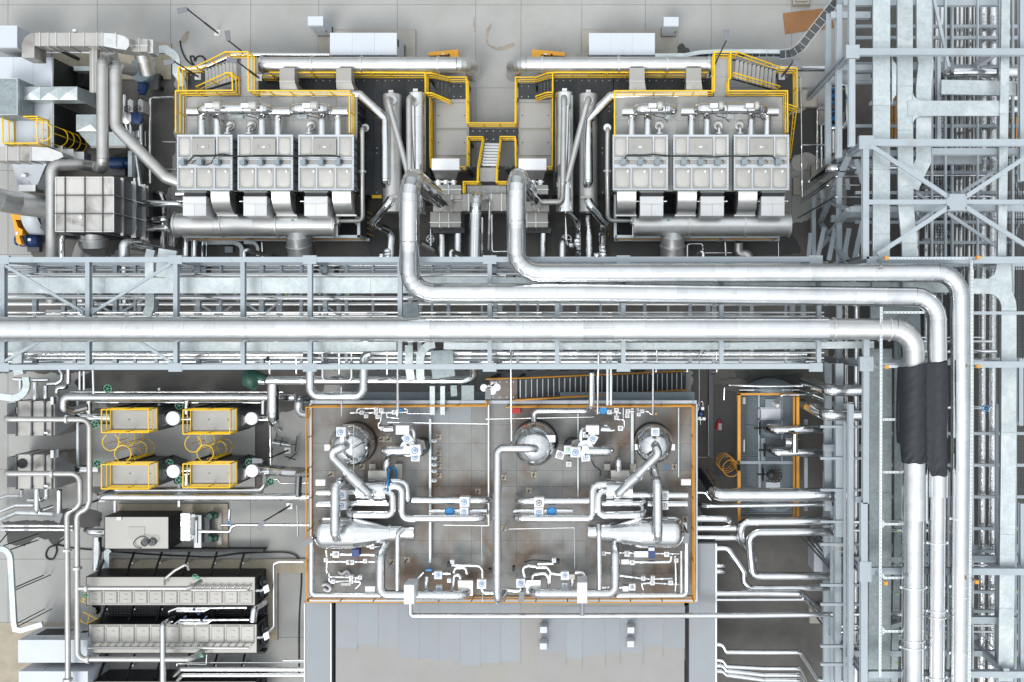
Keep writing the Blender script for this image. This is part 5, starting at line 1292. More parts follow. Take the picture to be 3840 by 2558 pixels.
pipe('dark reflective flue pipe entering from the left edge', 'satin', 205, [(-200,540,4.2),(0,590,3.4),(180,625,2.6),(300,640,2.2),(420,660,1.8)], bend=.6, sec=None, parts=False, taper=1)
t = thing('electric_motor', 'blue electric motor with an orange angular guard at the left edge', 'motor', W(260,940,0))
MB().lathe(W(355,945, .55),(-1,0,0), [(0, .2),(.05, .3),(.3, .3),(.31, .34),(1.0, .34),(1.1, .28),(1.25, .28)], 24).build('motor_body', 'blue', t, 30)
for k in range(10): MB().lathe(W(340 - 9 * k, 945, .55),(-1,0,0), [(0, .36),(.025, .36)], 20).build('cooling_fin', 'blue', t)
MB().pbox(245,928,270,950, .95, .85).build('name_plate', 'white', t); MB().pbox(175,900,230,985, .95, .2).build('terminal_box', 'blue', t)
MB().prism([W(x, y, 1.25)[:2] for x, y in ((95,708),(180,715),(182,765),(135,762),(160,830),(198,850),(195,895),(168,905),(190,975),(165,985),(145,960),(120,800))], .3,1.25).build('belt_guard', 'bright_orange', t)
MB().pbox(140,868,158,898,1.28,1.24).build('label_plate', 'white', t)
MB().pbox(240,988,345,1045, .3,0).build('bed_plate', 'grey_dark', t)
t = thing('curved_sheet', 'curved pale sheet metal cover above the blue motor', 'cover', W(300,800,0))
mb = MB(); N_ = 8
for j in range(N_ + 1):
 f = j / N_; z = 1.9 - 1.1 * f * f
 mb.v += [W(182 + 80 * f ** 2,710 + 180 * f, z), W(312 + 88 * f, 706 + 188 * f, z)]
for j in range(N_): mb.f.append((2*j, 2*j+1,2*j+3,2*j+2))
o = mb.build('cover', 'cabinet', t, 40); sm = o.modifiers.new('thickness', 'SOLIDIFY'); sm.thickness = .03
MB().hull8([W(325,740,1.7), W(400,735,1.7), W(402,890,1.5), W(350,830,1.5)][::-1], [W(325,740, .2), W(400,735, .2), W(402,890, .2), W(350,830, .2)][::-1]).build('side_box', 'grey_dark', t)
org(0,0)
yr2 = lambda label, pts, **k: rail(label, pts, group='yellow rails of the north-west platform', **k)
yr2('yellow rail round the small platform of the caged ladder at the left edge', [(205,1028,4.33),(328,1028,4.33),(332,1262,4.33),(25,1265,4.33),(22,1042,4.33)])
t = thing('cage_ladder', 'yellow caged ladder dropping in front of the black casing', 'ladder', W(750,1290,0))
p0, p1 = W(480,1165,3.4), W(775,1330, .0 + .2)
def cage(t, top, bot, r_, n_, m, open_dir, rungs, w_=.22):
 top, bot = Vector(top), Vector(bot); od = Vector(open_dir).normalized(); sdv = od.cross(Vector((0,0,1))).normalized()
 for s in (-1,1): inst('stile', 'tube', m, top + sdv * w_ * s, bot + sdv * w_ * s, .025, t)
 for k in range(rungs):
  c = top.lerp(bot, (k + .5) / rungs); inst('rung', 'tube', m, c + sdv * w_, c - sdv * w_, .016, t)
 for k in range(n_):
  c = top.lerp(bot, k / max(1, n_ - 1) * .8) + Vector((0,0, .9 if k == 0 else 0)); a_ = []
  c2 = c + od * r_ * .95
  for j in range(17):
   an = R(-150 + 300 * j / 16); a_.append(c2 + od * r_ * math.cos(an) + sdv * r_ * math.sin(an))
  a_ = [c - sdv * w_] + a_ + [c + sdv * w_]
  tube_mb(MB(), a_, .022,5).build('hoop', m, t, 60)
 for an in (-75,0,75):
  a = Vector((0,0, .9)) + top + od * r_ * .95 + od * r_ * math.cos(R(an)) + sdv * r_ * math.sin(R(an)); b = top.lerp(bot, .8) + od * r_ * .95 + od * r_ * math.cos(R(an)) + sdv * r_ * math.sin(R(an))
  inst('cage_bar', 'tube', m, a, b, .018, t)
cage(t, W(385,1185,3.35), Vector((W(385,1185,3.35).x, W(385,1185,3.35).y, .1)), .46,5, 'yellow', (1,-.1,0),11)
pipe('vertical satin pipe, left of the close pair, bending west at its foot', 'matte_pipe', 96, [(960,520,2.8),(905,555,4.6),(905,1000,4.6),(908,1490,4.6), V((0,500),860,300,3.2), V((0,500),700,275,4.2), V((0,500),458,280,5.0), V((0,500),460,1000,4.8), V((0,500),460,1500,4.6)], bend=.75, sec=2.6, parts=True)
pipe('satin pipe, right of the close pair, running diagonally to the heat exchangers', 'matte_pipe', 100, [(1165,620,2.4),(1075,600,3.6),(1020,580,4.4),(1022,1120,4.4), V((0,500),1460,390,4.4), V((0,500),1590,438,4.3)], bend=.9, sec=2.6, parts=True)
org(0,500)
zt = 6.0
t = thing('heat_recovery_box', 'large sooty ribbed casing with brown heat marks left of the engine block', 'casing', W(750,620,1))
ed_x = (492,578,752,910,1003); ed_y = (388,548,710,868)
MB().pbox(496,392,999,864, zt - .06,1.5).build('body', 'grey_dark', t)
for i in range(4):
 for j in range(3): MB().pbox(ed_x[i] + 2, ed_y[j] + 2, ed_x[i+1] - 2, ed_y[j+1] - 2, zt, zt - .08).build('top_panel', 'burnt', t)
for x in (630,862): p = W(x, 0, zt).x; MB().box(p - .006, W(0,390, zt).y, p + .006, W(0,866, zt).y, zt - .02, zt + .006).build('seam', 'satin', t)
for x in ed_x[1:4]: p = W(x, 0, zt).x; MB().box(p - .02, W(0,382, zt).y, p + .02, W(0,876, zt).y, 1.6, zt + .07).build('rib', 'grey_dark', t)
for y in ed_y[1:3]: p = W(0, y, zt).y; MB().box(W(486,0, zt).x, p - .02, W(1010,0, zt).x, p + .02,1.6, zt + .07).build('rib', 'grey_dark', t)
for x in (492,1003): p = W(x, 0, zt).x; MB().box(p - .02, W(0,386, zt).y, p + .02, W(0,870, zt).y, zt - .1, zt + .03).build('edge_angle', 'satin', t)
for y in (388,868): p = W(0, y, zt).y; MB().box(W(492,0, zt).x, p - .02, W(1003,0, zt).x, p + .02, zt - .1, zt + .03).build('edge_angle', 'satin', t)
xe = W(1001,0, zt).x; y0, y1 = W(0,390, zt).y, W(0,866, zt).y
for z, dw in ((5.0, .04),(3.85, .14),(2.75, .14),(2.2, .04)):
 MB().box(xe - .1, y1 - .12, xe + dw, y0 + .12, z - .04, z + .04).build('side_flange', 'satin', t)
for f in (.33, .66):
 y = y0 + (y1 - y0) * f; MB().box(xe - .05, y - .02, xe + .05, y + .02,1.6, zt - .05).build('side_rib', 'satin', t)
MB().box(xe - 4.2, y1 + .1, xe - .05, y0 - .1, .1,1.5).build('support_frame', 'black', t)
MB().lathe(W(715,735, zt),(0,0,1), [(0, .1),(.06, .1),(.07, .05),(.1, .05)], 12).build('plug', 'satin', t, 40)
t = thing('flue_stack', 'fat satin flue stub with a flange below the sooty casing', 'flue', W(830,1000,0))
MB().lathe(W(828,865,3.6), Vector((0,-.85,-.2)), [(0, .62),(.35, .62),(.36, .68),(.45, .68),(.46, .60),(.8, .60)], 32).build('flanged_stub', 'satin', t, 30)
P_ = [W(822,985,3.3), W(790,1050,2.9), W(770,1110,2.3), W(768,1200,1.6), W(775,1700,1.2)]
rg = []; u = None
for p, tt in zip(P_, tangents(P_)):
 if u is None: u, _ = frame(tt)
 u = (u - tt * u.dot(tt)).normalized(); rg.append(ring(p, u, tt.cross(u), .72,32))
MB().rings(rg).build('flue_bend', 'satin', t, 30)
gw = 'silver pipes between the sooty casing and the engine block'
pipe('straight silver pipe nearest the top beside the sooty casing', 'clad', 62, [(1265,620,2.8),(1575,620,2.8),(1640,640,2.6),(1645,800,2.0)], bend=.8, sec=.8, group=gw)
pipe('silver pipe curving down behind the sooty casing, middle one', 'clad', 62, [(1290,760,2.2),(1470,760,2.2),(1510,800,1.8),(1515,900,1.2)], bend=.9, sec=.7, group=gw)
pipe('silver pipe curving down in front of the manifold end, lowest one', 'clad', 64, [(1205,832,2.6),(1480,835,2.6),(1510,860,2.4),(1515,980,1.6),(1530,1010, .8)], bend=1.0, sec=.7, group=gw)
pipe('silver pipe dropping straight down past the sooty casing', 'clad', 52, [(1360,530, .8),(1420,530,2.0),(1445,600,2.0),(1440,900,1.4),(1440,1040,1.0)], bend=.9, sec=.7, group=gw)
pipe('silver pipe arching out above the rack beam left of the tray hump', 'clad', 82, [(1420,1040,1.0),(1130,975,6.4),(1098,980,6.6),(1098,1500,6.4)], bend=.8, sec=.8)
pipe('slim silver pipe left of the fat flue stub', 'clad', 45, [(690,930,1.0),(560,915,2.4),(545,940,2.4),(548,1120,2.0)], bend=.8, sec=.7)
pipe('short capped silver stub beside the first white outlet duct', 'clad', 62, [(1640,530,2.6),(1560,535,2.6)], sec=.5)
for k, (x, d) in enumerate(((1640,56),(1718,50),(1790,20),(1825,10))):
 pipe(['fat silver downpipe under the left end of the manifold', 'silver downpipe second under the left manifold', 'thin silver downpipe third under the left manifold', 'hair-thin downpipe fourth under the left manifold'][k], 'clad', d, [(x, 890, .9),(x - 4,1080, .9),(x - 6,1300, .8)], sec=.7, group='downpipes under the left manifold')
org(0,0)
t = thing('pump_skid', 'black pump skid with a dark blue motor under the diagonal satin pipe', 'pump', W(1040,1440,0))
MB().pbox(960,1380,1105,1550, .25,0).build('bed', 'grey_dark', t)
MB().lathe(W(965,1440, .6),(1,0,0), [(0, .2),(.1, .32),(.8, .32),(.9, .22),(1.1, .22)], 20).build('motor', 'blue', t, 30)
MB().lathe(W(1050,1440, .6),(0,0,1), [(-.3, .3),(.1, .36),(.25, .2)], 18).build('volute', 'dark_steel', t, 30)
for k, x in enumerate((1150,1240)):
 t = thing('control_valve', ('silver control valve train nearer the satin pipes', 'silver control valve train with the dark blue actuator')[k], 'valve', W(x, 1000,0), 'control valve trains')
 pipe('', 'clad', 30 + 4 * k, [(x, 880,1.6),(x + 4,1250,1.6)], sec=.5, parent=t, name='line')
 MB().pbox(x - 22,885, x + 22,990,2.1,1.3).build('body', 'satin', t)
 MB().lathe(W(x, 1060,1.6),(0,0,1), [(0, .2),(.3, .3),(.5, .3),(.6, .1)], 18).build('actuator', 'blue' if k else 'satin', t, 40)
 wheel(W(x - 28,960,2.2), .16, 'rubber', t)
 MB().lathe(W(x + 4,1160,1.2),(0,-1,0), [(0, .26),(.8, .26),(.85, .1)], 18).build('strainer', 'clad', t, 40)
pipe('slim silver pipe with a square corner right of the valve trains', 'clad', 28, [(1530,862,1.0),(1325,862,1.0),(1322,1200,1.0),(1328,1620,1.0)], sec=.8)
pipe('slim silver pipe pair running down under the diagonal satin pipe', 'clad', 40, [(1100,840,1.4),(1095,1050,1.4),(1200,1380,1.2),(1245,1680,1.0)], sec=.8)
pipe('silver pipe running down right of the pump skid', 'clad', 30, [(1185,1260,1.2),(1190,1680,1.0)], sec=.8)
pblock('channel_support', 'galvanised channel standing between pump skid and valve trains', 'support', 'galv', 1130,1330,1165,1560,1.6, .2)
rope('black hose coiled on the concrete near the left stair', 'rubber', .04, [(1590,360, .05),(1600,430, .05),(1640,520, .06),(1680,560, .05),(1720,590, .06),(1690,540, .05),(1680,500, .06),(1710,500, .05),(1720,540, .06),(1740,500, .05),(1790,500, .06),(1815,545, .05),(1790,580, .05)])
for k, y in enumerate((1255,1497)):
 pipe(('thin silver stub poking out at the upper corner of the first heat exchanger', 'thin silver stub poking out at the lower corner of the first heat exchanger')[k], 'clad', 16, [(1440, y, 4.0),(1560, y, 4.4)], sec=.6)
pipe('dark pipe leaning under the long ribbed duct', 'black', 36, [(515,435,3.6),(690,520,1.0)], sec=None)
pblock('cover_plate', 'white flat cover plate under the long ribbed duct', 'plate', 'white', 375,440,860,470,1.2,1.1)
pblock('junction_box', 'small galvanised box under the black fan flank', 'box', 'galv', 650,585,790,625,1.6,1.0)
org(1350,450)
for k, (dx, nm) in enumerate(((0, 'left'),(768, 'right'))):
 t = thing('hopper', f'white topped hopper tapering onto a casing, beside the {nm} riser pipe', 'hopper', W(750 + dx, 430,2), 'white topped hoppers')
 MB().pbox(632 + dx, 341,876 + dx, 440,4.3,3.9).build('top_box', 'white', t)
 MB().hull8([W(634 + dx, 345,3.9), W(874 + dx, 345,3.9), W(874 + dx, 438,3.9), W(634 + dx, 438,3.9)][::-1], [W(668 + dx, 420,2.9), W(848 + dx, 420,2.9), W(848 + dx, 522,2.9), W(668 + dx, 522,2.9)][::-1]).build('taper', 'satin', t)
 for j, x in enumerate((690,758,826)):
  f = MB().lathe(W(x + dx, 528,3.0), Vector((0,-1,-.25)), [(0, .16),(.05, .16),(.051, .24),(.12, .24),(.121, .17),(.3, .17),(.301, .26),(.38, .26),(.381, .2),(.6, .2)], 18).build('flanged_spout', 'foil', t, 30)
 gbox('machine_casing', f'ribbed upper casing under the {nm} white hopper', 'casing', 'panel', 682 + dx, 575,892 + dx, 655,3.3,1.5,3, ribs=(('x', 782 + dx),('y', 615)))
 gbox('machine_casing', f'ribbed middle casing behind the {nm} riser pipe', 'casing', 'panel', 645 + dx, 700,902 + dx, 808,3.0,1.4,2, ribs=(('x', 810 + dx),('y', 712)))
 gbox('machine_casing', f'square ribbed casing below the {nm} riser pipe', 'casing', 'panel', 620 + dx, 813,890 + dx, 946,2.4, .8,3, ribs=(('x', 705 + dx),('x', 785 + dx),('y', 905)))
 gbox('machine_bed', f'dark flanged bed under the {nm} square casing', 'casing', 'grey_dark', 645 + dx, 948,922 + dx, 998,1.4, .5,1)
org(1350,450)
gbox('cross_duct', 'pale flanged duct bridging the two risers', 'duct', 'panel', 902,655,1292,802,3.25,1.9,3, ribs=(('x', 960),('x', 1160),('x', 1250)))
gbox('cross_duct', 'pale flanged duct just left of the bridging duct', 'duct', 'panel', 770,655,898,702,3.25,2.4,2, ribs=(('x', 812),))
gc = 'silver pipes dropping between the two hoppers'
pipe('bright silver pipe hanging from the bridging duct down under the rack', 'clad', 100, [(1105,700,3.0),(1030,680,4.4),(1022,760,4.6),(1010,1250,4.6),(1008,1500,4.6)], bend=.6, sec=.9, parts=False, group=gc)
pipe('thin dull pipe with a flange right of the bright hanging pipe', 'satin', 22, [(1150,712,3.4),(1146,730,3.6),(1135,1145,3.2),(1170,1195,2.8)], sec=.8, group=gc)
pipe('thin white pipe bending right towards the second riser', 'clad', 18, [(1162,835,3.0),(1166,1150,3.0),(1180,1165,3.0),(1320,1160,3.0)], sec=.8, group=gc)
pipe('slim silver pipe beside the bright hanging pipe', 'clad', 20, [(1080,860,2.4),(1078,1260,2.2)], sec=.8, group=gc)
gd = 'downpipes below the square casings'
pipe('fat silver downpipe under the left square casing', 'clad', 60, [(722,1010, .8),(725,1240, .8)], sec=.7, group=gd)
pipe('silver downpipe with a clamp under the left square casing', 'clad', 68, [(866,1000, .9),(866,1240, .8)], sec=.7, group=gd)
pipe('silver downpipe with a clamp under the right square casing', 'clad', 62, [(1618,1000, .9),(1615,1240, .8)], sec=.7, group=gd)
pipe('slanting silver elbow pipe left of the bright hanging pipe', 'clad', 38, [(940,1215, .6),(815,1155,3.2),(802,1165,3.2),(802,1420,3.2)], bend=.8, sec=.7, group=gd)
pipe('dark slanting pipe beside the foot of the left riser', 'satin', 62, [(530,1085,1.0),(650,1150, .4)], sec=.5, group=gd)
t = thing('valve', 'small dark handwheel valve below the left square casing', 'valve', W(618,1050,1)); wheel(W(620,1050,1.5), .2, 'satin', t); pipe('', 'clad', 18, [(625,960,1.0),(625,1110,1.0)], sec=None, parent=t, name='line')
t = thing('valve', 'small handwheel valve at the right downpipes', 'valve', W(1820,1055,1)); wheel(W(1822,1055,1.4), .26, 'satin', t); MB().lathe(W(1822,1055, .8),(0,0,1), [(0, .14),(.3, .18),(.5, .06)], 12).build('body', 'clad', t, 40)
t = thing('valve', 'black handwheel valve near the rack under the right silencers', 'valve', W(1922,1195,1)); wheel(W(1922,1197,1.5), .27, 'rubber', t); MB().lathe(W(1922,1197, .9),(0,0,1), [(0, .14),(.3, .18),(.5, .06)], 12).build('body', 'clad', t, 40)
for k, (x, y) in enumerate(((250,1190),(1920,1100),(2145,1190))):
 t = thing('relief_valve', ('small silver relief valve left of the left riser', 'small silver relief valve on the slim elbow pipe', 'small silver relief valve on the right zigzag pipe')[k], 'valve', W(x, y, 1.5), 'small silver relief valves')
 for j, (dx, dy, d) in enumerate(((0,0,(0,0,1)),(-2,-28,(0,0,1)),(-30,5,(-1,0,0)))):
  MB().lathe(W(x + dx, y + dy, 1.5), d, [(0, .1),(.08, .17),(.25, .17),(.3, .1)], 14).build('valve_body' if j == 0 else 'cap', 'foil', t, 40)
pblock('cable_gland_box', 'black yellow striped gate at the foot of the left riser pipe', 'gate', 'yellow', 105,660,190,690,1.9,1.8)
pblock('clamp_plate', 'pale clamp plate above the left zigzag pipe', 'plate', 'panel', 258,664,335,690,3.6,3.5)
pblock('clamp_plate', 'pale clamp plate above the right zigzag pipe', 'plate', 'panel', 1948,672,2040,690,3.6,3.5)
org(600,450)
tray('grey tray hooking round on the ground under the left manifold', 'galv', [(380,1082),(640,1080)] + arc(660,1150,62,-70,10,5) + [(722,1260)], 36, .5)
tray('smaller grey tray hooking round under the left manifold', 'galv', [(740,1082),(800,1082)] + arc(805,1140,58,-70,10,5) + [(862,1200)], 26, .5)
pblock('electrical_plate', 'small blue-grey plate on the dark ground under the left manifold', 'plate', 'jb', 572,1118,642,1170, .3, .2)
pipe('slim silver pipe slanting under the left manifold branch', 'clad', 36, [(1040,1215,1.2),(765,1150,4.0),(742,1165,4.0),(742,1260,4.0)], bend=.7, sec=.7)
pipe('thin downpipe left of the left manifold branch', 'clad', 18, [(900,1080,1.0),(908,1230,1.0)], sec=.7)
org(2200,450)
pipe('slim silver pipe with a horizontal top under the right manifold', 'clad', 20, [(888,1260,1.4),(888,1095,1.4),(1022,1090,1.4),(1026,1150,1.4)], sec=.6)
pipe('thin horizontal silver pipe below the right manifold', 'clad', 14, [(1040,1172,1.2),(1280,1172,1.2)], sec=.7)
pipe('bright little elbow pipe below the right manifold branch', 'clad', 36, [(930,1215, .8),(1010,1160,2.2),(1028,1170,2.2),(1028,1260,2.2)], bend=.7, sec=.6)
pipe('thick dark pipe going down behind the right manifold', 'satin', 86, [(1340,1080, .8),(1335,1180, .6),(1430,1170, .6),(1440,1260, .6)], bend=.8, sec=.6)
pipe('thin downpipe in the middle below the right manifold', 'clad', 18, [(1222,1080,1.0),(1232,1260,1.0)], sec=.7)
pipe('hair-thin downpipe at the far end of the right manifold', 'clad', 9, [(1692,1060,1.0),(1696,1260,1.0)], sec=None)
t = thing('manhole_cover', 'round white manhole cover on the concrete near the tall rack', 'cover', W(1885,382, .03)); MB().lathe(W(1885,382, .03),(0,0,1), [(0, .48),(.05, .48),(.06, .44)], 9).build('lid', 'panel', t)
pipe('tall slim silver standpipe near the tall rack', 'clad', 15, [V((2840,0),330,680,2.0), V((2840,0),385,680,2.2), V((2840,0),390,1280,2.2),(1902,680,2.0)], sec=1.0)
org(2840,0)
pipe('short cross pipe joining the standpipe with the tall rack', 'clad', 14, [(392,1280,2.2),(640,1280,2.2)], sec=.6)
for k, (x0, y0, x1, y1) in enumerate(((530,965,525,1500),(565,1100,568,1480))):
 pipe(('slim vertical silver pipe line beside the rack, left one', 'slim vertical silver pipe line beside the rack, right one')[k], 'clad', 22, [(x0 + 70, y0,1.2),(x0, y0,1.3),(x1, y1,1.3)], bend=.8, sec=.5)
pipe('fat silver pipe behind the blue handwheels at the rack foot', 'clad', 52, [(660,740,1.6),(790,745,1.8),(798,900,1.8),(798,1080,1.8),(760,1125,1.8),(660,1130,1.6)], bend=.8, sec=.5)
pipe('silver vertical pipe below the blue handwheels', 'clad', 46, [(672,1150,1.4),(672,1350,1.4)], sec=.5)
for k, y in enumerate((845,1045)):
 t = thing('valve', ('blue handwheel valve at the rack foot, upper one', 'blue handwheel valve at the rack foot, lower one')[k], 'valve', W(678, y, 1)); wheel(W(678, y, 2.0), .36, 'valve_blue', t); MB().lathe(W(678, y, 1.0),(0,0,1), [(0, .3),(.4, .3),(.6, .12)], 14).build('body', 'dark_steel', t, 40)
t = thing('tank', 'round dark flanged vessel between the blue handwheels', 'vessel', W(695,930,0)); MB().lathe(W(695,930, .3),(0,0,1), [(0, .5),(.9, .5),(.95, .6),(1.05, .6),(1.06, .3),(1.1, .3)], 28).build('shell', 'grey_dark', t, 30)
pblock('pump_plinth', 'grey machine plinth left of the round dark vessel', 'plinth', 'pad', 540,935,660,1100, .3,0)
pblock('pump_plinth', 'square concrete footing with a bolt plate near the last heat exchanger', 'plinth', 'pad', 318,1568,385,1720, .3,0)
pipe('silver pipe passing under the rack from the right stair', 'clad', 56, [(120,600,1.6),(240,605,1.6),(380,605,1.6),(640,605,1.4)], sec=.9)
def lintray(label, pts, w=.32, h=.1, m='galv'):
 t = thing('cable_ladder', label, 'cable tray', W(*pts[0]), 'open cable ladders'); n_ = 0
 for s in (-1,1):
  L_ = []
  for i, q in enumerate(pts):
   p = W(*q); a = W(*pts[max(0, i-1)]); b = W(*pts[min(len(pts)-1, i+1)]); d = (b - a); d.z = 0; d.normalize(); L_.append(p + Vector((-d.y, d.x, 0)) * s * w / 2)
  for a, b in zip(L_, L_[1:]): MB().bar(a, b, .03, h).build('side_rail', m, t)
 for i in range(len(pts) - 1):
  a, b = W(*pts[i]), W(*pts[i+1]); k = max(1, int((b - a).length / .35)); d = (b - a); d.z = 0; d.normalize(); nn = Vector((-d.y, d.x, 0)) * w / 2
  for j in range(k): c = a.lerp(b, (j + .5) / k); inst('rung', 'box', m, c - nn, c + nn, .03, t, .03)
  mb = MB().bar(a - Vector((0,0, .03)), b - Vector((0,0, .03)), w * .8, .02); mb.build('cables', 'dark_steel', t)
 return t
lintray('diagonal cable ladder climbing over the plywood sheet', [(730,-30,4.6),(380,420,3.6),(300,475,3.4),(200,485,3.2)], .46, .22, 'steel')
org(2100,0)
tray('galvanised tray running behind the right stair towards the diagonal ladder', 'galv', [(840,490),(1100,488),(1240,462),(1400,452),(1980,455)], 34,2.6)
lintray('cable ladder standing parallel below the tray behind the right stair', [(850,495,2.2),(1980,488,2.2)], .2)
HPF = 5.2
org(0,0,1.0)
t = plat = thing('process_platform', 'raised chequer plate platform crowded with silver vessels, ringed by orange rails', 'platform', W(1888,1880,0))
MB().pbox(1168,1512,2610,2252, HPF - .12,0).build('wall', 'dark_steel', plat)
MB().pbox(1164,1502,2613,1514, HPF + .02, HPF - .35).build('edge_beam', 'cabinet', plat)
for q in ((1160,1515,1167,2257),(2610,1515,2616,2257),(1167,2250,2610,2257)): MB().pbox(*q, HPF + .015, HPF - .3).build('edge_beam', 'cabinet', plat)
a, b = W(1164,1503, HPF), W(2613,1503, HPF)
MB().box(a.x, a.y - .1, b.x, a.y + .35,3.9,4.1).build('ledge', 'jb', plat)
px = [1167,1260,1345,1430,1522,1612,1684,1768,1822,1850,1937,2022,2110,2200,2290,2372,2455,2540,2610]
py = [1514,1594,1663,1765,1825,1935,2028,2078,2150,2250]
for i in range(len(px) - 1):
 for j in range(len(py) - 1):
  m = 'chequer'
  if j == 0 and 3 <= i <= 6: m = 'roof_grey'
  MB().pbox(px[i] + .3, py[j] + .3, px[i+1] - .3, py[j+1] - .3, HPF, HPF - .1).build('floor_plate', m, plat)
mb = MB()
for i in range(len(px) - 1):
 for y in py[1:-1]:
  for f in (.5,): p = W(px[i] + (px[i+1] - px[i]) * f, y + 3, HPF); mb.box(p.x - .025, p.y - .015, p.x + .025, p.y + .015, HPF, HPF + .012)
o = mb.build('plate_clip', 'panel', plat); o['kind'] = 'stuff'
go = 'orange rails of the raised platform'
def orr(label, pts, **k): return rail(label, pts, m='orange', group=go, step=1.5, r_=.028, **k)
org(1000,1450); HO = HPF + 1.05
orr('orange rail down the left side of the raised platform', [(348,180, HO),(350,1554, HO), V((900,1898),586,845, HO)])
orr('orange rail along the top edge of the raised platform, left stretch', [(350,182, HO),(1938,172, HO),(1938,130, HO)])
org(1800,1450)
orr('orange rail along the top edge of the raised platform, right stretch', [(230,183, HO),(1888,174, HO),(1892,1554, HO), V((1800,1898,1.345),1082,484, HO)])
org(900,1898)
orr('orange rail along the bottom edge of the raised platform', [(586,848, HO),(2330,850, HO), V((1800,1898,1.345),1080,485, HO)])
org(1800,900)
t = thing('staircase', 'long dark open stair with orange rails descending under the rack beside the platform', 'stairs', W(1700,1240,0))
a0, a1 = W(330,1232, HPF), W(330,1400, HPF); b0, b1 = W(1800,1165, .4), W(1800,1322, .4)
NT = 32
for k in range(NT):
 f = (k + .5) / NT; p, q = a0.lerp(b0, f), a1.lerp(b1, f)
 mb = MB().bar(p, q, .04, .05); tr = MB().bar(p + Vector((.13,0,-.02)), q + Vector((.13,0,-.02)), .2, .02)
 o = tr.build('tread', 'deck', t); mb.build('nosing', 'strut', o)
for p, q in ((a0, b0),(a1, b1)): MB().bar(p - Vector((0,0, .1)), q - Vector((0,0, .1)), .05, .3).build('stringer', 'grey_dark', t)
org(1800,900)
orr('orange rail on the upper side of the long dark stair', [(55,1228, HO),(330,1222, HO),(1830,1158,1.4)], toe=False)
orr('orange rail on the lower side of the long dark stair', [(295,1418, HO),(600,1400, HO),(1828,1325,1.4)], toe=False)
decking('dark landing at the head of the long stair beside the floodlights', [(85,1232,330,1410)], HPF - .01, 'chequer')
o = pblock('fire_box', 'red box on the platform just below the long stair', 'box', 'red', 285,1487,355,1530, HPF + .4, HPF)
t = thing('floodlights', 'cluster of three round white floodlights on a post beside the stair head', 'floodlights', W(90,1300, HPF))
inst('post', 'tube', 'satin', W(75,1290, HPF), W(75,1290,8.0), .05, t)
for dx, dy in ((-45,15),(70,10),(30,45)):
 p = W(80 + dx, 1290 + dy, 8.0); MB().lathe(p, (0,0,1), [(-.06, .09),(0, .16),(.04, .17),(.05, .14),(.03, .07)], 20).build('lamp_head', 'white', t, 40); inst('arm', 'tube', 'satin', W(75,1290,7.95), p, .03, t)
def dome(label, o_, cx, cy, r_, hb, top, lugs, ng=24):
 org(*o_); c = W(cx, cy, hb); R_ = Ln(r_, hb)
 t = thing('vessel', label, 'vessel', (c.x, c.y, HPF), 'upright silver vessels')
 MB().lathe((c.x, c.y, HPF),(0,0,1), [(0, R_ * .98),(hb - HPF, R_ * .98)], 40).build('shell', 'clad', t, 30)
 MB().lathe((c.x, c.y, HPF),(0,0,1), [(0, R_ * 1.03),(.12, R_ * 1.03)], 40).build('base_ring', 'rubber', t, 30)
 for g in range(ng):
  mb = MB(); N_ = 7; rr = 1.0 + .006 * (g % 2)
  for j in range(N_ + 1):
   ph = R(90 * j / N_); rad = R_ * rr * math.cos(ph) + .0; z = hb + top * rr * math.sin(ph)
   for e in range(3):
    an = 2 * math.pi * (g + e / 2) / ng; mb.v.append(Vector((c.x + max(rad, .02) * math.cos(an), c.y + max(rad, .02) * math.sin(an), z)))
  for j in range(N_):
   for e in range(2): k = j * 3 + e; mb.f.append((k, k + 1, k + 4, k + 3))
  mb.build('cladding_gore', 'clad', t, 40)
 for (x0, y0, x1, y1, h) in lugs: MB().pbox(x0, y0, x1, y1, h, h - .12).build('bracket_cover', 'white', t)
 return t
d1 = dome('upright silver vessel with a domed top at the left side of the platform', (1000,1450),742,515,188,6.3, .95, [(510,512,578,565,6.6),(792,505,864,560,6.7)])
d2 = dome('upright silver vessel with a smooth wide dome in the middle of the platform', (1800,1450),483,505,196,6.2, .98, [(575,430,665,490,6.9)])
d3 = dome('upright silver vessel with a domed top at the right side of the platform', (1800,1450),1535,505,172,6.3, .9, [(1367,508,1440,560,6.7),(1648,508,1720,562,6.6)])
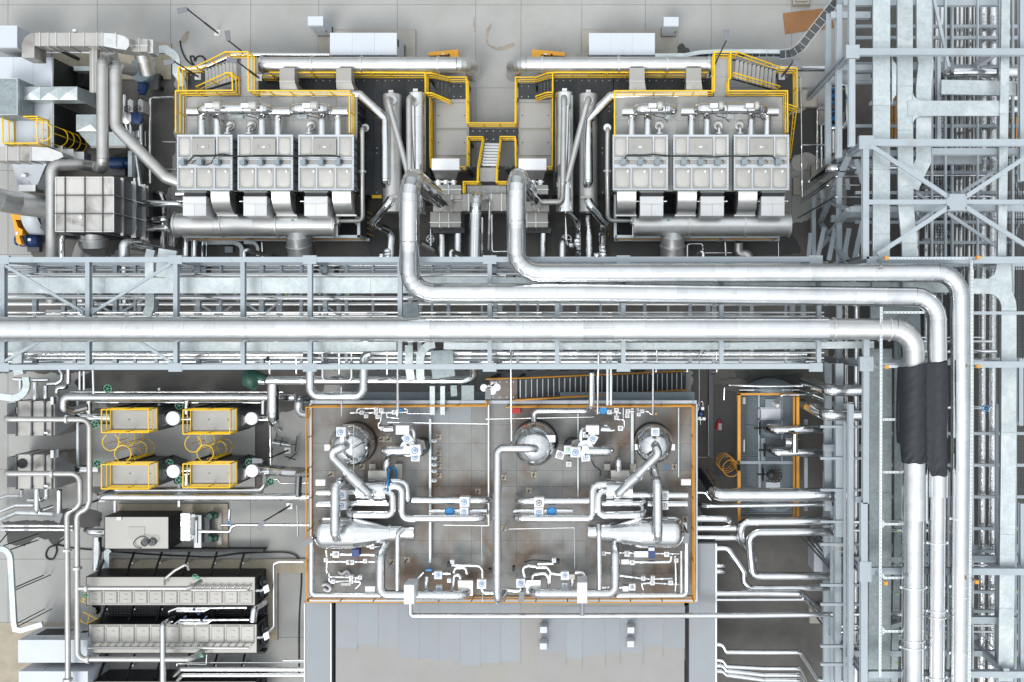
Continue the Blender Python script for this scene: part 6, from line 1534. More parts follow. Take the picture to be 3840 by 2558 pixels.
def cone_vessel(label, o_, ds, cy, h, xs):
 org(*o_); r_ = Ln(141, h); P_ = [W(x, cy, h) for x in xs]
 t = thing('vessel', label, 'vessel', (P_[1].x, P_[1].y, HPF), 'horizontal conical vessels')
 dr = (P_[-1] - P_[0]).normalized(); L_ = [(p - P_[0]).length for p in P_]
 MB().lathe(P_[0], dr, [(0, .08)] + [(L_[1] * (1 - math.cos(R(a))), r_ * math.sin(R(a)) * .98 + .02) for a in (15,30,45,60,75)] + [(L_[1], r_)], 40).build('dished_end', 'clad', t, 26)
 n_ = 2
 for k in range(n_):
  MB().lathe(P_[1].lerp(P_[2], k / n_), dr, [(0, r_ * 1.012),(.04, r_ * 1.012),(.045, r_),((L_[2] - L_[1]) / n_, r_)], 40).build('cladding_section', 'clad', t, 26)
 g = 18; u, w = frame(dr)
 for k in range(g):
  a0_, a1_ = 2 * math.pi * k / g, 2 * math.pi * (k + 1) / g
  q = [P_[2] + (u * math.cos(a) + w * math.sin(a)) * r_ for a in (a0_, a1_)] + [P_[3] + (u * math.cos(a) + w * math.sin(a)) * r_ * .58 for a in (a1_, a0_)]
  MB().quad(*q).build('cone_facet', 'clad', t)
 MB().lathe(P_[3], dr, [(0, r_ * .60),(.05, r_ * .60),(.06, r_ * .56),((P_[4] - P_[3]).length, r_ * .56)], 32).build('neck', 'clad', t, 26)
 MB().lathe(P_[4], dr, [(0, r_ * .46),((P_[5] - P_[4]).length, r_ * .46)], 32).build('end_nozzle', 'clad', t, 26)
 for f in (.2, .8):
  p = P_[1].lerp(P_[2], f); MB().box(p.x - .08, p.y - .5, p.x + .08, p.y + .5, HPF, h - .4).build('saddle', 'grey_dark', t)
 return t
cone_vessel('horizontal silver vessel tapering to the right, at the left of the platform', (1000,1450),1,1288,6.3,(424,510,790,1088,1205,1305))
cone_vessel('horizontal silver vessel tapering to the left, at the right of the platform', (1800,1450),-1,1280,6.3,(1802,1716,1420,1150,1030,955))
def drum(label, o_, x0, x1, cy, d, h, bx0, bx1):
 org(*o_); t = thing('drum', label, 'drum', W((x0 + x1) / 2, cy, HPF), 'exchanger drums'); r_ = Ln(d, h) / 2
 MB().cyl(W(x0, cy, h), W(x1, cy, h), r_, seg=36).build('shell', 'clad', t, 30)
 MB().cyl(W(bx0, cy, h), W(bx1, cy, h), r_ * 1.07, seg=36).build('band', 'clad', t, 30)
 MB().pbox(x0 + 20, cy - 20, x1 - 20, cy + 20, h - r_ * .8, HPF).build('saddle', 'grey_dark', t)
 return t
org(1000,1450)
drum('silver exchanger drum under the diagonal pipe on the left', (1000,1450),805,1062,915,190,6.0,960,1034)
drum('silver exchanger drum under the diagonal pipe on the right', (1800,1450),1115,1345,912,190,6.0,1116,1186)
gp = 'silver process pipes on the raised platform'
def dp(label, d, pts, o_=(1000,1450), m='clad', bend=.85, **k): org(*o_); return pipe(label, m, d, pts, bend=bend, sec=k.pop('sec', .75), group=gp, parts=False, **k)
L_, Q_ = (1000,1450),(1800,1450)
a = dp('diagonal silver pipe from the left domed vessel to its drum', 80, [(700,520,7.2),(690,525,7.9),(548,585,8.0),(910,955,7.0),(930,960,6.2)], L_, bend=.6)
org(*L_); p, q = W(725,768,7.5), W(815,858,7.25); t = thing('pipe_sleeve', 'wider silver sleeve on the left diagonal pipe', 'sleeve', q, 'wide sleeves on the diagonal pipes'); MB().cyl(p, q, .27, seg=28).build('sleeve', 'clad', t, 30)
dp('diagonal silver pipe from the right domed vessel to its drum', 80, [(1545,515,7.2),(1550,530,7.9),(1578,592,8.0),(1215,955,7.0),(1195,960,6.2)], Q_, bend=.6)
org(*Q_); p, q = W(1395,782,7.5), W(1315,850,7.25); t = thing('pipe_sleeve', 'wider silver sleeve on the right diagonal pipe', 'sleeve', q, 'wide sleeves on the diagonal pipes'); MB().cyl(p, q, .27, seg=28).build('sleeve', 'clad', t, 30)
dp('upright looking silver pipe crossing the left conical vessel', 84, [(720,810,6.2),(640,840,7.3),(606,880,7.6),(604,1335,7.6),(640,1330,6.9)], L_)
dp('upright looking silver pipe crossing the right conical vessel', 84, [(1525,690,6.2),(1540,770,7.0),(1566,850,7.6),(1570,1340,7.6),(1565,1345,6.9)], Q_)
dp('inner silver pipe loop beside the left drum', 66, [(1040,925,6.4),(1112,925,6.5),(1115,1134,6.5),(705,1130,6.5),(780,1065,5.6)], L_)
dp('middle silver pipe loop beside the left drum running on to the right', 66, [(1060,875,6.6),(1195,880,6.6),(1195,1165,6.5),(1910,1162,6.5),(1920,1140,5.6)], L_)
dp('outer silver pipe loop beside the left drum', 66, [(1090,838,6.3),(1235,845,6.3),(1245,1020,6.2),(1255,1030,5.6)], L_)
dp('inner silver pipe loop beside the right drum', 66, [(1115,920,6.4),(1046,925,6.5),(1045,1138,6.5),(1455,1130,6.5),(1430,1060,5.8)], Q_)
dp('outer silver pipe loop beside the right drum running on to the left', 66, [(1115,862,6.6),(995,872,6.6),(992,1165,6.5),(320,1162,6.5),(305,1140,5.6)], Q_)
dp('silver pipe with a hand valve below the rust stain on the left half', 66, [(1285,1003,6.2),(1935,1003,6.2),(1960,1000,5.4)], L_)
dp('silver pipe with a hand valve on the left of the right loops', 66, [(970,1008,6.2),(340,1010,6.2),(335,985,5.4)], Q_)
dp('slimmer valve pipe just below the hand valve pipe, left half', 46, [(1440,1100,6.0),(1940,1098,6.0)], L_)
dp('slimmer valve pipe just below the hand valve pipe, right half', 46, [(820,1098,6.0),(300,1098,6.0)], Q_)
dp('silver pipe leading left from the left drum, upper one', 62, [(805,930,6.0),(445,935,6.0)], L_)
dp('silver pipe leading left below the left drum, with a hand valve', 62, [(700,1040,6.0),(445,1040,6.0)], L_)
dp('silver pipe leading below the left drum', 58, [(1080,1035,6.0),(715,1032,6.0),(700,1050,5.5)], L_)
dp('silver pipe leading right from the right drum, upper one', 62, [(1345,955,6.0),(1835,958,6.0)], Q_)
dp('silver pipe leading right below the right drum, with a hand valve', 62, [(1480,1038,6.0),(1830,1038,6.0)], Q_)
dp('silver pipe just under the right drum', 58, [(1078,1035,6.0),(1460,1035,6.0),(1440,960,5.6)], Q_)
dp('long silver pipe running down the middle of the platform from the smooth dome', 74, [(485,548,7.3),(470,545,7.7),(155,545,7.7),(152,1000,7.7),(152,1800,7.7), V((1800,1898,1.345),92,480,7.6), V((1800,1898,1.345),118,440,6.4)], Q_, bend=.7)
dp('silver pipe looping over the top rail to the smooth dome', 52, [(985,-120,7.6),(985,165,7.4),(950,215,6.9),(480,215,6.8),(475,300,6.6)], Q_, bend=.8)
dp('big silver L pipe in the lower left corner of the platform', 82, [V(L_, 1070,1350,5.9), V(L_, 1030,1440,6.2),(1240,470,6.6),(1238,782,6.6),(1500,785,6.6),(1985,788,6.6),(2020,730,6.0)], (900,1898))
dp('slim silver pipe left of the neck of the left conical vessel', 48, [(1440,200,6.6),(1392,245,6.8),(1390,740,6.6)], (900,1898))
dp('silver pipe following the left and bottom rail of the platform', 48, [(630,270,6.4),(630,785,6.2),(1240,788,6.2)], (900,1898))
X_ = (1800,1898,1.345)
dp('big silver L pipe in the lower right corner of the platform', 45, [(672,165,5.9),(682,250,6.6),(682,440,6.6),(270,440,6.6),(258,405,6.0)], X_)
dp('slim silver pipe right of the neck of the right conical vessel', 27, [(598,95,6.6),(600,130,6.8),(602,418,6.6)], X_)
dp('silver pipe following the right and bottom rail of the platform', 27, [(1042,150,6.4),(1042,450,6.2),(690,452,6.2)], X_)
dp('silver pipe parallel inside the right rail of the platform', 15, [(1015,225,6.2),(1015,440,6.2)], X_)
o = dp('long silver pipe below the platform running to the tall rack', 48, [(1505,840,6.4),(1505,970,6.2),(2354,970,6.0), V(X_, 1345,552,5.6), V((2840,1898),660,955,5.4)], (900,1898), bend=.7)
dp('short silver pipe joining the long one below the right white box', 26, [(516,480,6.4),(516,545,6.0)], X_)
gwb = 'white insulation boxes over the bottom pipes'
for o_, x0, y0, x1, y1, nm in (((900,1898),1448,695,1536,865, 'left'),(X_, 491,385,540,490, 'right')):
 org(*o_); t = thing('insulation_box', f'white square insulation box over the bottom pipes, {nm} one', 'box', W((x0 + x1) / 2, y0,6), gwb)
 MB().pbox(x0, y0, x1, y1,7.4,6.2).build('box', 'white', t); MB().pbox(x0 + 2, y0 + 2, x1 - 2, y0 + 12,7.43,7.3).build('flap', 'white', t)
gd2 = 'thin white pipes hanging from the rack over the platform'
for lab, d, pts, o_ in (('thin white pipe ending above the left domed vessel', 17, [(658,0,7.8),(662,262,7.2)], L_),('thin white pipe ending over the small valves', 20, [(1155,-180,8.0),(1160,240,7.0)], L_),
 ('long thin white pipe reaching the smooth dome', 17, [(270,-330,8.0),(279,530,7.4)], Q_),('thin white pipe left of the pale strut pair', 20, [(1046,-280,8.0),(1037,240,7.0)], Q_),
 ('thin white pipe near the yellow box at the top rail', 20, [(1528,-200,8.0),(1526,250,7.0)], Q_),('thin pale pipe coming down beside the platform corner', 12, [(1935,-300,7.8),(1936,130,6.0)], Q_)):
 org(*o_); pipe(lab, 'clad', d, pts, sec=.9, group=gd2)
for k, x in enumerate((1125,1155)): org(*Q_); pblock('channel_strut', ('pale channel strut of the pair dropping to the top rail, left one', 'pale channel strut of the pair dropping to the top rail, right one')[k], 'strut', 'strut', x - 9,-330, x + 9,165,6.8,6.72, 'pale channel struts')
for lab, x0, y0, x1, y1, o_ in (('galvanised floor channel running down the left half of the platform', 1433,285,1452,1554, L_),('galvanised channel between the smooth dome and the valve cluster', 860,240,870,970, Q_),('galvanised channel pair left of the right dome', 1332,190,1356,680, Q_),('galvanised channel near the right rail', 1748,185,1758,800, Q_),('slim white conduit down the middle of the platform', 1953,130,1964,1230, L_)):
 org(*o_); pblock('cable_channel', lab, 'cable channel', 'galv' if 'white' not in lab else 'clad', x0, y0, x1, y1, HPF + .35, HPF + .2)
gs = 'thin white conduits on the platform'
for lab, d, pts, o_ in (('thin white conduit above the rust stain', 8, [(1070,315,6.3),(1955,330,6.3)], L_),('thin white conduit crossing to the smooth dome', 8, [(50,287,6.3),(1010,268,6.3)], Q_),
 ('thin white conduit with a square bend right of the middle pipe', 7, [(190,1258,5.7),(832,1245,5.7),(836,1560,5.7), V(X_, 478,425,5.7)], Q_),('short thin white conduit under the slim valve pipe', 8, [(1562,1222,5.8),(1955,1228,5.8)], L_),
 ('thin white drop conduit left of the middle pipe', 9, [(1898,1230,5.8),(1900,1560,5.8), V((900,1898),2142,850,5.8)], L_)):
 org(*o_); pipe(lab, 'clad', d, pts, bend=.6, sec=None, group=gs)
def valve(label, o_, x, y, h, s, m='valve_blue', plate=True, rot=0, group='handwheel valves on the platform'):
 org(*o_); c = W(x, y, h); r_ = Ln(s, h) / 2
 t = thing('valve', label, 'valve', (c.x, c.y, h - .5), group)
 if plate:
  a = R(rot); q = [(c.x + r_ * (sx * math.cos(a) - sy * math.sin(a)), c.y + r_ * (sx * math.sin(a) + sy * math.cos(a))) for sx, sy in ((-1,-1),(1,-1),(1,1),(-1,1))]
  MB().prism(q, h - .5, h).build('cover_box', 'white', t)
 wheel((c.x, c.y, h + .16), r_ * .58 if plate else r_, m, t)
 return t
VL = [(655,400,7.9,82, 'valve_blue', 0, 'blue handwheel on the square box above the left dome'),(1240,460,6.8,76, 'valve_blue', 35, 'blue handwheel on a tilted box right of the left dome'),(1312,562,7.0,92, 'valve_blue', 5, 'blue handwheel on the larger box right of the left dome'),(1312,622,6.6,76, 'valve_blue', 0, 'blue handwheel half under the larger box right of the left dome'),
      (660,955,6.5,84, 'valve_blue', 0, 'blue handwheel on the upper pipe left of the left drum'),(662,1048,6.5,80, 'valve_blue', 0, 'blue handwheel on the lower pipe left of the left drum'),(1746,1018,6.7,84, 'valve_blue', 0, 'blue handwheel on the hand valve pipe, left half'),(1742,1104,6.5,74, 'valve_blue', 0, 'blue handwheel on the slimmer valve pipe, left half')]
for x, y, h, s, m, r_, lab in VL: valve(lab, L_, x, y, h, s, m, True, r_)
VQ = [(1548,400,7.9,70, 'valve_blue', 0, 'blue handwheel on the box above the right dome'),(778,560,6.8,74, 'valve_green', 0, 'dark handwheel on the box right of the smooth dome'),(843,580,7.0,88, 'valve_blue', 0, 'blue handwheel on the large box right of the smooth dome'),(932,622,6.6,76, 'valve_blue', 5, 'blue handwheel below the large box right of the smooth dome'),(706,602,6.6,72, 'rubber', -15, 'black handwheel on a tilted box touching the smooth dome'),
      (995,462,6.8,74, 'valve_blue', -30, 'blue handwheel on a tilted box between the domes'),(783,685,6.3,44, 'rubber', 0, 'small black handwheel below the smooth dome'),(932,425,6.9,50, 'rubber', 0, 'small black handwheel on the white post between the domes'),(521,1022,6.7,84, 'rubber', 0, 'black handwheel on the hand valve pipe, right half'),(519,1108,6.5,78, 'valve_blue', 0, 'blue handwheel on the slimmer valve pipe, right half'),
      (1628,962,6.5,74, 'rubber', 0, 'dark handwheel on the upper pipe right of the right drum'),(1626,1048,6.5,74, 'rubber', 0, 'dark handwheel on the lower pipe right of the right drum')]
for x, y, h, s, m, r_, lab in VQ: valve(lab, Q_, x, y, h, s, m, True, r_)
valve('blue handwheel without a box below the right dome', Q_, 1645,706,5.9,44, plate=False)
for k, (x, y) in enumerate(((1615,1100),)): 
 org(*L_); t = thing('instrument', 'bright blue round instrument on the slimmer valve pipe, left half', 'instrument', W(x, y, 6)); MB().lathe(W(x, y + 8,6.3),(0,0,1), [(-.2, .2),(0, .24),(.06, .2),(.08, .05)], 20).build('dial', 'valve_blue', t, 40)
org(*Q_); t = thing('instrument', 'bright blue round instrument on the slimmer valve pipe, right half', 'instrument', W(630,1100,6)); MB().lathe(W(632,1106,6.3),(0,0,1), [(-.2, .2),(0, .24),(.06, .2),(.08, .05)], 20).build('dial', 'valve_blue', t, 40)
t = thing('instrument', 'round blue instrument near the top rail between the hanging pipes', 'instrument', W(1088,205,6)); MB().lathe(W(1088,206,6.2),(0,0,1), [(-.2, .2),(0, .22),(.06, .18)], 18).build('dial', 'valve_blue', t, 40)
def tee_group(label, o_, sx, cx, cy):
 org(*o_); t = thing('pipe_assembly', label, 'pipework', W(cx, cy, HPF), 'safety valve assemblies')
 def q(x, y, h): return (cx + sx * x, cy + y, h)
 pipe('', 'clad', 78, [q(-60,60,5.4), q(-230,40,6.5), q(-200,42,6.6), q(0,42,6.6)], sec=.4, parent=t, name='discharge_pipe', bend=.6)
 pipe('', 'clad', 60, [q(-150,-150,6.2), q(-230,-148,6.2)], sec=.4, parent=t, name='inlet_pipe')
 MB().pbox(*(sorted((cx - sx * 130, cx - sx * 15))[0], cy - 180, sorted((cx - sx * 130, cx - sx * 15))[1], cy - 102, ),6.9,6.2).build('box', 'white', t)
 pipe('', 'foil', 40, [q(-15,-150,6.4), q(20,-150,6.5), q(30,-110,6.5), q(25,0,6.4)], sec=.4, parent=t, name='bent_pipe', bend=.8)
 MB().lathe(W(*q(-10,10,6.2)),(0,0,1), [(0, .3),(.3, .32),(.32, .38),(.4, .38),(.42, .2),(.8, .16)], 20).build('valve_bonnet', 'foil', t, 40)
 MB().prism([W(*q(a, b, 6.6))[:2] for a, b in ((40,-60),(110,-40),(125,30),(40,60),(-60,40),(-70,-10))], 6.0,6.3).build('flange_plate', 'panel', t)
 MB().lathe(W(*q(105,-5,5.3)),(0,0,1), [(0, .42),(.9, .42),(.95, .36)], 24).build('support_pot', 'dark_steel', t, 40)
tee_group('silver safety valve assembly right of the left domed vessel', L_, 1,1270,525)
tee_group('silver safety valve assembly between the smooth dome and the right dome', Q_, -1,920,525)
def manifold(label, o_, segs, plates, h, d=18, wheels='rubber', ex=()):
 org(*o_); p0 = plates[0]
 t = thing('valve_manifold', label, 'pipework', W(p0[0], p0[1], HPF), None)
 for s in segs: pipe('', 'foil', s[0], [(x, y, h) for x, y in s[1:]], bend=.8, sec=.5, parent=t, name='line')
 for x, y, w_ in plates:
  b = MB().pbox(x - w_ / 2, y - w_ / 2, x + w_ / 2, y + w_ / 2, h + .22, h - .12).build('valve_body', 'white', t)
  wheel(W(x, y, h + .33), Ln(w_, h) * .27, wheels, b)
 for (x0, y0, x1, y1, m) in ex: MB().pbox(x0, y0, x1, y1, h + .25, h - .2).build('instrument_box', m, t)
manifold('cluster of small white valves under the left top rail', L_, [(18,(740,232),(1020,230),(1240,225)),(18,(795,230),(800,195),(980,190)),(22,(1010,215),(1008,310),(985,330),(990,365),(1060,372)),(20,(1060,235),(1060,270),(1170,280)),(18,(1160,200),(1245,195),(1240,230)),(12,(1240,238),(1440,238))], [(838,230,34),(875,262,32),(965,192,36),(965,230,34),(978,268,34),(1010,210,38),(1122,228,36),(1018,370,32)], 6.0, ex=((1160,195,1200,225, 'valve_blue'),(1065,340,1100,360, 'dark_steel')))
manifold('cluster of small white valves under the right top rail', Q_, [(18,(1030,228),(1245,232)),(22,(1205,200),(1208,290),(1275,292),(1275,360),(1230,368)),(16,(1265,185),(1265,280)),(18,(1285,218),(1360,218)),(16,(1395,190),(1395,215),(1480,218),(1520,250)),(24,(1075,385),(1190,385))], [(1142,225,38),(1205,208,38),(1205,275,36),(1305,218,38),(1300,258,36),(1433,218,32),(1402,246,32),(1240,368,44)], 6.0, ex=((1545,232,1562,250, 'orange'),(1015,205,1026,222, 'orange'),(1095,340,1125,362, 'white')))
org(1000,1450)
manifold('row of small valves below the left conical vessel', (900,1898), [(28,(800,425),(1190,432)),(24,(760,385),(770,480),(765,560),(770,590)),(18,(760,490),(1190,492)),(22,(1120,355),(1270,360),(1290,320))], [(845,428,56),(985,498,40),(955,498,36),(1103,487,34),(1165,360,38),(757,478,34)], 6.0, ex=((985,385,1050,450, 'blue'),(1210,370,1240,400, 'blue')))
manifold('white valve lines in the lower left corner of the platform', (900,1898), [(20,(785,590),(790,625),(1010,630),(1060,632)),(22,(785,630),(790,670),(860,665),(1050,665),(1075,670),(1020,730)),(22,(1020,630),(1022,668)),(34,(1140,760),(1142,700))], [(980,632,34),(1058,632,34),(820,668,34),(980,668,34)], 5.9, ex=((890,680,980,702, 'panel'),(1105,710,1190,760, 'white')))
manifold('silver pump pipework at the bottom of the left half', (900,1898), [(34,(1950,740),(1945,620),(1890,590),(1885,690),(1875,740)),(30,(1885,590),(1900,545),(1990,545),(2005,600)),(28,(1870,520),(2110,528),(2140,560),(2140,640)),(44,(1640,740),(1650,620)),(30,(1700,595),(1860,595)),(40,(2130,720),(2150,765),(2260,765)),(24,(1620,585),(1560,650))], [(1748,612,66),(2132,690,80),(1872,495,34),(1845,660,34),(1755,730,52)], 6.1, wheels='valve_blue', ex=((1925,660,2055,790, 'satin'),(1825,505,1860,540, 'black'),(2190,560,2215,590, 'black'),(1640,560,1690,575, 'valve_blue')))
manifold('silver pump pipework at the bottom of the right half', X_, [(20,(225,360),(215,310),(245,300),(285,305)),(18,(262,380),(268,345),(330,340),(345,360),(345,430)),(16,(285,310),(340,310),(355,330),(352,390)),(16,(290,292),(370,290)),(20,(360,340),(420,345)),(26,(465,440),(468,350)),(22,(480,335),(525,335),(530,380)),(22,(115,420),(200,430),(215,400))], [(205,390,44),(428,352,40),(373,275,20),(427,402,26)], 6.1, wheels='valve_blue', ex=((235,375,305,440, 'satin'),(162,308,174,330, 'black'),(385,275,400,295, 'black'),(448,345,478,370, 'panel')))
manifold('row of small valves below the right conical vessel', X_, [(12,(600,235),(980,240),(1005,240)),(16,(715,282),(960,282),(965,250)),(12,(985,250),(988,380),(985,430)),(14,(760,412),(600,408))], [(742,242,26),(768,285,24),(942,244,24),(625,240,20),(990,275,20)], 6.0, ex=((850,225,885,265, 'blue'),(778,228,848,258, 'clad'),(712,270,750,294, 'white'),(850,212,880,226, 'white')))
manifold('white valve lines in the lower right corner of the platform', X_, [(14,(705,350),(820,365),(870,368),(970,365)),(12,(820,390),(870,388),(1000,395)),(12,(815,390),(825,430))], [(824,366,20),(872,365,20),(870,388,22),(962,388,22),(768,410,32)], 5.9, ex=((720,405,748,430, 'clad'),))
STN = ['right of the left floor channel, topmost', 'right of the left dome', 'second one right of the left dome', 'below the hand valve pipe by the rust stain', 'left of the middle pipe under the smooth dome', 'below the smooth dome', 'above the hand valve pipe of the right half', 'below the right dome', 'below the left dome', 'beside the left machine base', 'under the conical vessel neck, nearer the channel', 'under the conical vessel neck, nearer the vessel', 'touching the middle pipe low down', 'at the dished end of the right conical vessel', 'right of the left floor channel, lowest', 'right of the left floor channel, second lowest', 'right of the left floor channel, middle', 'right of the left floor channel, second from top']
for k, (o_, x, y) in enumerate(((L_, 1520,443),(L_, 1020,462),(L_, 1082,462),(L_, 1865,922),(Q_, 210,800),(Q_, 475,775),(Q_, 432,915),(Q_, 1715,705),(L_, 575,770),(L_, 845,705),((900,1898),1475,470),((900,1898),1345,490),(Q_, 210,1248),(Q_, 1810,1165),(L_, 1520,785),(L_, 1520,705),(L_, 1520,645),(L_, 1520,585))):
 org(*o_); c = W(x, y, HPF); t = thing('pipe_support', 'steel stanchion on a square plate ' + STN[k], 'support', c, 'stanchions with square base plates')
 MB().box(c.x - .13, c.y - .13, c.x + .13, c.y + .13, HPF, HPF + .03).build('base_plate', 'beige_pad', t)
 inst('stanchion', 'tube', 'grey_dark', c, c + Vector((0,0, .7)), .035, t)
 for sx in (-1,1):
  for sy in (-1,1): inst('bolt', 'tube', 'satin', c + Vector((sx * .1, sy * .1, .03)), c + Vector((sx * .1, sy * .1, .06)), .015, t)
for k, y in enumerate((478,630,688,745,828)):
 nth = ('topmost', 'second', 'third', 'fourth', 'lowest')[k]
 org(*L_); t = thing('gauge', f'small blue and white transmitter beside the floor channel, {nth} of five', 'gauge', W(1480, y, HPF), 'transmitters along the floor channel')
 MB().lathe(W(1480, y, HPF + .6),(1,0,0), [(-.15, .06),(-.05, .1),(.05, .1),(.12, .06)], 12).build('head', 'plastic', t, 40); MB().pbox(1468, y - 8,1482, y + 6, HPF + .75, HPF + .5).build('cap', 'valve_blue', t); inst('stand', 'tube', 'grey_dark', W(1480, y, HPF), W(1480, y, HPF + .6), .025, t)
rope('blue ribbed hose draped over the left drum', 'valve_blue', .055, [(1070,960,6.2),(1068,870,6.9),(1078,760,6.4),(1100,715,6.0),(1140,730,5.8),(1145,800,5.6)]) if org(*L_) is None else None
t = thing('machine_plinth', 'pale machine base with a short silver elbow behind the left drum', 'base', W(1050,740, HPF))
MB().pbox(905,683,960,740, HPF + .25, HPF).build('foot', 'pad', t); MB().pbox(1130,683,1195,810, HPF + .25, HPF).build('foot', 'pad', t); MB().pbox(895,742,1060,815, HPF + .7, HPF).build('motor_cover', 'panel', t)
pipe('', 'clad', 60, [(1080,640,5.6),(1060,650,6.3),(1055,720,6.0)], sec=.4, parent=t, name='elbow', bend=.6)
org(*Q_); t = thing('machine_plinth', 'pale machine base with a short silver elbow behind the right drum', 'base', W(1220,740, HPF))
MB().pbox(1095,683,1150,740, HPF + .25, HPF).build('foot', 'pad', t); MB().pbox(1325,683,1378,800, HPF + .25, HPF).build('foot', 'pad', t); MB().pbox(1155,740,1320,815, HPF + .7, HPF).build('motor_cover', 'panel', t)
pipe('', 'clad', 58, [(1222,635,5.6),(1222,650,6.3),(1224,735,6.0)], sec=.4, parent=t, name='elbow', bend=.6)
for o_, x, y, nm in ((L_, 470,848, 'left'),(Q_, 1815,845, 'right')): org(*o_); pblock('junction_box', f'white junction box inside the {nm} rail of the platform', 'box', 'white', x - 38, y - 26, x + 46, y + 26, HPF + 1.3, HPF + 1.0)
rope('white tangle of cloth rags in the lower left corner of the platform', 'white', .07, [(870,580,5.3),(900,600,5.35),(940,575,5.4),(965,600,5.3),(930,610,5.3)], name='rag', cat='rag') if org(900,1898) is None else None
rope('white crumpled sheet by the lower left corner post of the platform', 'white', .08, [(730,700,5.3),(760,690,5.35),(800,720,5.4),(780,750,5.3),(740,730,5.3)], name='rag', cat='rag')
org(*L_); pipe('thin pink copper line over the left dome', 'plastic', 6, [(675,338,7.9),(768,340,7.6),(768,760,7.4)], bend=.5, sec=None)
pblock('connector', 'tall silver pipe connector box under the left diagonal pipe', 'box', 'foil', 650,430,680,500,7.7,7.0)
rope('loose black cable across the left dome', 'rubber', .02, [(760,548,7.5),(840,500,7.2),(900,480,6.4),(1000,440,5.6)], group='thin black cables on the platform')
rope('black cable winding over the floor below the smooth dome', 'rubber', .02, [(980,640,5.5),(1010,700,5.25),(1060,740,5.25),(1060,790,5.25)], group='thin black cables on the platform') if org(*Q_) is None else None
rope('black cable arching over the pump pipework of the right half', 'rubber', .025, [(390,1554,5.6),(470,1530,5.6),(640,1545,5.6)], group='thin black cables on the platform')
org(900,900)
gu = 'silver pipes under the lower edge of the rack'
pipe('U-shaped silver pipe loop hanging out below the rack', 'clad', 78, [(1150,1000,7.6),(1095,1010,7.6),(1090,1380,7.6),(620,1380,7.6),(620,1080,7.6)], bend=1.1, sec=.9, parts=False, group=gu)
pipe('small thin U-shaped pipe loop inside the big loop', 'clad', 28, [(985,980,7.2),(985,1240,7.2),(728,1240,7.2),(728,980,7.2)], bend=1.3, sec=.9, group=gu)
pipe('fat silver pipe running behind the U loops to the long stair', 'clad', 76, [(130,1240,5.4),(1980,1240,5.4),(2062,1200,5.6),(2062,1080,6.2)], bend=1.0, sec=1.0, parts=True, group=gu)
pipe('thick silver pipe dropping left of the platform', 'clad', 105, [(292,1255,4.4),(292,1560,4.2), V(L_, 72,310,3.6), V(L_, 105,350,2.2)], bend=.8, sec=1.0, parts=True)
pipe('silver hook-shaped pipe entering the platform corner', 'clad', 74, [(590,1400,4.2),(520,1400,5.2),(518,1530,5.2),(600,1540,5.4)], bend=.8, sec=.7)
pipe('silver pipe tucked under the broad tray, running the whole rack', 'clad', 46, [(-2300,500,7.4),(1400,515,7.4),(2200,480,7.4)], sec=1.3, group=gu)
pipe('silver pipe showing above the broad tray along the rack', 'clad', 40, [(-2300,318,7.5),(1400,318,7.5),(2350,318,7.5)], sec=1.3, group=gu)
pipe('wrinkled foil pipe below the thickest pipe along the rack, left run', 'foil', 46, [(-2300,1000,7.3),(560,1010,7.3)], sec=1.3, group=gu)
pipe('wrinkled foil pipe below the thickest pipe along the rack, right run', 'foil', 50, [(1130,990,7.2),(1300,1000,7.2),(5000,1005,7.2)], sec=1.3, group=gu)
pipe('dull pipe deep inside the rack above the thickest pipe', 'satin', 60, [(-1700,640,1.0),(1300,650,1.0)], sec=1.3, group=gu)
pipe('thin silver pipe between the two inner big pipes', 'clad', 22, [(2130,642,6.4),(4600,640,6.4)], sec=1.3, group=gu)
pipe('silver pipe hugging the upper edge of the thickest pipe', 'clad', 26, [(2130,668,6.6),(4600,668,6.6)], sec=1.3, group=gu)
for k, (x, y0, y1, d) in enumerate(((262,970,1180,22),(498,970,1180,20),(876,970,1190,24),(1298,980,1190,18),(1388,1165,1560,20))):
 pipe(['thin drop pipe with a small valve, farthest left under the rack', 'thin drop pipe with a bend, second under the rack', 'thin drop pipe between the U loops', 'thin drop pipe right of the U loops', 'thin white drop pipe with a bracket reaching the platform rail'][k], 'clad', d, [(x, y0,7.3),(x, y1,7.0),(x + 5, y1 + 5,5.5)], bend=.6, sec=.9, group='thin drop pipes along the lower rack edge')
t = thing('valve', 'black valve lever on a thin drop pipe under the rack', 'valve', W(255,1050,7)); MB().lathe(W(262,1050,7.3),(-1,0,0), [(0, .08),(.1, .12),(.15, .06),(.3, .03)], 10).build('body', 'rubber', t, 40)
t = thing('pipe_wrap', 'dark green cloth bundle around the left end of the fat pipe', 'cloth', W(120,1220,4.6))
mb = MB(); rr = random.Random(5); p = W(150,1225,5.4); rs = []
for i in range(12):
 c = p + Vector((-.62 + i * .1, .05 * math.sin(i),0)); r_ = .25 + .26 * math.sin(math.pi * min(1,(i + 1) / 9)); rs.append([c + Vector((rr.uniform(-.03, .03), math.cos(2*math.pi*k/18) * r_ * rr.uniform(.88,1.1), math.sin(2*math.pi*k/18) * r_ * rr.uniform(.88,1.1))) for k in range(18)])
mb.rings(rs).build('cloth', 'green_dark', t, 70); MB().pbox(50,1235,95,1265,5.62,5.4).build('white_tape', 'white', t)
org(1800,900)
